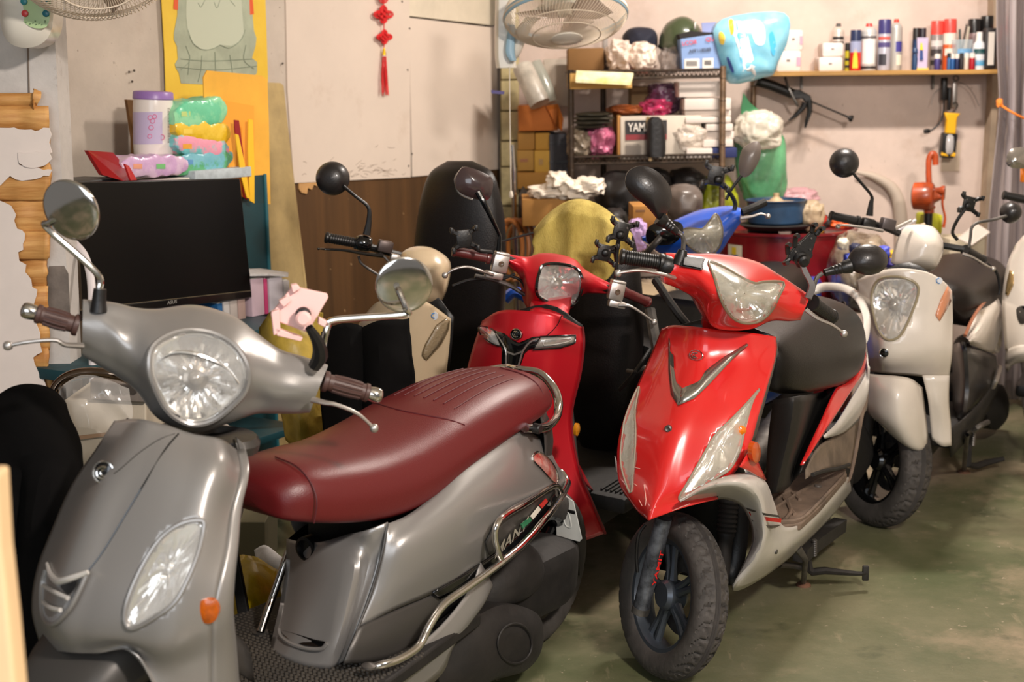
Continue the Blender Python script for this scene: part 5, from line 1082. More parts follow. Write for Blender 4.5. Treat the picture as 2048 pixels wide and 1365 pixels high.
lever(k, PL(SK, [(765, 512, .02), (730, 508, .03), (690, 501, .04), (655, 499, .04), (637, 498, .03)]), M_BLKG, r=(.009, .0075, .006, .005, .003), ball=.004)
for P in ([(717, 512), (722, 526), (740, 540), (760, 552)], [(775, 520), (790, 540), (805, 560)], [(760, 505), (785, 530), (800, 535)]): rod(k, PL(SK, [(x, y, -.01) for x, y in P]), .004, M_STEEL, 'cable')
# ================================================================== blue scooter
M_BLU = mat('blue_paint', (30, 86, 196), .25, coat=.6)
U = Frame((.45, 4.38, 0), 28, 4)
u = root('scooter', 'bright blue scooter parked between the red drum and the front red scooter', 'scooter', U.o, 'parked motor scooters')
SU = Frame((.52, 4.5, 0), -2, 12)
HU = [(1432, 428), (1444, 452), (1443, 482), (1432, 503), (1415, 511), (1388, 500), (1370, 482), (1368, 459), (1385, 457), (1404, 458), (1418, 444)]
UC = cowl(u, SU, [
 ((1284, 474), (1286, 484), [-.02, 0, 0, 0, 0, -.02], -.05),
 ((1312, 462), (1316, 506), [-.02, .01, .02, .02, .01, -.02], -.07),
 ((1350, 441), (1352, 514), [-.03, .02, .06, .06, .03, -.02], -.09),
 ((1395, 422), (1398, 516), [-.05, .03, .09, .10, .05, -.02], -.11),
 ((1430, 415), (1434, 512), [-.05, .03, .08, .09, .05, -.02], -.10),
 ((1460, 412), (1462, 474), [-.04, .02, .05, .05, .03, -.02], -.08),
 ((1481, 416), (1481, 446), [-.02, 0, .01, .01, 0, -.02], -.06)], M_BLU, hole=HU)
front_lamp(u, UC.pts(HU, .002), SU.x*.015, mat('blue_lamp_rim', (120, 110, 90), .3), rimr=.003, deep=.03, lens=M_HAZE, slens=(UC, HU, .006))
part('front_shield', MB().patch([[U.w(x, y*.2, z) for y in (-1, -.5, 0, .5, 1)] for x, z in ((-.08, .78), (.0, .68), (.1, .52), (.12, .44))], 4, 4), M_BLK, u, solid=.005)
chassis(u, U, 30, floor=(-.1, -.62, .30, .17))
seat_loft(u, U, [(-.42, .74, .68, .08, .03), (-.5, .77, .62, .13, .05), (-.8, .775, .60, .15, .07), (-1.1, .78, .64, .13, .06), (-1.2, .74, .69, .08, .03)], M_SEAT)
part('side_cowl', MB().loft([[U.w(x, a*w_, z0+b_*h) for a, b_ in ((1, -1), (1, 0), (.9, 1), (-.9, 1), (-1, 0), (-1, -1))] for x, w_, z0, h in ((-.5, .10, .48, .15), (-.8, .15, .50, .14), (-1.1, .15, .54, .13), (-1.4, .08, .64, .05))], n=3, nr=2), M_BLU, u)
mirror_shape(u, PL(SU, [(x, y, .13) for x, y in [(1306, 449), (1320, 442), (1357, 444), (1367, 458), (1358, 479), (1338, 490), (1302, 490), (1292, 476), (1295, 458)]]), SU.x, M_BLKG, deep=.02, label='black trapezoid mirror of the right handlebar')
part('mirror_stalk', MB().tube(PL(SU, [(1322, 474, .155), (1308, 490, .15), (1292, 507, .10), (1290, 515, .0)]), .010, n=10), M_STEEL, u)
mirror_shape(u, PL(SU, [(x, y, -.0) for x, y in [(1484, 302), (1497, 289), (1515, 283), (1522, 294), (1520, 316), (1509, 339), (1494, 354), (1481, 351), (1478, 328)]]), SU.x, mat('mirror_taupe', (112, 102, 96), .35), deep=.025, label='diamond shaped mirror of the left handlebar')
part('mirror_stalk', MB().tube(PL(SU, [(1483, 352, 0), (1472, 366, 0), (1461, 382, 0), (1452, 400, 0)]), .005, n=8), M_BLK, u)
phone_holder(u, SU.X(1432, 352, .02), SU.y, SU.z, 1.0, arm=[SU.X(1436, 360, .02), SU.X(1455, 380, .01), SU.X(1470, 405, 0), SU.X(1468, 425, 0)])
rod(u, PL(SU, [(1483, 425, -.02), (1505, 416, -.03), (1530, 405, -.05)]), .013, M_BLK, 'grip')
lever(u, PL(SU, [(1482, 437, .02), (1505, 433, .03), (1522, 428, .03), (1536, 433, .03)]), M_ALU)
# bare engine and frame parts seen between the scooters
for i, (x0, y0, x1, y1, r_) in enumerate(((1310, 560, 1400, 680, .012), (1300, 620, 1330, 780, .016), (1300, 700, 1240, 780, .007), (1290, 735, 1255, 742, .006))):
    part('frame_tube', MB().tube([dp(x0, y0, 4.05), dp((x0+x1)/2, (y0+y1)/2+6, 4.0), dp(x1, y1, 4.05)], r_, n=8, sm=3), (M_BLK, M_STEEL)[i % 2], u)
# ================================================================== cut-off white scooter, far right
Vf = Frame((1.95, 5.0, 0), 24, 4)
v = root('scooter', 'white scooter cut off by the right edge of the photo', 'scooter', Vf.o, 'parked motor scooters')
for r_ in (0,):
    rows = [[Vf.X(x, y, d) for x, y, d in rr] for rr in (
     [(2032, 488, -.04), (2060, 462, .03), (2110, 455, .05), (2170, 470, -.04)],
     [(2014, 530, -.03), (2050, 540, .06), (2110, 540, .08), (2190, 540, -.04)],
     [(2004, 600, -.0), (2050, 610, .10), (2110, 610, .12), (2195, 610, -.04)],
     [(2007, 665, .02), (2050, 680, .13), (2110, 680, .15), (2190, 680, -.02)],
     [(2010, 700, .02), (2050, 725, .13), (2110, 730, .15), (2170, 720, .0)])]
    _m = MB().patch(rows, 5, 5); VSF = Surf(_m); part('front_shield', _m, M_PEARL, v, solid=.005)
part('indicator', decal(VSF, [(2019, 540), (2013, 565), (2010, 588)], [(2026, 545), (2027, 568), (2016, 592)], n=8, k=3, lift=.004, bulge=.004), mat('chrome_amber', (190, 160, 110), .2, metal=.7, bump=.5), v, solid=.003)
part('air_inlet', MB().dome(VSF.pts([(2032, 620), (2045, 612), (2070, 618), (2060, 640), (2040, 648)], .003), Vf.x*.001, rings=2, sm=3), M_BLKG, v)
part('inner_shield', MB().patch([[r2[0]-Vf.x*.02+Vf.y*.02, r2[1]-Vf.x*.16, r2[3]-Vf.x*.03] for r2 in rows], 3, 4), M_BLK, v, solid=.004)
vc = onz(2078, 842, .0)+Vector((0, 0, .215)); vfr = Frame(vc, 10, 4)
wheel(v, vc, -vfr.y, .215, .09, mat('cream_rim', (206, 190, 156), .4, metal=.2), disc=True)
part('front_fender', MB().patch([PL(Vf, q) for q in ([(2012, 700, .02), (2040, 690, .14), (2080, 690, .18)], [(2010, 725, .0), (2035, 712, .14), (2080, 705, .22)], [(2014, 745, -.05), (2030, 728, .08), (2075, 722, .2)])], 4, 4), M_PEARL, v, solid=.004)
chassis(v, Vf, 14, front=False)
seat_loft(v, Vf, [(-.42, .74, .68, .08, .03), (-.5, .77, .62, .13, .05), (-.8, .775, .60, .15, .07), (-1.1, .78, .64, .13, .06), (-1.2, .74, .69, .08, .03)], M_SEAT)
grip(v, dp(2062, 402, 4.9), dp(2006, 390, 4.9), .014, M_BLK)
part('mirror', MB().dome([dp(x, y, 4.85) for x, y in [(2012, 322), (2018, 303), (2034, 295), (2060, 300), (2070, 320), (2055, 336), (2030, 337), (2016, 332)]], Vf.x*.02, rings=6, sm=4, skirt=.01), mat('mirror_silver', (170, 164, 156), .15, metal=.8), v, label='silver mirror at the right edge')
part('mirror_stalk', MB().tube([dp(2060, 318, 4.85), dp(2070, 350, 4.86), dp(2066, 400, 4.9)], .006, n=8), M_CHROME, v)
part('amber_strip', MB().box(dp(2045, 350, 4.9), (.012, .02, .05), bev=.003), M_AMB, v)
# ================================================================== left wall: cabinet, monitor and what stands there
def wp(px, py, o): return wl(px, py, o)
def wquad(L_, o, t=.004): return MB().prism([wp(a, b_, o) for a, b_ in L_], -WL.y*t)
OC = .18
TOPZ = wl(330, 359, OC).z
cab = root('cabinet', 'teal metal cabinet behind the black monitor', 'cabinet', WL.w(0, .2, 0)+WL.x*0)
M_TEAL = mat('teal_paint', (22, 66, 74), .45, var=.15)
def wbox(mb, x0, x1, z0, z1, o0, o1, bev=.003, rz=0):
    """box between two wall positions (metres along the wall, from pixel helper wx)."""
    c = WL.w((x0+x1)/2, (o0+o1)/2, (z0+z1)/2); return mb.box(c, (abs(x1-x0), abs(o1-o0), abs(z1-z0)), (WL.x, WL.y, WL.z), bev)
def wx(px, py, o): return WL.loc(wl(px, py, o))[0]
def wz(px, py, o): return wl(px, py, o).z
xa_, xb_ = wx(140, 400, .3), wx(533, 420, .3)
part('body', wbox(MB(), xa_, xb_, .02, TOPZ, .02, .30), M_TEAL, cab)
part('side_rim', wbox(MB(), xb_+.008, xb_-.004, .02, TOPZ, .28, .306), mat('teal_edge', (40, 98, 108), .4), cab)
mo = root('monitor', 'black flat computer monitor with small silver lettering on its lower bezel', 'monitor', wp(320, 600, .42))
M_SCR = mat('screen_black', (10, 9, 9), .32, spec=.35)
part('panel', wquad([(130, 366), (480, 357), (503, 582), (504, 595), (311, 622), (140, 645)], .44, .035), M_SCR, mo, bev=.003)
part('bezel', wquad([(503, 582), (504, 595), (311, 622), (140, 645), (140, 625), (252, 609)], .452, .012), mat('bezel_black', (16, 15, 15), .25, coat=.3), mo, bev=.002)
part('bezel_line', MB().tube([wp(150, 622, .453), wp(252, 608.5, .453), wp(503, 581.5, .453)], .0008, n=4, sm=1), mat('bezel_line', (110, 96, 70), .4, metal=.5), mo)
tx = MB(); P = wp(344, 605, .4535); tx.text('ASUS', P, wp(360, 602.5, .4535)-wp(328, 607.5, .4535), Vector((0, 0, 1)), .0135, depth=.0004, wide=1.25, shear=.1)
part('lettering', tx, mat('logo_silver', (170, 166, 158), .35, metal=.4), mo, smooth=0)
part('stand', wbox(MB(), wx(330, 640, .38)-.03, wx(330, 640, .38)+.03, .74, .92, .36, .39), M_BLK, mo)
part('stand_base', wbox(MB(), wx(330, 640, .38)-.12, wx(330, 640, .38)+.12, .735, .75, .30, .50), M_BLK, mo)
dsk = root('desk', 'dark teal desk under the monitor', 'desk', WL.w(xb_+.4, .4, 0))
DX0, DX1 = wx(120, 700, .6), wx(600, 700, .6)
part('desktop', wbox(MB(), DX0, DX1, .705, .735, .31, .62), M_TEAL, dsk)
part('shelf', wbox(MB(), DX0, DX1, wz(530, 880, .6)-.012, wz(530, 880, .6)+.012, .31, .60), M_TEAL, dsk)
for x in (DX0-.02, DX1+.02):
    for o_ in (.33, .59): part('leg', wbox(MB(), x-.012, x+.012, 0, .705, o_-.012, o_+.012), M_BLK, dsk)
part('back_panel', wbox(MB(), DX0, DX1, .02, .7, .305, .315), mat('desk_dark', (26, 30, 30), .7), dsk)
# tan leaning board
thing('board', MB().prism([wp(*q) for q in ((500, 166, .03), (537, 165, .03), (562, 166, .03), (568, 172, .03), (576, 250, .035), (590, 370, .04), (603, 480, .05), (622, 640, .08), (640, 900, .12), (500, 900, .12), (500, 500, .05))], -WL.y*.018), mat('tan_board', (196, 170, 116), .7, var=.14, vscale=7, bump=.2, bscale=200), 'tan fibreboard leaning on the wall between the orange envelopes and the brown plywood', 'board', smooth=0, bev=.002)
# papers, envelopes, folders standing at the right end of the cabinet top
ENV = mat('orange_envelope', (246, 182, 62), .7, var=.06)
def sheet(nm, L_, o, m, label, cat='envelope', t=.004, group=None): return thing(nm, wquad(L_, o, t), m, label, cat, group, smooth=0)
sheet('envelope', [(414, 141), (523, 151), (535, 160), (538, 250), (541, 409), (500, 404), (409, 395), (409, 215), (407, 155)], .30, ENV, 'largest orange paper envelope standing behind the other stationery')
sheet('envelope', [(426, 198), (508, 212), (509, 300), (505, 396), (430, 390)], .315, mat('orange_env2', (240, 166, 52), .7), 'second orange envelope leaning in front of the largest one')
sheet('envelope', [(497, 238), (506, 240), (509, 330), (509, 407), (500, 402), (496, 300)], .345, mat('yellow_env', (252, 196, 40), .6), 'narrow bright yellow envelope edge next to the red folder')
sheet('folder', [(469, 240), (478, 241), (486, 300), (494, 380), (495, 400), (488, 395), (470, 260)], .352, mat('red_folder', (150, 22, 26), .5), 'dark red folder squeezed between yellow envelopes', 'folder')
sheet('envelope', [(471, 268), (477, 270), (490, 330), (500, 398), (494, 396), (482, 350)], .358, mat('yellow_env', (252, 196, 40), .6), 'yellow envelope standing left of the dark red folder')
sheet('newspaper', [(418, 203), (440, 205), (461, 215), (468, 240), (470, 277), (482, 345), (490, 391), (440, 385), (372, 360), (370, 300), (400, 260)], .20, mat('newsprint', (206, 202, 204), .8, var=.1, vscale=60), 'folded grey white printed paper standing beside the wipes packs', 'paper')
# wooden offcut behind the canister
sheet('board', [(254, 199), (300, 202), (333, 203), (333, 340), (268, 340), (266, 277)], .10, mat('brown_offcut', (150, 104, 54), .7, var=.2), 'small brown wooden panel standing behind the wipes canister', 'board', .012)
sheet('paper_box', [(119, 177), (126, 178), (128, 218), (134, 220), (136, 265), (141, 268), (143, 345), (128, 346), (120, 240)], .22, mat('pale_box', (220, 212, 200), .7, var=.05), 'tall narrow pale carton at the left edge of the cabinet', 'carton', .03)
# wipes canister
cc = wl(307, 312, .24); rr0 = .0605*1.0
CZ = Vector((0.055, 0, 1)).normalized()
can = root('wipes_canister', 'round white wipes canister with lavender label and purple lid', 'canister', cc)
hC = .196
part('body', MB().lathe(cc, CZ, [(0, rr0*.9), (.004, rr0*.97), (.03, rr0), (hC-.045, rr0), (hC-.03, rr0*.985), (hC-.02, rr0*.96)], n=40), mat('canister_white', (232, 224, 216), .3, coat=.3), can)
part('lid', MB().lathe(cc, CZ, [(hC-.024, rr0*.99), (hC-.022, rr0*1.02), (hC-.004, rr0*1.0), (hC, rr0*.95), (hC+.002, rr0*.6), (hC+.002, 0)], n=40), mat('purple_lid', (150, 116, 180), .35), can)
tocam = (CAM-cc); tocam.z = 0; tocam.normalize(); sd = Vector((-tocam.y, tocam.x, 0))
def curved(c, ax, r, a0, a1, z0, z1, n=16, k=1):
    """label strip on a cylinder; angles in degrees, 0 faces the camera, positive to the right."""
    return MB().grid([[c+ax*(z0+(z1-z0)*j/k)+(tocam*math.cos(R(a))+sd*math.sin(R(a)))*r for j in range(k+1)] for a in [a0+(a1-a0)*i/n for i in range(n+1)]])
part('label', curved(cc, CZ, rr0*1.008, -88, 26, .038, .135), mat('lavender_label', (196, 182, 212), .4), can)
pk_ = mat('label_pink', (222, 120, 160), .5)
mb = MB()
for a, z, s_ in ((-8, .118, .007), (4, .121, .006), (-2, .108, .007), (-6, .088, .007), (-10, .062, .006), (24, .058, .008)):
    c = cc+CZ*z+(tocam*math.cos(R(a))+sd*math.sin(R(a)))*rr0*1.012; mb.tube([c+sd*s_*math.cos(t)+CZ*s_*math.sin(t) for t in [R(q) for q in range(0, 360, 45)]], .0012, n=5, closed=True, sm=2)
part('label_mark', mb, pk_, can)
mb = MB()
for i in range(24): mb.grid([[cc+CZ*(.04+i*.0045+j*.0022)+(tocam*math.cos(R(a))+sd*math.sin(R(a)))*rr0*1.006 for j in (0, 1)] for a in (44, 50, 50+rnd.uniform(2, 12))])
part('fine_print', mb, mat('print_grey', (120, 110, 104), .7), can, kind='stuff')
# wipes packs
def pack(px0, py0, px1, py1, o, cols, label, tilt=0, dz=.8, seed=1, dep=.12, nm='wipes_pack'):
    P0, P1 = wl(px0, (py0+py1)/2, o), wl(px1, (py0+py1)/2, o); W_ = (P1-P0).length; Hh = (py1-py0)/F_PX*4.3*dz
    c = (P0+P1)/2-WL.y*dep*.3; ax0 = (P1-P0).normalized(); ax2 = (Vector((0, 0, 1))*math.cos(R(tilt))); ax1 = Vector((0, 0, 1)).cross(ax0)
    n = 12; rows_ = []
    rr2 = random.Random(seed)
    r_ = []
    for i in range(n+1):
        u = -1+2*i/n; th = Hh/2*1.12*max(.42, (1-abs(u)**10))*(1+.08*rr2.uniform(-1, 1)); dd = dep/2*(1-.08*abs(u)**3)
        ring = [c+ax0*u*W_/2+ax1*dd*math.copysign(abs(math.cos(t))**.35, math.cos(t))+Vector((0, 0, 1))*(th*math.copysign(abs(math.sin(t))**.4, math.sin(t))*(1+.05*rr2.uniform(-1, 1))+(u*W_/2)*math.tan(R(tilt))) for t in [2*math.pi*k/12 for k in range(12)]]
        r_.append(ring)
    r0 = root(nm, label, 'wipes', c, 'packs of wipes on the cabinet')
    film = MB().loft(r_, n=3, nr=3)
    for i_, p_ in enumerate(film.v): film.v[i_] = p_+Vector((.2, -.4, .8))*.006*(noise.noise(p_*30+Vector((seed, 0, 0)))+.6*(1-2*abs(noise.noise(p_*60))))
    if 1:  part('pouch', film, mat('film_'+nm+str(seed), cols[0], .28, coat=.4, rgb2=cols[1], vscale=16, thr=(.44, .52), bump=.8, bscale=26), r0)
    q = c-ax1*0+Vector((0, 0, 1))*Hh*.0
    sf = Surf(film); 
    for k_, col in enumerate(cols[2:]):
        x = px0+(px1-px0)*(.3+.35*k_); y = (py0+py1)/2; mbx = MB()
        try: mbx.grid([[sf.at(x+dx*9, y+dy*5, .001) for dx in (-1, 0, 1)] for dy in (-1, 0, 1)]); part('print_patch', mbx, mat('print_%d_%d' % (seed, k_), col, .35, coat=.3), r0)
        except Exception: pass
    return r0
pack(343, 304, 458, 345, .31, ((120, 186, 200), (96, 176, 120), (92, 150, 196)), 'blue green wipes pack, lowest of the stack beside the canister', 8, 1, 2)
pack(343, 274, 449, 312, .31, ((240, 158, 180), (120, 200, 200), (240, 170, 60)), 'pink wipes pack with orange print, second from the bottom of the stack', -6, 1, 3)
pack(343, 242, 452, 284, .31, ((240, 200, 60), (232, 188, 40), (250, 214, 90)), 'yellow wipes pack in the stack beside the canister', -4, 1, 4)
pack(340, 202, 446, 254, .31, ((110, 206, 160), (150, 220, 170), (190, 214, 130)), 'mint green wipes pack on top of the stack', 7, 1, 5)
pack(236, 314, 368, 352, .33, ((206, 166, 206), (220, 190, 214), (232, 160, 130), (120, 190, 120)), 'lilac wipes pack lying under the canister', 2, 1, 6)
# red greeting card box, notebook, papers
thing('card_box', MB().prism([wp(*q) for q in ((175, 301, .30), (226, 305, .30), (262, 345, .36), (274, 360, .40), (246, 362, .40), (205, 350, .36))], -WL.y*.016), mat('red_card', (150, 14, 20), .35, coat=.3), 'glossy dark red card leaning on the cabinet top', 'card', smooth=0, bev=.001)
thing('card_box', MB().prism([wp(*q) for q in ((250, 328, .385), (258, 332, .385), (274, 360, .42), (262, 361, .42))], -WL.y*.008), mat('red_card2', (176, 24, 28), .4), 'smaller red card in front of the big red card', 'card', smooth=0)
nb = root('notebook', 'thick black notebook lying flat at the left end', 'notebook', wl(185, 355, .3))
part('cover', wbox(MB(), wx(128, 350, .34), wx(243, 350, .34), TOPZ, TOPZ+.03, .18, .36), mat('notebook_black', (20, 20, 24), .4), nb)
part('pages', wbox(MB(), wx(133, 350, .35), wx(176, 350, .35), TOPZ+.006, TOPZ+.024, .3, .364), mat('page_white', (214, 208, 196), .8), nb)
thing('paper_stack', wbox(MB(), wx(275, 356, .3), wx(352, 356, .3), TOPZ, TOPZ+.014, .2, .36), mat('page_white', (214, 208, 196), .8), 'thin white stack of paper under the lilac wipes pack', 'paper')
thing('paper_stack', wbox(MB(), wx(362, 345, .3), wx(476, 345, .3), TOPZ, TOPZ+.032, .2, .36), mat('blue_white_paper', (196, 206, 210), .7, var=.12, vscale=40), 'bluish folded papers under the stack of wipes', 'paper')
# books and binders on the desk, right of the monitor
bz = .735
for i, (x0, x1, y0, col, lb) in enumerate(((428, 438, 606, (30, 90, 140), 'blue book under the monitor'), (440, 452, 600, (196, 190, 186), 'grey white book under the monitor corner'), (453, 468, 596, (188, 176, 168), 'buff paper binder under the monitor corner'), (469, 484, 592, (178, 150, 140), 'brownish catalogue beside the pink binder'), (497, 522, 556, (214, 186, 196), 'pink binder standing right of the monitor'), (524, 530, 556, (206, 70, 120), 'thin magenta folder between two binders'), (533, 560, 554, (206, 198, 204), 'white binder standing right of the magenta folder'), (562, 574, 560, (190, 182, 180), 'grey binder at the right end of the row'))):
    xx0, xx1 = wx(x0, 650, .42), wx(x1, 650, .42)
    r0 = root('binder', lb, 'book', WL.w((xx0+xx1)/2, .42, bz), 'books and binders on the desk')
    h_ = wz((x0+x1)/2, y0, .42)
    part('cover', wbox(MB(), xx0, xx1, bz, h_, .34, .44), mat('binder%d' % i, col, .5, var=.08), r0)
    part('pages', wbox(MB(), xx0*.85+xx1*.15, xx0*.15+xx1*.85, bz+.01, h_+.003, .335, .436), mat('page_white', (214, 208, 196), .8), r0)
thing('paper_sheet', MB().prism([wp(*q) for q in ((498, 538, .40), (520, 537, .34), (577, 545, .38), (576, 551, .44), (540, 548, .46), (500, 549, .46))], (0, 0, -.006)), mat('sheet_white', (210, 206, 204), .8, var=.1, vscale=50), 'white sheets lying across the tops of the binders', 'paper', smooth=0)
# poster
pos = root('poster', 'yellow poster showing the lower part of a pale green seated statue', 'poster', wl(430, 100, .012))
part('sheet', wquad([(312, -230), (528, -225), (531, 0), (536, 150), (536, 206), (332, 203), (329, 105), (323, 0)], .014, .002), mat('poster_yellow', (240, 204, 66), .6, rgb2=(222, 178, 46), vscale=2.5), pos, smooth=0)
M_ST = mat('poster_stone', (176, 184, 160), .6, var=.14, vscale=9); M_ST2 = mat('poster_stone_dark', (146, 158, 138), .6, var=.1); M_ST3 = mat('poster_stone_light', (192, 198, 176), .6)
part('statue_print', wquad([(357, -120), (355, 30), (348, 66), (348, 80), (354, 92), (356, 118), (350, 128), (352, 136), (358, 146), (362, 167), (408, 169), (500, 169), (514, 145), (514, 124), (504, 116), (511, 92), (513, 76), (508, 62), (505, 30), (498, -120)], .0155, .001), M_ST, pos, smooth=0)
part('robe_print', wquad([(375, -60), (372, 30), (376, 66), (388, 88), (402, 98), (420, 100), (440, 90), (462, 92), (478, 84), (488, 66), (484, 20), (480, -60)], .0165, .0008), M_ST3, pos, smooth=0)
fl_ = MB()
for P in ([(376, 60), (386, 86), (404, 99), (424, 98), (440, 90)], [(440, 90), (460, 96), (482, 80), (490, 60)], [(372, 92), (380, 120), (362, 140)], [(404, 112), (402, 140), (396, 164)], [(430, 104), (432, 165)], [(460, 110), (468, 165)], [(492, 90), (488, 120), (508, 138)], [(362, 118), (420, 122), (505, 118)], [(410, 0), (402, 14), (396, 6)], [(440, 0), (434, 16), (428, 4)], [(460, 0), (470, 12)], [(380, 110), (376, 150)], [(352, 134), (430, 140), (514, 132)]): fl_.tube([wp(a, b_, .0168) for a, b_ in P], .0011, n=4, sm=4)
part('fold_line', fl_, M_ST2, pos, kind='stuff')
part('red_print', wquad([(350, -30), (357, -30), (356, 20), (347, 18)], .0156, .001), mat('poster_red', (224, 90, 40), .6), pos, smooth=0)
part('red_print', wquad([(498, -30), (503, -30), (508, 28), (500, 30)], .0156, .001), MATS['poster_red'], pos, smooth=0)
part('bottom_rod', MB().tube([wp(330, 203, .022), wp(540, 207, .022)], .005, n=10), mat('rod_brass', (190, 150, 70), .4, metal=.5), pos)
# knot hanging
M_KR = mat('red_cord', (214, 30, 34), .6)
kn = root('knot_hanging', 'red Chinese knot hanging with a tassel on the white board', 'decoration', wl(770, 80, .02))
def knot(cx, cy, s, nm):
    mb = MB()
    for dx, dy in ((0, -1), (0, 1), (-1, 0), (1, 0)):
        for k_ in (1, .62):
            c_ = (cx+dx*s*.5, cy+dy*s*.5); mb.tube([wp(c_[0]+(s*.42*k_*math.cos(t))*(1.2 if dx else .8), c_[1]+s*.42*k_*math.sin(t)*(1 if dy else .85), .022) for t in [R(a) for a in range(0, 360, 40)]], .0032, n=6, closed=True, sm=3)
    for dx in (-.28, 0, .28):
        mb.tube([wp(cx+dx*s-.3*s, cy+dx*s+.3*s, .026), wp(cx+dx*s+.3*s, cy+dx*s-.3*s, .026)], .0035, n=6)
        mb.tube([wp(cx+dx*s-.3*s, cy-dx*s-.3*s, .029), wp(cx+dx*s+.3*s, cy-dx*s+.3*s, .029)], .0035, n=6)
    part(nm, mb, M_KR, kn)
knot(767, -18, 26, 'knot'); knot(767, 29, 19, 'knot'); knot(769, 74, 15, 'knot')
part('cord', MB().tube([wp(766, -60, .02), wp(767, 8, .02), wp(768, 52, .02), wp(768, 98, .02)], .0022, n=6), M_KR, kn)
part('ferrule', MB().lathe(wp(768, 96, .02), (0, 0, -1), [(0, .003), (.008, .005), (.02, .0075), (.028, .008)], n=12), mat('gold', (214, 170, 40), .3, metal=.8), kn)
mb = MB()
for i in range(26):
    a = rnd.uniform(-1, 1); mb.tube([wp(769+a*4, 113, .02+rnd.uniform(-.004, .004)), wp(769+a*6+rnd.uniform(-1, 1), 150, .02+rnd.uniform(-.006, .006)), wp(771+a*8, 188+rnd.uniform(-4, 4), .02+rnd.uniform(-.007, .007))], .0012, n=4, sm=3)
part('tassel', mb, M_KR, kn, kind='stuff')
# ---- wall fans
M_FWH = mat('fan_white', (226, 220, 206), .3, coat=.3); M_FBL = mat('fan_blue', (150, 186, 206), .35); M_WIRE = mat('fan_wire', (222, 206, 184), .35)
def fan_head(rt, c, ax, r, band=True):
    c = Vector(c); ax = Vector(ax).normalized(); a = ax.orthogonal().normalized(); a = (Vector((1, 0, 0))-ax*ax.x).normalized(); b_ = ax.cross(a)
    P = lambda t, rr, h: c+(a*math.cos(t)+b_*math.sin(t))*rr+ax*h
    mb = MB()
    for i in range(110):
        t = 2*math.pi*i/110; t2 = t+.30
        mb.tube([P(t2, r*.24, r*.38), P(t+.22, r*.55, r*.33), P(t+.08, r*.88, r*.2), P(t, r, .0), P(t, r*.86, -r*.26), P(t, r*.3, -r*.36)], .0011, n=4, sm=3, cap=False)
    part('guard_wire', mb, M_WIRE, rt, kind='stuff')
    for rr, h in ((1.0, 0), (.80, r*.235), (.55, r*.335)):
        part('guard_ring', MB().tube([P(R(k_), r*rr, h) for k_ in range(0, 360, 15)], .0022 if rr < 1 else .004, n=6, closed=True, sm=3), M_WIRE, rt)
    if band: part('guard_band', MB().grid([[P(R(k_), r*1.005, h) for h in (-.012, .012)] for k_ in range(0, 361, 6)]), M_FBL, rt, solid=.004)
    part('front_cap', MB().lathe(c, ax, [(r*.36, r*.26), (r*.40, r*.255), (r*.42, r*.2), (r*.425, 0)], n=32), M_FWH, rt)
    part('motor', MB().lathe(c, -ax, [(r*.1, r*.32), (r*.4, r*.34), (r*.7, r*.25), (r*.85, r*.1), (r*.87, 0)], n=28, sm=2), M_FWH, rt)
    for i in range(3):
        t = 2*math.pi*i/3+.4; part('blade', MB().patch([[P(t, r*.12, .01), P(t+.4, r*.15, -.02)], [P(t-.05, r*.5, .03), P(t+.75, r*.5, -.03)], [P(t+.1, r*.84, .03), P(t+.8, r*.82, -.03)]], 5, 3), mat('fan_blade', (196, 176, 160), .3, alpha=.75), rt, solid=.002)
f2 = root('wall_fan', 'white wall fan with blue band above the mirrors, tilted down', 'fan', at(1012, 80, 5.0))
fan_head(f2, at(1131, 32, 4.9), (.03, -.34, -.94), .208)
part('column', MB().loft([[at(x, y, 5.05)+Vector((dx*.03, dy*.035, 0)) for dx, dy in ((-1, -1), (0, -1.25), (1, -1), (1, 1), (-1, 1))] for x, y in ((1012, -60), (1011, 0), (1010, 60), (1010, 110), (1012, 128), (1013, 136))], n=3, nr=3), M_FWH, f2)
part('blue_arm', MB().loft([[at(x, y, 4.99)+Vector((dx*w_, dy*.02, 0)) for dx, dy in ((-1, -1), (1, -1), (1, 1), (-1, 1))] for x, y, w_ in ((1024, 50, .008), (1021, 80, .013), (1020, 105, .014), (1026, 122, .010))], n=3, nr=3), M_FBL, f2)
part('neck', MB().tube([at(1026, 110, 5.02), at(1034, 95, 5.0), at(1060, 40, 5.0), at(1110, 5, 5.02)], .02, n=12), M_FWH, f2)
part('pull_cord', MB().tube([at(1019, 134, 5.0), at(1020, 250, 5.0), at(1022, 388, 5.0)], .0018, n=6), mat('cord_white', (226, 216, 200), .7), f2)
part('cord_end', MB().lathe(at(1022, 382, 5.0), (0, 0, -1), [(0, .003), (.004, .006), (.018, .008), (.024, .005), (.024, 0)], n=12), mat('cord_white', (226, 216, 200), .7), f2)
part('sticker', MB().prism([at(982, 180, 5.06), at(1009, 183, 5.06), at(1008, 189, 5.06), at(983, 187, 5.06)], (0, .002, 0)), mat('sticker_purple', (92, 84, 140), .6), f2, smooth=0)
part('wall_mount', MB().prism([at(992, 20, 5.12), at(1012, 15, 5.12), at(1012, 125, 5.12), at(1000, 112, 5.12), at(992, 90, 5.12)], (0, .05, 0)), mat('mount_grey', (180, 172, 166), .6), f2, bev=.004)
f1 = root('wall_fan', 'wall fan at the top left corner with a green button panel', 'fan', at(50, 30, 3.58))
part('control_body', MB().dome([at(x, y, 3.60) for x, y in [(-4, -60), (50, -70), (104, -60), (107, 0), (104, 55), (88, 84), (55, 96), (22, 88), (4, 62), (-2, 20)]], (0, -.035, 0), rings=7, sm=3, skirt=.08, power=3), M_FWH, f1)
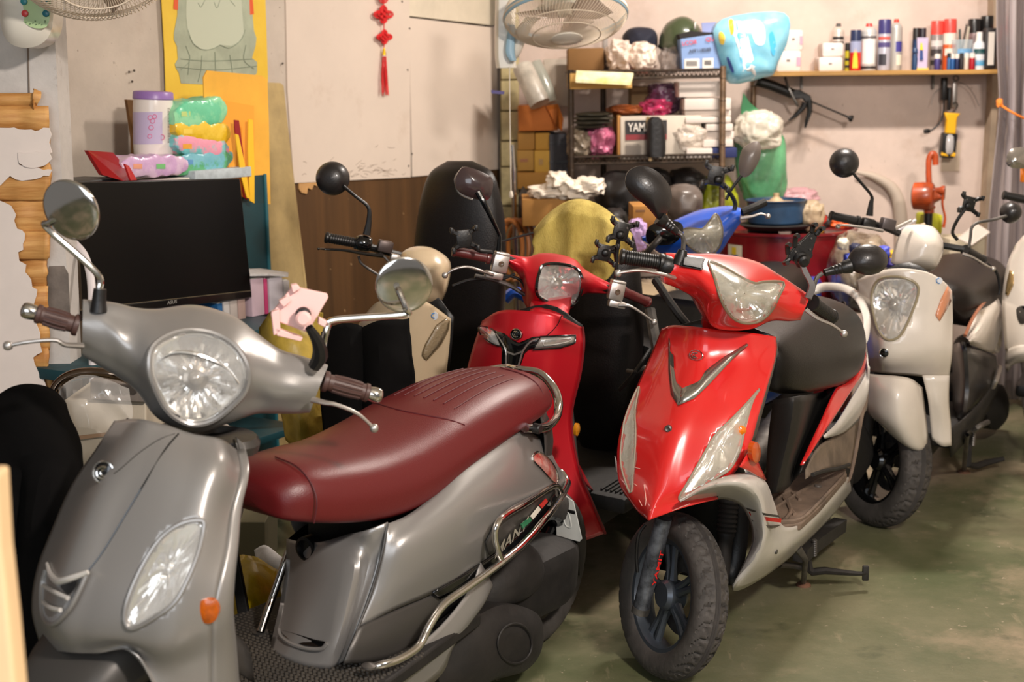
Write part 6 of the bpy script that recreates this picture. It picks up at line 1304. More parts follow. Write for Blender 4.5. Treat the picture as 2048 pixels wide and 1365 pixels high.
part('button_panel', MB().dome([at(x, y, 3.566) for x, y in [(35, -60), (36, 0), (38, 28), (50, 47), (68, 56), (88, 56), (98, 44), (102, 0), (100, -60)]], (0, -.002, 0), rings=2, sm=2), mat('panel_green', (178, 204, 150), .4), f1)
for x, y, c_ in ((48, 3, (40, 130, 140)), (90, 3, (40, 130, 140)), (92, 27, (30, 110, 124)), (50, 27, (214, 60, 60)), (48, -22, (40, 130, 140)), (90, -22, (40, 130, 140))):
    part('button', MB().lathe(at(x, y, 3.563), (0, -1, 0), [(0, .0085), (.003, .008), (.004, .006), (.004, 0)], n=18), mat('btn%d' % c_[0], c_, .35), f1)
mb = MB()
for x, y in ((52, 44), (60, 48), (66, 46), (72, 49), (78, 47), (84, 49), (90, 46), (70, 42), (90, 42)): mb.box(at(x, y, 3.562), (.0022, .001, .0022))
part('print_dot', mb, mat('print_green', (70, 96, 60), .6), f1, smooth=0, kind='stuff')
fan_head(f1, at(190, -92, 3.45), (.25, -.62, -.75), .20, band=False)
part('neck', MB().tube([at(60, -60, 3.58), at(90, -120, 3.6), at(150, -150, 3.62)], .025, n=12), M_FWH, f1)
# ---- left foreground
M_BCL = mat('black_cloth', (9, 8, 8), .95, spec=.1, var=.3, vscale=6, bump=.6, bscale=14)
ct = [[(-60, 800, 2.9), (0, 800, 2.86), (40, 786, 2.84), (85, 788, 2.86), (112, 815, 2.9)],
      [(-60, 900, 2.85), (0, 890, 2.78), (45, 880, 2.75), (95, 885, 2.78), (136, 900, 2.86)],
      [(-60, 1010, 2.82), (0, 1000, 2.74), (50, 990, 2.76), (95, 990, 2.72), (140, 965, 2.82)],
      [(-60, 1120, 2.8), (0, 1110, 2.72), (40, 1100, 2.77), (85, 1100, 2.7), (118, 1080, 2.8)],
      [(-60, 1250, 2.8), (0, 1250, 2.72), (40, 1240, 2.76), (80, 1240, 2.7), (110, 1240, 2.8)],
      [(-60, 1420, 2.8), (0, 1420, 2.72), (40, 1420, 2.76), (80, 1420, 2.7), (110, 1420, 2.8)],
      [(-60, 1700, 2.8), (0, 1700, 2.72), (40, 1700, 2.76), (80, 1700, 2.7), (110, 1700, 2.8)]]
cm = MB().patch([[dp(*q) for q in r_] for r_ in ct], 8, 8)
for i, p in enumerate(cm.v): cm.v[i] = p+Vector((0, -1, 0))*.02*noise.noise(p*9)+Vector((0, -1, 0))*.01*noise.noise(p*24)
thing('jacket', cm, M_BCL, 'black cloth jacket hanging at the lower left corner', 'jacket', solid=.05, soff=0)
thing('wooden_post', MB().prism([dp(-70, 950, 1.5), dp(-6, 950, 1.5), dp(2, 1100, 1.5), dp(18, 1250, 1.5), dp(34, 1420, 1.5), dp(44, 1560, 1.5), dp(-70, 1560, 1.5)], (-.0, .04, 0)), mat('pale_wood', (230, 196, 150), .6, var=.08, stretch=(1, 1, .1)), 'blurred pale wooden board edge in the lower left corner', 'board', smooth=0, bev=.004)
rk = root('storage_box', 'white box beside the peeling pillar under clear film', 'box', dp(210, 900, 3.4))
part('body', MB().prism([dp(128, 800, 3.4), dp(292, 800, 3.4), dp(292, 1150, 3.4), dp(150, 1150, 3.4)], (0, .3, 0)), mat('box_offwhite', (196, 184, 164), .7, var=.15, vscale=5), rk, bev=.004)
part('tape', MB().prism([dp(130, 876, 3.39), dp(292, 856, 3.39), dp(292, 862, 3.39), dp(130, 884, 3.39)], (0, .004, 0)), mat('brown_tape', (140, 104, 70), .5), rk, smooth=0)
part('grey_lid', MB().prism([dp(180, 760, 3.38), dp(292, 770, 3.38), dp(292, 806, 3.38), dp(180, 800, 3.38)], (0, .3, 0)), M_GREYS, rk, bev=.003)
thing('chrome_hoop', MB().tube([dp(108, 860, 3.3), dp(104, 810, 3.3), dp(112, 775, 3.3), dp(140, 752, 3.3), dp(185, 745, 3.3), dp(240, 752, 3.3), dp(280, 770, 3.35)], .012, n=14), mat('bronze_chrome', (130, 112, 96), .15, metal=1), 'curved chrome tube above the white box', 'tube')
fm = MB().patch([[dp(*q) for q in r_] for r_ in ([(118, 775, 3.28), (160, 752, 3.26), (215, 755, 3.26), (262, 775, 3.28)], [(122, 830, 3.27), (165, 815, 3.23), (215, 825, 3.25), (268, 835, 3.27)], [(135, 890, 3.28), (170, 895, 3.25), (205, 890, 3.24), (240, 870, 3.27)], [(150, 945, 3.3), (175, 935, 3.27), (205, 915, 3.27), (225, 895, 3.28)])], 9, 9)
for i, p in enumerate(fm.v): fm.v[i] = p+Vector((0, -1, 0))*.02*(1-2*abs(noise.noise(p*14)))
M_FILM = mat('clear_film', (236, 232, 226), .08, alpha=.28, spec=1, coat=1)
thing('plastic_bag', fm, M_FILM, 'crumpled clear plastic bag hanging on the chrome hoop', 'bag')
thing('plastic_disc', MB().dome([dp(x, y, 3.1) for x, y in [(440, 850), (478, 868), (494, 900), (497, 950), (492, 1000), (478, 1045), (450, 1060), (430, 950)]], (.02, -.02, 0), rings=4, sm=3, skirt=.02), mat('off_white_plastic', (206, 194, 184), .4), 'white curved plastic shell just behind the grey front shield', 'shell')
thing('white_tube', MB().tube([dp(140, 478, 3.9), dp(168, 510, 3.85), dp(182, 560, 3.83), (dp(184, 640, 3.8)), dp(186, 760, 3.8), dp(186, 900, 3.8)], .011, n=12), mat('tube_white', (214, 206, 206), .4), 'bent white plastic pipe between pillar and monitor', 'pipe')
thing('foil_roll', MB().lathe(dp(158, 720, 3.98), (0, 0, 1), [(0, .02), (.05, .023), (.16, .02), (.28, .022), (.3, .012)], n=18, sm=2), mat('dark_foil', (110, 98, 84), .3, metal=.7, bump=1, bscale=30), 'dark foil roll between the pillar and the white pipe', 'roll')
# yellow cloth, black bag, paper and carrier bag under the desk
M_OLC = mat('olive_yellow_film', (196, 166, 70), .4, var=.3, vscale=8, bump=.9, bscale=16, rgb2=(140, 118, 40))
def drape(nm, rows_, m, label, cat, amp=.02, sc=14, nu=6, nv=6, solid=.004):
    mb = MB().patch([[dp(*q) for q in r_] for r_ in rows_], nu, nv)
    for i, p in enumerate(mb.v): mb.v[i] = p+Vector((.3, -1, 0))*amp*(noise.noise(p*sc)+.4*(1-2*abs(noise.noise(p*sc*2.3))))
    return thing(nm, mb, m, label, cat, solid=solid, soff=0)
drape('cloth', [[(518, 655, 3.75), (545, 622, 3.7), (600, 618, 3.7), (645, 625, 3.72)], [(525, 740, 3.72), (560, 730, 3.66), (610, 730, 3.66), (655, 740, 3.72)], [(560, 820, 3.7), (590, 830, 3.62), (625, 820, 3.64), (660, 825, 3.7)], [(572, 880, 3.7), (600, 905, 3.64), (625, 890, 3.66), (664, 850, 3.7)]], M_OLC, 'yellow olive plastic sheet hanging behind the pink phone holder', 'sheet')
drape('fabric_bag', [[(655, 670, 3.45), (698, 655, 3.42), (720, 668, 3.46), (760, 650, 3.42), (806, 640, 3.45)], [(652, 740, 3.42), (698, 735, 3.38), (722, 740, 3.44), (765, 735, 3.37), (817, 730, 3.42)], [(656, 820, 3.42), (700, 825, 3.38), (725, 830, 3.43), (765, 830, 3.37), (814, 820, 3.42)], [(664, 960, 3.44), (700, 965, 3.42), (730, 970, 3.44), (765, 965, 3.4), (806, 950, 3.44)]], M_BCL, 'black padded fabric bag hanging in front of the cream scooter', 'bag', amp=.012, solid=.05)
drape('carrier_bag', [[(436, 1150, 3.35), (470, 1115, 3.3), (500, 1112, 3.3), (555, 1140, 3.35)], [(430, 1200, 3.3), (470, 1190, 3.2), (510, 1190, 3.2), (560, 1190, 3.3)], [(430, 1250, 3.28), (470, 1250, 3.16), (510, 1245, 3.17), (556, 1230, 3.28)], [(430, 1330, 3.25), (470, 1320, 3.15), (510, 1310, 3.15), (550, 1290, 3.25)]], mat('yellow_carrier', (206, 176, 20), .3, coat=.4, var=.25, vscale=7, bump=.9, bscale=18), 'yellow plastic carrier bag on the floor behind the grey scooter', 'bag', amp=.02, sc=18)
drape('paper_sheet', [[(508, 1100, 3.4), (530, 1090, 3.4), (552, 1105, 3.4)], [(515, 1130, 3.38), (540, 1128, 3.36), (575, 1130, 3.38)], [(530, 1160, 3.38), (550, 1190, 3.36), (572, 1200, 3.38)]], mat('sheet_white', (210, 206, 204), .8), 'torn white paper poking out above the yellow carrier bag', 'paper', amp=.008, solid=.001)
thing('strap', MB().prism([dp(450, 1060, 3.12), dp(466, 1062, 3.12), dp(505, 1270, 3.12), dp(482, 1282, 3.12)], (0, .02, 0)), M_BLK, 'black slanted bar between grey shield and yellow bag', 'bar', bev=.003)
thing('carton', MB().prism([dp(440, 1045, 3.6), dp(530, 1045, 3.6), dp(530, 1150, 3.6), dp(440, 1130, 3.6)], (0, .2, 0)), mat('olive_carton', (86, 80, 56), .8), 'dull olive carton under the desk behind the yellow bag', 'carton', bev=.003)
# ================================================================== back wall: shelf board with cans
BY = 6.27
M_SHB = mat('shelf_plank', (196, 148, 78), .6, var=.25, vscale=5, stretch=(.3, 2, 3), bump=.2)
pl = root('wall_shelf', 'long yellowish wooden shelf plank holding spray cans', 'shelf', at(1760, 150, 6.4))
part('plank', MB().prism([at(1520, 143, BY), at(1996, 139, BY), at(1996, 148, BY), at(1520, 153, BY)], (0, .23, 0)), M_SHB, pl, bev=.002)
for x in (1600, 1862): part('bracket', MB().prism([at(x, 150, 6.49), at(x+4, 150, 6.49), at(x+4, 178, 6.49), at(x, 178, 6.49)], (0, -.02, 0)), M_STEEL, pl)
SHZ = lambda x: at(x, 143-4*(x-1520)/476, BY).z
def can_(x0, x1, top, y, cols, cap, label, kind='spray', base=None, nozzle=None, grp='spray cans and bottles on the wall shelf', cat='spray can', nm='spray_can', bands=(), cone=.8):
    yy = y; c = at((x0+x1)/2, 142, yy); r = (x1-x0)/2/F_PX*yy*1.0; z0 = SHZ((x0+x1)/2)+.001; zt = at((x0+x1)/2, top, yy).z
    c = Vector((c.x, yy, z0)); h = zt-z0; r0 = root(nm, label, cat, c, grp); Z = Vector((0, 0, 1))
    b_, cp = cols, cap; mname = 'can_%d_%d_%d' % b_
    hb = h*(1-(.27 if kind == 'cap' else .16 if kind == 'dome' else .2 if kind == 'bottle' else 0))
    m1 = mat(mname, b_, .3, metal=.25 if kind != 'bottle' else 0, coat=.3)
    if kind == 'cap':
        part('body', MB().lathe(c, Z, [(0, r*.96), (.004, r), (hb-.006, r), (hb, r*.94)], n=24), m1, r0)
        part('cap', MB().lathe(c, Z, [(hb-.002, r*.98), (h-.004, r*.96), (h, r*.88), (h, 0)], n=24), mat('cap_%d_%d_%d' % cp, cp, .35), r0)
    elif kind == 'dome':
        part('body', MB().lathe(c, Z, [(0, r*.96), (.004, r), (hb-.006, r), (hb, r*.98), (hb+h*.05, r*.8), (hb+h*.09, r*.4), (hb+h*.1, r*.3)], n=24), m1, r0)
        part('nozzle', MB().lathe(c, Z, [(hb+h*.08, r*.3), (hb+h*.1, r*.45), (h, r*.35), (h, 0)], n=16), mat('cap_%d_%d_%d' % cp, cp, .35), r0)
    else:
        part('body', MB().lathe(c, Z, [(0, r*.9), (.003, r), (hb*.75, r), (hb*.9, r*.7), (hb, r*.35)], n=20, sm=2), m1, r0)
        part('cap', MB().lathe(c, Z, [(hb*.93, r*.55), (h, r*.5), (h, 0)], n=16), mat('cap_%d_%d_%d' % cp, cp, .35), r0)
    for (f0, f1, col, a0, a1) in bands:
        t_ = (CAM-c); t_.z = 0; t_.normalize(); s_ = Vector((-t_.y, t_.x, 0))
        G_ = [[c+Z*h*f+(t_*math.cos(R(a))+s_*math.sin(R(a)))*r*1.015 for f in (f0, f1)] for a in [a0+(a1-a0)*i/12 for i in range(13)]]
        part('label', MB().grid(G_), mat('lab_%d_%d_%d' % col, col, .45), r0)
    return r0
Wc = (222, 214, 204)
can_(1663, 1687, 47, 6.42, (214, 200, 188), (60, 56, 54), 'white can with black and red print behind the small white boxes', 'dome', bands=((.55, .62, (40, 34, 34), -60, 60), (.66, .72, (40, 34, 34), -60, 60), (.4, .5, (210, 60, 50), -60, 60)))
can_(1689, 1701, 86, 6.40, (190, 180, 30), (30, 30, 28), 'narrow yellow and black tube beside the small white boxes', 'cap', bands=((.1, .2, (30, 30, 28), -60, 60), (.35, .45, (30, 30, 28), -60, 60)))
fc = can_(1699, 1721, 60, 6.35, (214, 40, 30), (34, 44, 78), 'can with red yellow flame print and navy cap', 'cap', bands=((.45, .72, (150, 156, 186), -75, 75),))
cfl = Vector(mw(fc).translation); t_ = (CAM-cfl); t_.z = 0; t_.normalize(); s_ = Vector((-t_.y, t_.x, 0))
part('flame_print', MB().add([cfl+t_*.0245+s_*a+Vector((0, 0, z)) for a, z in ((-.012, .01), (.012, .01), (.010, .05), (0, .12), (-.010, .05))], [(0, 1, 2, 3, 4)]), mat('flame_yellow', (250, 190, 30), .4), fc, smooth=0)
can_(1721, 1751, 47, 6.36, (206, 202, 198), (206, 40, 34), 'white can with pale label and red nozzle', 'dome', bands=((.03, .09, (50, 44, 44), -80, 80), (.14, .66, (226, 222, 218), -50, 50), (.68, .73, (90, 84, 84), -80, 80)))
can_(1754, 1780, 39, 6.36, (186, 184, 196), (58, 54, 110), 'silver can with violet blue cap', 'cap', bands=((.1, .32, (50, 48, 56), -50, 20), (.45, .55, (80, 70, 120), -60, 60), (.6, .66, (200, 90, 80), -60, 60)))
can_(1778, 1802, 38, 6.40, (190, 186, 180), (220, 60, 40), 'chrome can with blue badge and red tip', 'dome', bands=((.36, .56, (66, 60, 140), 0, 75), (.1, .3, (230, 222, 200), 10, 70)))
can_(1823, 1838, 56, 6.42, (30, 50, 90), (34, 30, 30), 'dark blue tube with a black top', 'cap')
can_(1836, 1850, 56, 6.42, (232, 200, 40), (40, 34, 44), 'yellow tube with black top behind the glue pack', 'cap')
can_(1859, 1884, 42, 6.38, (150, 140, 138), (224, 72, 62), 'grey printed can with bright red cap', 'cap', bands=((.1, .2, (50, 46, 44), -60, 60), (.28, .42, (60, 54, 54), -60, 50), (.48, .6, (206, 200, 196), -60, 60)))
can_(1884, 1910, 38, 6.38, (236, 104, 52), (226, 74, 66), 'orange and white can with red cap', 'cap', bands=((.5, .72, (228, 214, 202), -80, 80), (.28, .42, (230, 214, 200), -40, 70)))
can_(1933, 1958, 38, 6.44, (140, 120, 120), (26, 24, 24), 'greyish can with black cap behind the clear cup', 'cap')
can_(1958, 1984, 32, 6.44, (120, 92, 96), (22, 20, 20), 'tallest dark can with black cap near the right end', 'cap')
can_(1944, 1968, 64, 6.34, (220, 220, 222), (232, 228, 222), 'small white squeeze bottle with pale nozzle', 'bottle', cat='bottle', nm='bottle', bands=((.1, .25, (90, 160, 200), -40, 60), (.4, .55, (40, 80, 80), -50, 60)))
for i, (x0, x1, t, bc_, cc_, lb) in enumerate(((1868, 1880, 108, (70, 60, 120), Wc, 'tiny purple bottle with white cap'), (1893, 1901, 106, (60, 100, 150), (30, 30, 34), 'tiny blue bottle with black cap'), (1900, 1909, 108, (40, 90, 150), Wc, 'tiny blue bottle with white cap'), (1909, 1918, 108, (30, 40, 80), Wc, 'tiny navy bottle with white cap'), (1918, 1926, 106, (40, 34, 34), (26, 24, 24), 'tiny black bottle beside the navy one'), (1927, 1937, 106, (214, 200, 184), Wc, 'tiny cream bottle with white cap'), (1938, 1949, 106, (170, 20, 34), Wc, 'tiny crimson bottle with white cap'))):
    can_(x0, x1, t, 6.30, bc_, cc_, lb, 'cap', cat='bottle', nm='touch_up_bottle')
gp2 = root('glue_pack', 'pale violet blister pack with a small yellow tube printed on it', 'package', at(1846, 140, 6.31))
part('card', MB().prism([at(1835, 75, 6.33), at(1857, 75, 6.33), at(1854, 137, 6.31), at(1834, 138, 6.31)], (0, .012, 0)), mat('violet_card', (186, 172, 200), .4), gp2, bev=.001)
part('tube_print', MB().prism([at(1840, 92, 6.325), at(1845, 92, 6.325), at(1846, 120, 6.31), at(1839, 120, 6.31)], (0, -.003, 0)), mat('blue_print', (30, 60, 120), .4), gp2, smooth=0)
part('tube_tip', MB().prism([at(1841, 86, 6.325), at(1844, 86, 6.325), at(1846, 100, 6.32), at(1839, 100, 6.32)], (0, -.004, 0)), mat('yellow_env', (252, 196, 40), .6), gp2, smooth=0)
part('yellow_base', MB().prism([at(1833, 136, 6.305), at(1858, 136, 6.305), at(1856, 141, 6.305), at(1833, 141, 6.305)], (0, .03, 0)), mat('yellow_card', (232, 190, 90), .5), gp2, smooth=0)
thing('glue_tube', MB().lathe(Vector((at(1829, 140, 6.31).x, 6.31, SHZ(1829))), (0, 0, 1), [(0, .010), (.05, .012), (.07, .007), (.075, .012), (.09, .011), (.1, .003), (.12, .002)], n=14), mat('tube_navy', (26, 60, 100), .35), 'small navy glue bottle with yellow nozzle left of the violet pack', 'bottle')
cup = root('cup', 'clear plastic cup with blue print holding pens', 'cup', Vector((at(1921, 140, 6.36).x, 6.36, SHZ(1921))))
cq = Vector((at(1921, 140, 6.36).x, 6.36, SHZ(1921)))
part('wall', MB().lathe(cq, (0, 0, 1), [(0, .034), (.004, .035), (.13, .05), (.13, .048)], n=28, cap=False), mat('cup_clear', (200, 214, 220), .1, alpha=.45), cup)
part('print', curved(cq, Vector((0, 0, 1)), .047, -50, 50, .05, .09), mat('cup_blue', (110, 160, 200), .4), cup)
for i, (dx, tx_, c_) in enumerate(((-.02, -.05, (90, 84, 60)), (0, -.01, (40, 60, 60)), (.01, .03, (190, 180, 160)), (-.01, .02, (60, 50, 40)))):
    thing('pen', MB().tube([cq+Vector((dx, 0, .01)), cq+Vector((tx_, 0, .165+.01*i))], .0045, n=8), mat('pen%d' % i, c_, .4), ('leftmost brown', 'dark teal middle', 'pale right leaning', 'dark right leaning')[i]+' pen standing in the clear cup', 'pen', 'pens in the clear cup')
thing('funnel', MB().lathe(Vector((at(1988, 60, 6.42).x, 6.42, SHZ(1988)+.10)), Vector((.6, -.2, .8)), [(0, .006), (.05, .01), (.09, .035), (.1, .036)], n=20, cap=False), mat('funnel_red', (226, 66, 56), .4), 'red plastic funnel tip at the right end of the shelf', 'funnel', solid=.002)
pb = root('box', 'tall black box with white label at the right end of the shelf', 'box', at(1981, 140, 6.30))
part('body', pxbox(MB(), 1970, 56, 1992, 137, 6.30, .05), mat('box_black', (40, 36, 36), .45), pb)
part('label', pxbox(MB(), 1975, 64, 1987, 130, 6.297, .003, bev=0), mat('lab_white', (224, 216, 206), .6), pb, smooth=0)
def napkin(x0, y0, x1, y1, y, label, pink=None):
    r0 = root('tissue_pack', label, 'tissue pack', at((x0+x1)/2, y1, y), 'small white packs on the plank shelf')
    part('wrap', pxbox(MB(), x0, y0, x1, y1, y, .10, bev=.012), mat('tissue_wrap', (228, 214, 206), .4, var=.04, bump=.3, bscale=30), r0)
    part('flap', pxbox(MB(), x0+(x1-x0)*.42, y0+(y1-y0)*.4, x0+(x1-x0)*.55, y0+(y1-y0)*.5, y-.002, .004, bev=0), mat('flap_grey', (120, 112, 108), .6), r0, smooth=0)
    if pink: part('pink_print', pxbox(MB(), x1-(x1-x0)*.2, y0+(y1-y0)*.3, x1-2, y0+(y1-y0)*.7, y-.002, .004, bev=0), mat('pink_print', (226, 150, 170), .5), r0, smooth=0)
napkin(1568, 59, 1607, 102, 6.32, 'upper pale pink pack beside the blue diaper pack', 1)
napkin(1552, 101, 1603, 145, 6.29, 'lower white pack leaning on the blue diaper pack', 1)
napkin(1644, 85, 1688, 114, 6.33, 'upper white pack of the pair beside the yellow tube')
napkin(1637, 114, 1686, 144, 6.30, 'lower white pack of the pair beside the yellow tube')
# ---- rack
M_RKB = mat('rack_brown', (70, 56, 44), .45, metal=.6, var=.3, vscale=30); M_RKP = mat('rack_post', (150, 122, 96), .35, metal=.6, var=.3, vscale=30)
rack = root('storage_rack', 'wire storage rack packed with cartons and bags', 'rack', at(1300, 322, 6.2))
RY = 5.95
for x, y_, y0 in ((1141, RY, 140), (1446, RY, 132), (1507, 6.42, 150), (1206, 6.42, 150)):
    p = at(x, y0, y_); part('post', MB().tube([p, Vector((p.x, p.y, .02))], .013, n=12, sm=1), M_RKP if x > 1300 else M_RKB, rack)
    mb = MB()
    for i in range(14): mb.lathe(Vector((p.x, p.y, p.z-.05-i*.09)), (0, 0, 1), [(-.002, .0135), (0, .0145), (.002, .0135)], n=12)
    part('post_groove', mb, M_RKB, rack, kind='stuff')
Z1, Z2 = at(1300, 155, RY).z, at(1300, 325, RY).z
X0, X1 = at(1141, 150, RY).x, at(1446, 150, RY).x
for z in (Z1, Z2, .55):
    part('shelf_rim', MB().tube([(X0, RY, z), (X1, RY, z), (X1+.02, 6.42, z), (X0+.02, 6.42, z)], .006, n=6, sm=1, closed=True), M_RKB, rack)
    part('shelf_rim', MB().tube([(X0, RY, z+.028), (X1, RY, z+.028), (X1+.02, 6.42, z+.028), (X0+.02, 6.42, z+.028)], .005, n=6, sm=1, closed=True), M_RKB, rack)
    mb = MB()
    n = 34
    for i in range(n): x = X0+(X1-X0)*i/n; mb.tube([(x, RY, z), (x+(X1-X0)/n*.5, RY, z+.028), (x+(X1-X0)/n, RY, z)], .003, n=4, sm=1, cap=False); mb.tube([(x, RY, z+.03), (x, 6.42, z+.03)], .0025, n=4, sm=1, cap=False)
    part('shelf_wire', mb, M_RKB, rack, kind='stuff')
def seat_z(z): return z+.035
def cart(nm, x0, y0, x1, y1, y, dep, col, label, cat='carton', group=None, yaw=0, bev=.004, extra=None, var=.08):
    r0 = root(nm, label, cat, at((x0+x1)/2, y1, y), group)
    part('body', pxbox(MB(), x0, y0, x1, y1, y, dep, bev=bev, yaw=yaw), mat('card_%d_%d_%d' % col, col, .75, var=var, vscale=7), r0)
    for e in (extra or ()): part(e[0], pxbox(MB(), e[1], e[2], e[3], e[4], y-.004, .006, bev=0), mat('m_'+e[0]+'_%d_%d_%d' % e[5], e[5], .5), r0, smooth=0)
    return r0
cart('carton', 1137, 96, 1208, 147, 6.15, .2, (130, 92, 46), 'brown carton on top of the rack beside the grey post')
cart('carton', 1140, 146, 1264, 178, 5.93, .3, (200, 156, 84), 'shallow tan carton under the yellow green magazine')
thing('magazine', MB().prism([at(1153, 147, 5.90), at(1267, 152, 5.90), at(1261, 171, 5.84), at(1151, 165, 5.84)], (0, 0, .012)), mat('magazine_green', (206, 206, 110), .5, rgb2=(236, 226, 200), vscale=10), 'yellow green magazine lying on the shallow carton', 'magazine', smooth=0)
thing('grey_panel', pxbox(MB(), 1206, 70, 1216, 150, 6.3, .04), mat('panel_grey', (150, 142, 136), .6), 'grey upright strip beside the brown carton', 'panel')
def bag(nm, x0, y0, x1, y1, y, dep, m, label, cat='bag', seed=1, amp=.22, sc=2.2, sharp=True, group=None, sub=5):
    a, b_ = at(x0, (y0+y1)/2, y), at(x1, (y0+y1)/2, y); t, bo = at((x0+x1)/2, y0, y), at((x0+x1)/2, y1, y)
    c = Vector(((a.x+b_.x)/2, y+dep*.4, (t.z+bo.z)/2))
    return thing(nm, MB().blob(c, (abs(b_.x-a.x)*.94, dep, abs(t.z-bo.z)*.94), amp=amp, sc=sc, seed=seed, sharp=sharp, sub=sub), m, label, cat, group, smooth=60)
M_WBAG = mat('white_plastic_bag', (222, 204, 190), .35, coat=.2, bump=.4, bscale=30)
bag('plastic_bag', 1214, 80, 1268, 148, 6.08, .22, M_WBAG, 'crumpled white plastic bag on top of the rack', seed=2, amp=.3)
bag('plastic_bag', 1258, 82, 1318, 146, 6.05, .25, mat('white_bag2', (226, 208, 192), .4, bump=.3, bscale=30), 'rounder knotted white bag next to the crumpled one', seed=5, amp=.18)
bag('cap', 1246, 50, 1322, 116, 6.22, .26, mat('navy_cloth', (24, 27, 44), .8), 'dark navy cloth bundle behind the white bags', 'cloth', seed=3, amp=.06, sharp=False)
hm = root('helmet', 'olive green open helmet with black rim on the rack', 'helmet', at(1363, 110, 6.2))
hc = at(1363, 76, 6.22)
mb = MB(); bm_v = []
prof = [(-.5, .98), (-.25, 1.02), (0, 1.0), (.3, .93), (.6, .76), (.85, .45), (.97, .2), (1, 0)]
part('shell', MB().lathe(hc-Vector((0, 0, .0)), Vector((.12, -.25, 1)), [(a*.092, b_*.092) for a, b_ in prof], n=32, sm=3), mat('olive_shell', (66, 76, 52), .28, coat=.6), hm)
part('rim', MB().lathe(hc, Vector((.12, -.25, 1)), [(-.052, .09), (-.048, .097), (-.04, .094)], n=32, cap=False), M_BLK, hm)
part('strap_clip', MB().box(at(1390, 52, 6.12), (.008, .008, .03), bev=.002), M_ALU, hm)
bb = root('box', 'pale blue printed box with red lettering and barcodes', 'box', at(1400, 142, 6.02))
part('body', MB().prism([at(1361, 78, 6.02), at(1433, 68, 6.02), at(1444, 138, 6.02), at(1364, 143, 6.02)], (0, .2, 0)), mat('box_blue', (122, 150, 196), .5), bb, bev=.003)
part('lid', MB().prism([at(1403, 46, 6.16), at(1432, 44, 6.16), at(1434, 66, 6.06), at(1405, 66, 6.06)], (0, .01, 0)), mat('box_blue2', (130, 144, 190), .5), bb, smooth=0)
part('dark_gap', MB().prism([at(1358, 68, 6.03), at(1380, 62, 6.03), at(1434, 66, 6.03), at(1434, 69, 6.03), at(1361, 77, 6.03)], (0, .18, 0)), mat('box_inside', (30, 26, 26), .8), bb, smooth=0)
for x0, y0, x1, y1 in ((1369, 117, 1399, 138), (1405, 116, 1427, 136)):
    q = part('barcode_label', MB().prism([at(x0, y0+1, 6.017), at(x1, y0, 6.017), at(x1, y1, 6.017), at(x0, y1+1, 6.017)], (0, .004, 0)), mat('lab_white', (224, 216, 206), .6), bb, smooth=0)
    mb = MB()
    for i in range(9): mb.prism([at(x0+4+i*(x1-x0-8)/9, y0+5, 6.015), at(x0+4+(i+.5)*(x1-x0-8)/9, y0+5, 6.015), at(x0+4+(i+.5)*(x1-x0-8)/9, y1-6, 6.015), at(x0+4+i*(x1-x0-8)/9, y1-6, 6.015)], (0, .002, 0))
    part('bars', mb, mat('bar_black', (50, 46, 50), .6), q, smooth=0, kind='stuff')
tx = MB(); tx.text('LCOR', at(1379, 86, 6.014), Vector((1, 0, .13)), Vector((-.1, 0, 1)), .024, depth=.001); part('lettering', tx, mat('red_letters', (206, 60, 66), .5), bb, smooth=0)
tx = MB(); tx.text('QUA', at(1424, 78, 6.014), Vector((1, 0, .13)), Vector((-.1, 0, 1)), .024, depth=.001); part('lettering', tx, mat('red_letters', (206, 60, 66), .5), bb, smooth=0)
tx = MB(); tx.text('AFF118588', at(1400, 101, 6.014), Vector((1, 0, .08)), Vector((-.08, 0, 1)), .020, depth=.001); part('lettering', tx, mat('bar_black', (50, 46, 50), .6), bb, smooth=0)
bag('clear_bag', 1322, 95, 1366, 146, 6.1, .15, mat('smoky_film', (150, 138, 132), .15, alpha=.5, coat=.6), 'clear crumpled bag between white bag and blue box', seed=8, amp=.35)
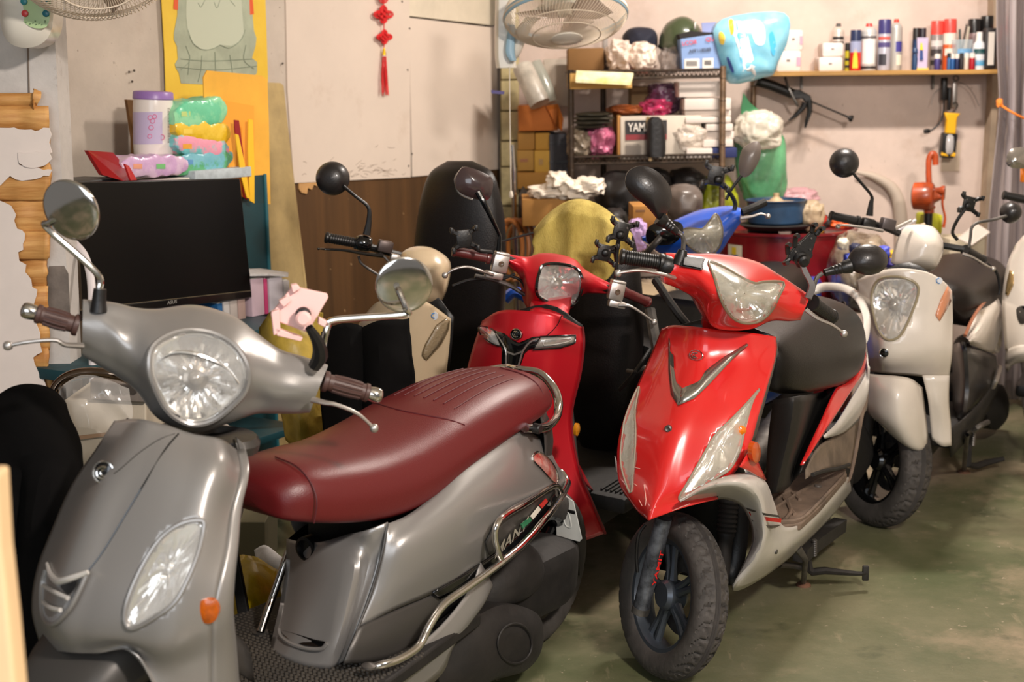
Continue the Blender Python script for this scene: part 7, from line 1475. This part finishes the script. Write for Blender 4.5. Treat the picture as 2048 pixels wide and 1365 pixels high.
# diaper pack
dpk = root('diaper_pack', 'big light blue soft pack slanting over the end of the rack', 'package', at(1500, 160, 6.0))
o_ = [(1426, 62), (1445, 38), (1488, 28), (1527, 24), (1568, 26), (1580, 50), (1572, 90), (1556, 125), (1546, 150), (1527, 155), (1478, 168), (1457, 161), (1442, 127), (1432, 92)]
_d = MB().dome([at(x, y, 6.02) for x, y in o_], (0, -.05, 0), rings=8, sm=2, skirt=.09, power=5)
for i, p in enumerate(_d.v): _d.v[i] = p+Vector((0, -1, 0))*.014*(1-2*abs(noise.noise(p*11)))
DS = Surf(_d); part('pack', _d, mat('pack_blue', (150, 204, 220), .3, coat=.4, rgb2=(104, 178, 206), vscale=7), dpk)
for nm, P, c_ in (('white_panel', [(1462, 50), (1486, 46), (1500, 90), (1512, 150), (1490, 158), (1478, 100)], (226, 226, 224)), ('yellow_print', [(1458, 40), (1466, 40), (1468, 62), (1463, 70), (1459, 56)], (220, 180, 60)), ('yellow_print', [(1438, 66), (1444, 64), (1450, 74), (1448, 88), (1441, 88), (1438, 78)], (228, 196, 80)), ('cloud_print', [(1500, 44), (1520, 42), (1530, 60), (1528, 88), (1512, 88), (1504, 66)], (222, 230, 232)), ('cyan_print', [(1538, 70), (1546, 64), (1552, 90), (1548, 112), (1542, 100)], (70, 170, 216)), ('cyan_print', [(1472, 52), (1476, 52), (1486, 120), (1482, 122)], (80, 178, 220)), ('navy_letters', [(1453, 118), (1458, 116), (1468, 142), (1463, 144)], (60, 80, 150))):
    c = (sum(p[0] for p in P)/len(P), sum(p[1] for p in P)/len(P)); Q2 = spx(P, 3)
    mb = MB().grid([[DS.at(x+(c[0]-x)*t, y+(c[1]-y)*t, .0015) for x, y in Q2] for t in (0, .35, .7, .98)], cv=True)
    part(nm, mb, mat('dp_%d_%d_%d' % c_, c_, .35, coat=.3), dpk)
# shelf 2
yb = root('carton', 'white carton with white capitals on a black and maroon panel', 'carton', at(1290, 318, 5.98))
part('body', pxbox(MB(), 1241, 232, 1402, 318, 5.98, .3), mat('carton_white', (206, 194, 178), .7, var=.06), yb)
part('side', pxbox(MB(), 1235, 231, 1243, 317, 5.985, .29), mat('carton_side', (170, 120, 60), .7), yb)
part('black_panel', pxbox(MB(), 1251, 241, 1334, 269, 5.975, .004, bev=0), mat('panel_black', (34, 28, 28), .5), yb, smooth=0)
part('red_panel', pxbox(MB(), 1251, 269, 1334, 280, 5.975, .004, bev=0), mat('panel_maroon', (130, 30, 36), .5), yb, smooth=0)
tx = MB(); tx.text('YAMAHA', at(1256, 256, 5.968), Vector((1, 0, 0)), Vector((0, 0, 1)), .050, depth=.001, align='LEFT', wide=.70); part('lettering', tx, mat('lab_white', (224, 216, 206), .6), yb, smooth=0)
mb = MB()
for i in range(8): mb.prism([at(1252, 288+i*3, 5.972), at(1252+rnd.uniform(20, 36), 288+i*3, 5.972), at(1280, 289+i*3, 5.972), at(1252, 289+i*3, 5.972)], (0, .003, 0))
part('fine_print', mb, mat('print_grey', (120, 110, 104), .7), yb, smooth=0, kind='stuff')
thing('gloves', MB().loft([[at(x, y, 5.93)+Vector((dx*w_, dy*.03, 0)) for dx, dy in ((-1, -1), (0, -1.3), (1, -1), (1, 1), (-1, 1))] for x, y, w_ in ((1310, 234, .012), (1310, 242, .026), (1312, 262, .032), (1312, 300, .034), (1312, 314, .03))], n=3, nr=3), mat('black_glove', (20, 18, 18), .5, bump=.4), 'black pouch hanging in front of the lettered carton', 'pouch')
thing('tape_tail', MB().prism([at(1292, 234, 5.96), at(1300, 234, 5.94), at(1304, 290, 5.94), at(1304, 322, 5.92), at(1298, 322, 5.92), at(1294, 290, 5.95)], (0, -.003, 0)), mat('tape_tan', (206, 176, 130), .5), 'tan strip of tape hanging down beside the black pouch', 'tape', smooth=0)
WCT = ((1358, 163, 1445, 194, 5.99, 'small white carton, topmost of the pile at the rack post'), (1369, 197, 1462, 220, 5.98, 'white carton second from the top of the pile'), (1370, 221, 1462, 233, 6.0, 'thin white carton third in the pile'), (1371, 234, 1462, 246, 5.97, 'thin white carton fourth in the pile'), (1412, 248, 1466, 262, 5.97, 'white carton fifth in the pile'), (1411, 263, 1468, 278, 5.99, 'white carton sixth in the pile'), (1406, 279, 1466, 294, 5.97, 'white carton seventh in the pile'), (1373, 297, 1425, 316, 5.95, 'low white carton at the foot of the pile'))
for x0, y0, x1, y1, y, lb in WCT: cart('carton', x0, y0, x1, y1, y, .2, (224, 212, 202), lb, group='white cartons piled at the rack post', bev=.003, var=.05)
cart('box', 1425, 296, 1474, 316, 5.96, .18, (34, 44, 96), 'dark blue box at the foot of the white pile', 'box')
bag('plastic_bag', 1352, 248, 1412, 300, 5.96, .08, mat('clear_bag_w', (224, 210, 196), .2, alpha=.55, coat=.6), 'clear bag in front of the white cartons', seed=12, amp=.35)
M_PINK = mat('pink_film', (216, 120, 150), .3, coat=.5, bump=.8, bscale=40, rgb2=(170, 90, 120), vscale=20)
bag('plastic_bag', 1172, 250, 1232, 316, 6.02, .2, M_PINK, 'pink crumpled plastic bag on the lower rack shelf', seed=14, amp=.3)
bag('plastic_bag', 1136, 258, 1184, 318, 6.0, .2, mat('grey_bag', (128, 114, 96), .4, coat=.3, bump=.8, bscale=40), 'grey brown crumpled bag at the left end of the rack shelf', seed=15, amp=.3)
for i, (y0, y1, x0, x1) in enumerate(((224, 234, 1150, 1228), (232, 243, 1146, 1232), (240, 252, 1148, 1226), (249, 259, 1150, 1220))):
    bag('rubber_part', x0, y0, x1, y1, 6.0, .2, mat('rubber%d' % i, (70-6*i, 66-6*i, 52-5*i), .6), ('top', 'second', 'third', 'lowest')[i]+' flat dark olive rubber sheet in the stack above the pink bag', 'rubber sheet', seed=20+i, amp=.1, group='flat rubber sheets', sub=4)
bag('plastic_bag', 1284, 198, 1346, 234, 6.05, .2, mat('magenta_film', (214, 60, 110), .3, coat=.5, bump=.8, bscale=40, rgb2=(150, 40, 80), vscale=18), 'magenta plastic bag above the lettered carton', seed=25, amp=.3)
bag('plastic_bag', 1296, 166, 1376, 226, 6.15, .2, mat('purple_film', (96, 58, 84), .25, alpha=.85, coat=.5, bump=.8, bscale=30), 'dusky purple bag behind the magenta bag', seed=26, amp=.25)
bag('orange_rag', 1216, 210, 1292, 230, 6.05, .16, mat('orange_brown', (170, 88, 34), .6, var=.4, vscale=10), 'orange brown rag lying above the cartons', 'rag', seed=27, amp=.25)
cart('carton', 1262, 172, 1298, 236, 6.25, .15, (110, 84, 48), 'dark brown carton behind the magenta bag')
# boxes in the corner between pier and rack
NY = 6.3
cart('carton', 1037, 211, 1116, 262, NY-.06, .3, (186, 104, 34), 'orange brown carton on top of the corner stack')
thing('carton_flap', MB().prism([at(1092, 212, NY-.08), at(1116, 208, NY-.08), at(1127, 238, NY-.02), at(1124, 262, NY-.02), at(1112, 255, NY-.08)], (0, .01, 0)), mat('flap_orange', (200, 112, 36), .7), 'open flap of the orange brown carton', 'flap', smooth=0)
cart('carton', 1036, 263, 1070, 300, NY, .25, (172, 124, 52), 'upper left tan carton below the orange carton')
cart('carton', 1071, 266, 1100, 300, NY-.02, .25, (190, 140, 50), 'upper right ochre carton below the orange carton')
cart('carton', 1035, 301, 1068, 342, NY-.02, .25, (180, 136, 62), 'lower left tan carton of the corner stack', extra=(('stamp', 1040, 318, 1056, 324, (150, 90, 40)),))
cart('carton', 1069, 301, 1100, 345, NY-.03, .25, (200, 154, 60), 'lower right ochre carton of the corner stack', extra=(('stamp', 1078, 318, 1086, 330, (160, 120, 50)),))
cart('carton', 1035, 345, 1100, 378, NY-.04, .25, (170, 120, 46), 'bottom tan carton of the corner stack')
cart('plastic_crate', 1100, 268, 1136, 380, NY-.04, .25, (74, 74, 80), 'dark grey plastic crate column beside the corner stack', 'crate', extra=(('rim', 1099, 284, 1137, 288, (50, 50, 54)), ('rim', 1099, 322, 1137, 326, (50, 50, 54))))
cart('paper_sheets', 1088, 118, 1138, 214, 6.42, .02, (196, 184, 168), 'pale paper sheets against the wall behind the fan', 'paper')
thing('foam_roll', MB().tube([at(1046, 136, 6.2), at(1062, 170, 6.15), at(1080, 208, 6.12)], .045, n=18, sm=4), mat('roll_white', (206, 198, 184), .35, var=.2, vscale=12, coat=.4, bump=.5), 'white roll in clear film leaning above the orange carton', 'roll')
thing('foam_roll', MB().tube([at(1068, 128, 6.25), at(1086, 165, 6.22), at(1100, 206, 6.2)], .035, n=18, sm=4), mat('roll_clear', (170, 172, 160), .2, alpha=.7, coat=.6), 'transparent roll beside the white roll', 'roll')
thing('chrome_pole', MB().tube([at(1024, 290, 5.85), at(1027, 340, 5.85), Vector((at(1030, 340, 5.85).x, 5.85, .0))], .011, n=12, sm=1), M_CHROME, 'thin chrome pole standing before the tiled pier', 'pole')
# ---- under the rack
cart('carton', 1045, 398, 1176, 452, 5.6, .3, (168, 118, 54), 'open brown carton under the white rags')
for i, (x0, y0, x1, y1, s_, lb) in enumerate(((1060, 372, 1140, 404, 31, 'leftmost white rag on the open brown carton'), (1095, 348, 1140, 385, 32, 'white rag peaking highest on the open brown carton'), (1120, 362, 1190, 402, 33, 'white rag in the middle front of the open carton'), (1150, 358, 1212, 392, 34, 'rightmost white rag hanging past the open carton'))):
    bag('white_rag', x0, y0, x1, y1, 5.62-.02*i, .18, mat('rag_white', (226, 214, 198), .8, bump=.5, bscale=20), lb, 'rag', seed=s_, amp=.45, group='white rags on the brown carton', sub=4)
M_DCL = mat('dark_film', (30, 27, 26), .5, bump=.6, bscale=20)
for i, (x0, y0, x1, y1, y, s_, lb) in enumerate(((1195, 345, 1290, 440, 5.9, 41, 'black bag under the rack right of the white rags'), (1280, 338, 1350, 420, 6.0, 42, 'black bag behind the large teardrop mirror'), (1340, 340, 1420, 400, 6.05, 43, 'black cloth under the right half of the rack'), (1210, 420, 1260, 500, 5.4, 44, 'dark helmet shaped bundle behind the yellow towel'), (1036, 380, 1062, 470, 5.9, 45, 'black bundle left of the brown carton'), (1100, 440, 1200, 620, 5.2, 46, 'dark bundle behind the towel draped seat'))):
    bag('dark_bundle', x0, y0, x1, y1, y, .3, M_DCL, lb, 'bundle', seed=s_, amp=.15, sub=4)
bag('seat_cover', 1330, 368, 1412, 450, 5.5, .2, mat('taupe_vinyl', (92, 82, 76), .4, coat=.2), 'taupe vinyl cover behind the blue scooter', 'cover', seed=47, amp=.08, sharp=False)
cart('carton', 1266, 412, 1334, 470, 5.2, .2, (176, 122, 54), 'torn brown carton behind the blue scooter mirror', extra=(('print_line', 1272, 420, 1290, 424, (120, 80, 40)),))
bag('purple_cloth', 1258, 440, 1296, 505, 5.0, .12, mat('lilac_cloth', (176, 146, 190), .7, bump=.4), 'lilac cloth bundle left of the blue scooter', 'cloth', seed=48, amp=.25)
bag('bin_bag', 1394, 350, 1480, 475, 6.1, .25, mat('lime_film', (168, 176, 36), .35, coat=.3, bump=.8, bscale=24, rgb2=(120, 126, 24), vscale=9), 'lime green plastic sack behind the blue scooter', 'sack', seed=49, amp=.14)
thing('hose_coil', MB().tube([at(1012+30*math.sin(t)+(t*2), 500+60*math.cos(t), 5.7+.01*t) for t in [R(a) for a in range(0, 1080, 30)]], .009, n=8, sm=3), mat('orange_hose', (176, 108, 50), .45), 'orange brown hose coiled beside the tiled pier', 'hose')
# ---- right end: drum, pan, trash
DRY = 5.55
dc = at(1570, 500, DRY+.29); DR = .285; dzt = at(1570, 470, DRY).z
dr = root('oil_drum', 'dark red steel drum carrying the blue pan', 'drum', Vector((dc.x, dc.y, 0)), None)
D0 = Vector((dc.x, dc.y, 0))
M_DRM = mat('drum_red', (128, 18, 26), .3, coat=.4, var=.2, vscale=5)
part('shell', MB().lathe(D0, (0, 0, 1), [(0, DR), (.01, DR*1.02), (.02, DR)]+[(dzt*f+o, DR*(1+k_)) for f in (.33, .66) for o, k_ in ((-.02, 0), (-.01, .025), (.01, .025), (.02, 0))]+[(dzt-.015, DR), (dzt-.01, DR*1.02), (dzt, DR*1.02), (dzt, DR*.97), (dzt-.02, DR*.96), (dzt-.02, 0)], n=48), M_DRM, dr)
tdir = (CAM-D0); tdir.z = 0; tdir.normalize(); tocam_old = tocam; tocam = tdir; sd = Vector((-tdir.y, tdir.x, 0))
for nm, a0, a1, z0, z1, c_ in (('sticker_white', -52, -36, dzt-.16, dzt-.05, (216, 206, 180)), ('sticker_blue', -48, -40, dzt-.13, dzt-.09, (50, 90, 150)), ('sticker_yellow', -47, -42, dzt-.09, dzt-.06, (220, 190, 50))):
    part(nm, curved(D0, Vector((0, 0, 1)), DR*(1.003 if 'white' in nm else 1.006), a0, a1, z0, z1, n=6), mat('ds_'+nm, c_, .5), dr)
tocam = tocam_old
pn = root('pan', 'round blue enamel pan on the red drum', 'pan', Vector((dc.x-.04, dc.y, dzt)))
pc_ = Vector((at(1552, 430, dc.y-.05).x, dc.y-.05, dzt+.02)); pr_ = .118
part('bowl', MB().lathe(pc_, (0, 0, 1), [(0, pr_*.85), (.01, pr_*.97), (.09, pr_*1.0), (.098, pr_*1.06), (.1, pr_*1.0), (.085, pr_*.94), (.02, pr_*.9), (.02, 0)], n=40), mat('pan_blue', (40, 74, 108), .4, var=.25, vscale=10), pn)
part('disc_inside', MB().lathe(pc_+Vector((.0, 0, .08)), (0, 0, 1), [(0, pr_*.8), (.008, pr_*.8), (.01, pr_*.3), (.03, pr_*.1), (.045, pr_*.1), (.045, 0)], n=30), mat('dusty_disc', (184, 160, 128), .6, metal=.3), pn)
thing('drip_tray', MB().lathe(Vector((pc_.x, pc_.y, dzt)), (0, 0, 1), [(0, .12), (.02, .15), (.022, .14), (.02, .0)], n=36), M_DIRT, 'black oily tray under the blue pan', 'tray')
for i, (x0, y0, x1, y1, c_, s_, lb, ct_) in enumerate(((1606, 405, 1652, 462, (168, 148, 120), 51, 'tan clear bag of waste beside the blue pan', 'bag'), (1618, 428, 1656, 456, (190, 50, 34), 52, 'red rag in the waste beside the blue pan', 'rag'), (1636, 432, 1664, 458, (36, 32, 30), 53, 'black lump in the waste on the drum', 'rag'), (1655, 440, 1700, 458, (220, 96, 40), 54, 'orange rag at the right of the drum top', 'rag'), (1618, 450, 1652, 470, (226, 160, 40), 55, 'yellow strap end on the drum rim', 'strap'), (1585, 450, 1618, 468, (50, 46, 40), 56, 'dark oily lump under the pan', 'rag'), (1500, 452, 1560, 470, (40, 38, 34), 57, 'dark oily debris left on the drum top', 'rag'))):
    bag('rag' if ct_ != 'bag' else 'waste_bag', x0, y0, x1, y1, dc.y-.12+.02*i, .10, mat('waste_%d' % i, c_, .5, bump=.5, bscale=30), lb, ct_, seed=s_, amp=.3, sub=4)
bag('pink_film', 1556, 378, 1640, 412, 6.2, .1, mat('pink_clear', (226, 170, 180), .2, alpha=.5, coat=.5), 'translucent pink plastic film on the wall above the pan', 'film', seed=58, amp=.3)
bag('trash_bag', 1676, 470, 1800, 640, 5.35, .35, mat('trash_film', (176, 160, 138), .25, coat=.5, var=.4, vscale=9, bump=.8, bscale=30, rgb2=(90, 76, 60)), 'full clear trash bag between the drum and the white scooter', 'bag', seed=60, amp=.12)
for i, (x, y, c_, lb) in enumerate(((1700, 520, (40, 60, 160), 'left blue bit'), (1712, 500, (40, 44, 70), 'left dark bit'), (1770, 505, (70, 80, 190), 'right blue bit'), (1688, 490, (220, 210, 190), 'left pale bit'), (1782, 525, (60, 50, 130), 'right violet bit'), (1790, 515, (232, 180, 30), 'yellow bit'))):
    bag('trash_item', x-10, y-12, x+12, y+12, 5.24, .06, mat('trash_%d' % i, c_, .5), lb+' showing at the front of the trash bag', 'trash', seed=70+i, amp=.3, sub=3)
for i, (a, b_) in enumerate((((1790, 470), (1850, 448)), ((1795, 462), (1832, 440)), ((1800, 476), (1856, 462)))):
    thing('wooden_stick', MB().tube([at(*a, 5.3), at(*b_, 5.3)], .005, n=6), mat('stick_%d' % i, ((190, 168, 140), (206, 204, 210), (170, 140, 110))[i], .6), ('lower tan', 'upper whitish', 'lowest brown')[i]+' stick poking out of the trash bag', 'stick')
# drum pump
PYY = 6.05
pu = root('drum_pump', 'orange hand crank pump with a hooked spout', 'pump', at(1857, 450, PYY))
M_PMP = mat('pump_orange', (206, 84, 34), .35, coat=.3, var=.35, vscale=9)
part('spout', MB().tube([at(1858, 368, PYY), at(1857, 340, PYY), at(1858, 318, PYY), at(1864, 308, PYY), at(1870, 312, PYY), at(1871, 330, PYY)], [.013, .012, .012, .013, .014, .013], n=14), M_PMP, pu)
part('collar', MB().lathe(at(1858, 366, PYY), (0, 0, -1), [(0, .018), (.01, .021), (.02, .018)], n=18), M_PMP, pu)
part('housing', MB().lathe(at(1850, 392, PYY)+Vector((0, -.02, 0)), (.9, -.42, 0), [(-.055, .0), (-.055, .05), (-.05, .058), (-.01, .06), (.02, .058), (.03, .05), (.035, .03), (.06, .014), (.075, .014), (.075, 0)], n=28), M_PMP, pu)
part('housing_panel', MB().lathe(at(1850, 392, PYY)+Vector((0, -.02, 0))+Vector((.9, -.42, 0))*-.0555, (-.9, .42, 0), [(0, .04), (.003, .04), (.003, 0)], n=24), M_DIRT, pu)
part('hub', MB().lathe(at(1884, 382, PYY-.05), (.9, -.42, 0), [(-.04, .012), (-.01, .016), (.0, .022), (.012, .022), (.014, 0)], n=18), M_PMP, pu)
part('crank', MB().tube([at(1886, 384, PYY-.06), at(1885, 410, PYY-.06), at(1890, 435, PYY-.06), at(1887, 455, PYY-.06)], [.010, .008, .008, .011], n=8, flat=.6), M_PMP, pu)
part('lower_collar', MB().lathe(at(1858, 412, PYY), (0, 0, -1), [(0, .026), (.008, .028), (.014, .022), (.03, .022)], n=18), M_PMP, pu)
p = at(1857, 420, PYY); part('pipe', MB().tube([p, Vector((p.x, p.y, .05))], .018, n=14, sm=1), M_BLK, pu)
cart('tub', 1849, 430, 1885, 470, 6.1, .15, (196, 196, 40), 'lime yellow tub behind the orange pump', 'tub', bev=.01)
cart('box', 1897, 478, 1968, 540, 5.9, .2, (206, 192, 166), 'pale carton behind the white scooter seat', 'box')
thing('paper_sheet', MB().prism([at(1915, 478, 5.85), at(1952, 448, 5.9), at(1980, 466, 5.88), at(1944, 492, 5.8)], (0, 0, .004)), mat('sheet_grey', (200, 188, 178), .8), 'loose grey white sheet on the pale carton', 'paper', smooth=0)
# wall things
cg = root('caulking_gun', 'black caulking gun hanging from the shelf on the wall', 'caulking gun', at(1590, 190, 6.38))
GY = 6.36
part('cradle', MB().tube([at(1512, 162, GY), at(1545, 172, GY), at(1585, 188, GY)], .022, n=16, sm=2), M_BLK, cg)
part('body', MB().prism([at(1582, 178, GY-.01), at(1600, 180, GY-.01), at(1622, 192, GY-.01), at(1624, 206, GY-.01), at(1612, 206, GY-.01), at(1606, 198, GY-.01), at(1588, 198, GY-.01)], (0, .022, 0)), M_BLK, cg, bev=.004)
part('handle', MB().tube([at(1618, 200, GY), at(1619, 222, GY), at(1614, 240, GY), at(1610, 256, GY)], [.014, .012, .009, .004], n=10), M_BLK, cg)
part('trigger', MB().tube([at(1610, 206, GY), at(1604, 218, GY), at(1592, 230, GY), at(1578, 241, GY)], [.014, .012, .009, .003], n=10), M_BLK, cg)
part('rod', MB().tube([at(1622, 203, GY), at(1698, 235, GY)], .004, n=8), M_BLK, cg)
part('rod_end', MB().lathe(at(1695, 234, GY), at(1706, 239, GY)-at(1695, 234, GY), [(0, .006), (.006, .008), (.016, .015), (.024, .014), (.026, 0)], n=16), M_BLK, cg)
part('hook', MB().tube([at(1570, 155, GY), at(1578, 178, GY-.03), at(1592, 205, GY-.04), at(1596, 212, GY-.03)], .006, n=8), M_STEEL, cg)
wk = root('work_light', 'yellow and black work light hanging on a hook', 'work light', at(1900, 270, 6.4))
LY = 6.40
part('handle', MB().prism([at(x, y, LY) for x, y in ((1889, 225), (1922, 227), (1915, 236), (1912, 270), (1891, 268), (1894, 240))], (0, .03, 0)), mat('tool_yellow', (238, 178, 22), .4), wk, bev=.006)
part('head', MB().prism([at(x, y, LY-.01) for x, y in ((1888, 266), (1916, 268), (1912, 310), (1908, 317), (1884, 316), (1883, 306))], (0, .05, 0)), M_BLK, wk, bev=.006)
part('lamp_window', MB().dome([at(x, y, LY-.012) for x, y in ((1894, 272), (1907, 273), (1906, 304), (1898, 308), (1892, 304))], (0, -.008, 0), rings=4, sm=3), mat('window_grey', (186, 182, 180), .15, coat=.6), wk)
for P in (((1883, 305), (1893, 308), (1897, 313), (1883, 311)), ((1909, 305), (1912, 308), (1910, 314), (1901, 312))): part('yellow_corner', MB().prism([at(x, y, LY-.016) for x, y in P], (0, .01, 0)), mat('tool_yellow', (238, 178, 22), .4), wk, bev=.001)
part('hook', MB().tube([at(1908, 224, LY+.01), at(1915, 212, LY+.01), at(1912, 205, LY+.01), at(1906, 208, LY+.01)], .003, n=6), M_BLK, wk)
chg = root('charger', 'black charger with dangling cable under the shelf', 'charger', at(1888, 170, 6.42))
part('body', MB().box(at(1888, 178, 6.44), (.022, .04, .10), bev=.004), M_BLK, chg)
part('body', MB().box(at(1898, 198, 6.44), (.012, .03, .10), bev=.004), M_BLK, chg)
part('cable', MB().tube([at(1888, 200, 6.42), at(1887, 225, 6.42), at(1880, 245, 6.42), at(1866, 259, 6.42), at(1855, 264, 6.42)], .004, n=8), M_BLK, chg)
part('plug', MB().lathe(at(1860, 262, 6.42), (-1, 0, -.1), [(0, .008), (.01, .011), (.026, .010), (.03, 0)], n=12), M_BLK, chg)
part('spring_clip', MB().tube([at(1912+5*math.cos(t), 157+5*math.sin(t), 6.42) for t in [R(a) for a in range(0, 360, 40)]], .003, n=6, closed=True), M_STEEL, chg)
part('steel_strip', MB().box(at(1910, 187, 6.46), (.018, .006, .12), bev=.001), M_ALU, chg)
for P in ([(1862, 210), (1868, 188), (1882, 176)], [(1916, 164), (1934, 172), (1948, 190), (1958, 212)]): part('wire', MB().tube([at(x, y, 6.44) for x, y in P], .0012, n=5), M_STEEL, chg)
sw = root('wall_plate', 'cream blank wall plate behind the work light', 'wall plate', at(1900, 312, 6.49))
part('plate', pxbox(MB(), 1882, 284, 1919, 343, 6.492, .008, bev=.002), mat('plate_cream', (214, 194, 170), .5), sw)
thing('pipe_shadow_tube', MB().tube([at(1712, 344, 6.47), at(1750, 354, 6.47), at(1785, 378, 6.47), at(1800, 420, 6.47), at(1802, 520, 6.47), Vector((at(1802, 520, 6.47).x, 6.47, .1))], [.008, .018, .026, .03, .03, .03], n=14), mat('pipe_shadow_beige', (196, 180, 164), .6), 'pale curved tube standing in for a faint pipe shadow on the back wall', 'pipe')  # solid tube shaped after a faint hose-like shadow on the plaster
# green bag and clear bag
gb = drape_f = MB().blob(at(1520, 318, 6.2), (.215, .16, .40), amp=.12, sc=1.8, seed=80, sub=5)
for i, p in enumerate(gb.v):
    k_ = (p.z-(at(1520, 318, 6.2).z-.2))/.4; gb.v[i] = Vector((p.x-.03*(k_-.5), p.y, p.z))
thing('plastic_bag', gb, mat('green_film', (112, 190, 136), .22, alpha=.78, coat=.5, bump=.9, bscale=18, rgb2=(66, 140, 96), vscale=7), 'translucent green plastic bag hanging beside the rack', 'bag', smooth=60)
thing('bag_handle', MB().prism([at(1487, 185, 6.1), at(1500, 205, 6.1), at(1520, 222, 6.1), at(1524, 250, 6.1), at(1484, 250, 6.1), at(1482, 215, 6.1)], (0, .012, 0)), mat('green_film2', (64, 150, 96), .3, coat=.4), 'knotted peak of the green bag tied to the rack', 'bag handle', smooth=0, bev=.003)
bag('plastic_bag', 1476, 220, 1570, 300, 6.02, .16, mat('white_film', (226, 216, 200), .2, alpha=.75, coat=.6, bump=.9, bscale=26), 'whitish clear bag in front of the green bag', seed=82, amp=.2)
# strip curtain
sc_ = root('strip_curtain', 'clear plastic strip curtain gathered at the right wall end', 'curtain', at(2025, 300, 6.2))
M_STR = mat('strip_film', (196, 184, 184), .12, alpha=.72, coat=.8, rgb2=(150, 140, 142), vscale=6, stretch=(3, 3, .2))
for i in range(9):
    rows_ = []
    for y in (-120, 0, 110, 215, 330, 460, 620, 800):
        pinch = 1-.28*math.exp(-((y-215)/110.)**2)+.1*(y > 400)
        cx = 2035+(2000+i*13-2050+8)*pinch-(y-215)*.028
        rows_.append([at(cx+dx, y, 6.15+.05*math.sin(i*2.1+dx*.1)+.01*i) for dx in (-7, -3, 1, 5, 9)])
    part('strip', MB().patch(rows_, 4, 2), M_STR, sc_, solid=.003)
part('tie', MB().tube([at(1997, 207, 6.08), at(2010, 216, 6.04), at(2030, 228, 6.02), at(2052, 238, 6.04), at(2075, 245, 6.08)], .005, n=8), mat('orange_tie', (238, 130, 40), .5), sc_)
part('tie_knot', MB().blob(at(1999, 206, 6.06), (.025, .02, .035), amp=.3, seed=3, sub=3), mat('orange_tie', (238, 130, 40), .5), sc_)
thing('blue_rope', MB().tube([at(1010, 600, 5.0), at(1030, 585, 5.0), at(1060, 600, 5.0)], .02, n=8), M_BLU, 'blue plastic edge low between the cream and red scooters', 'plastic')
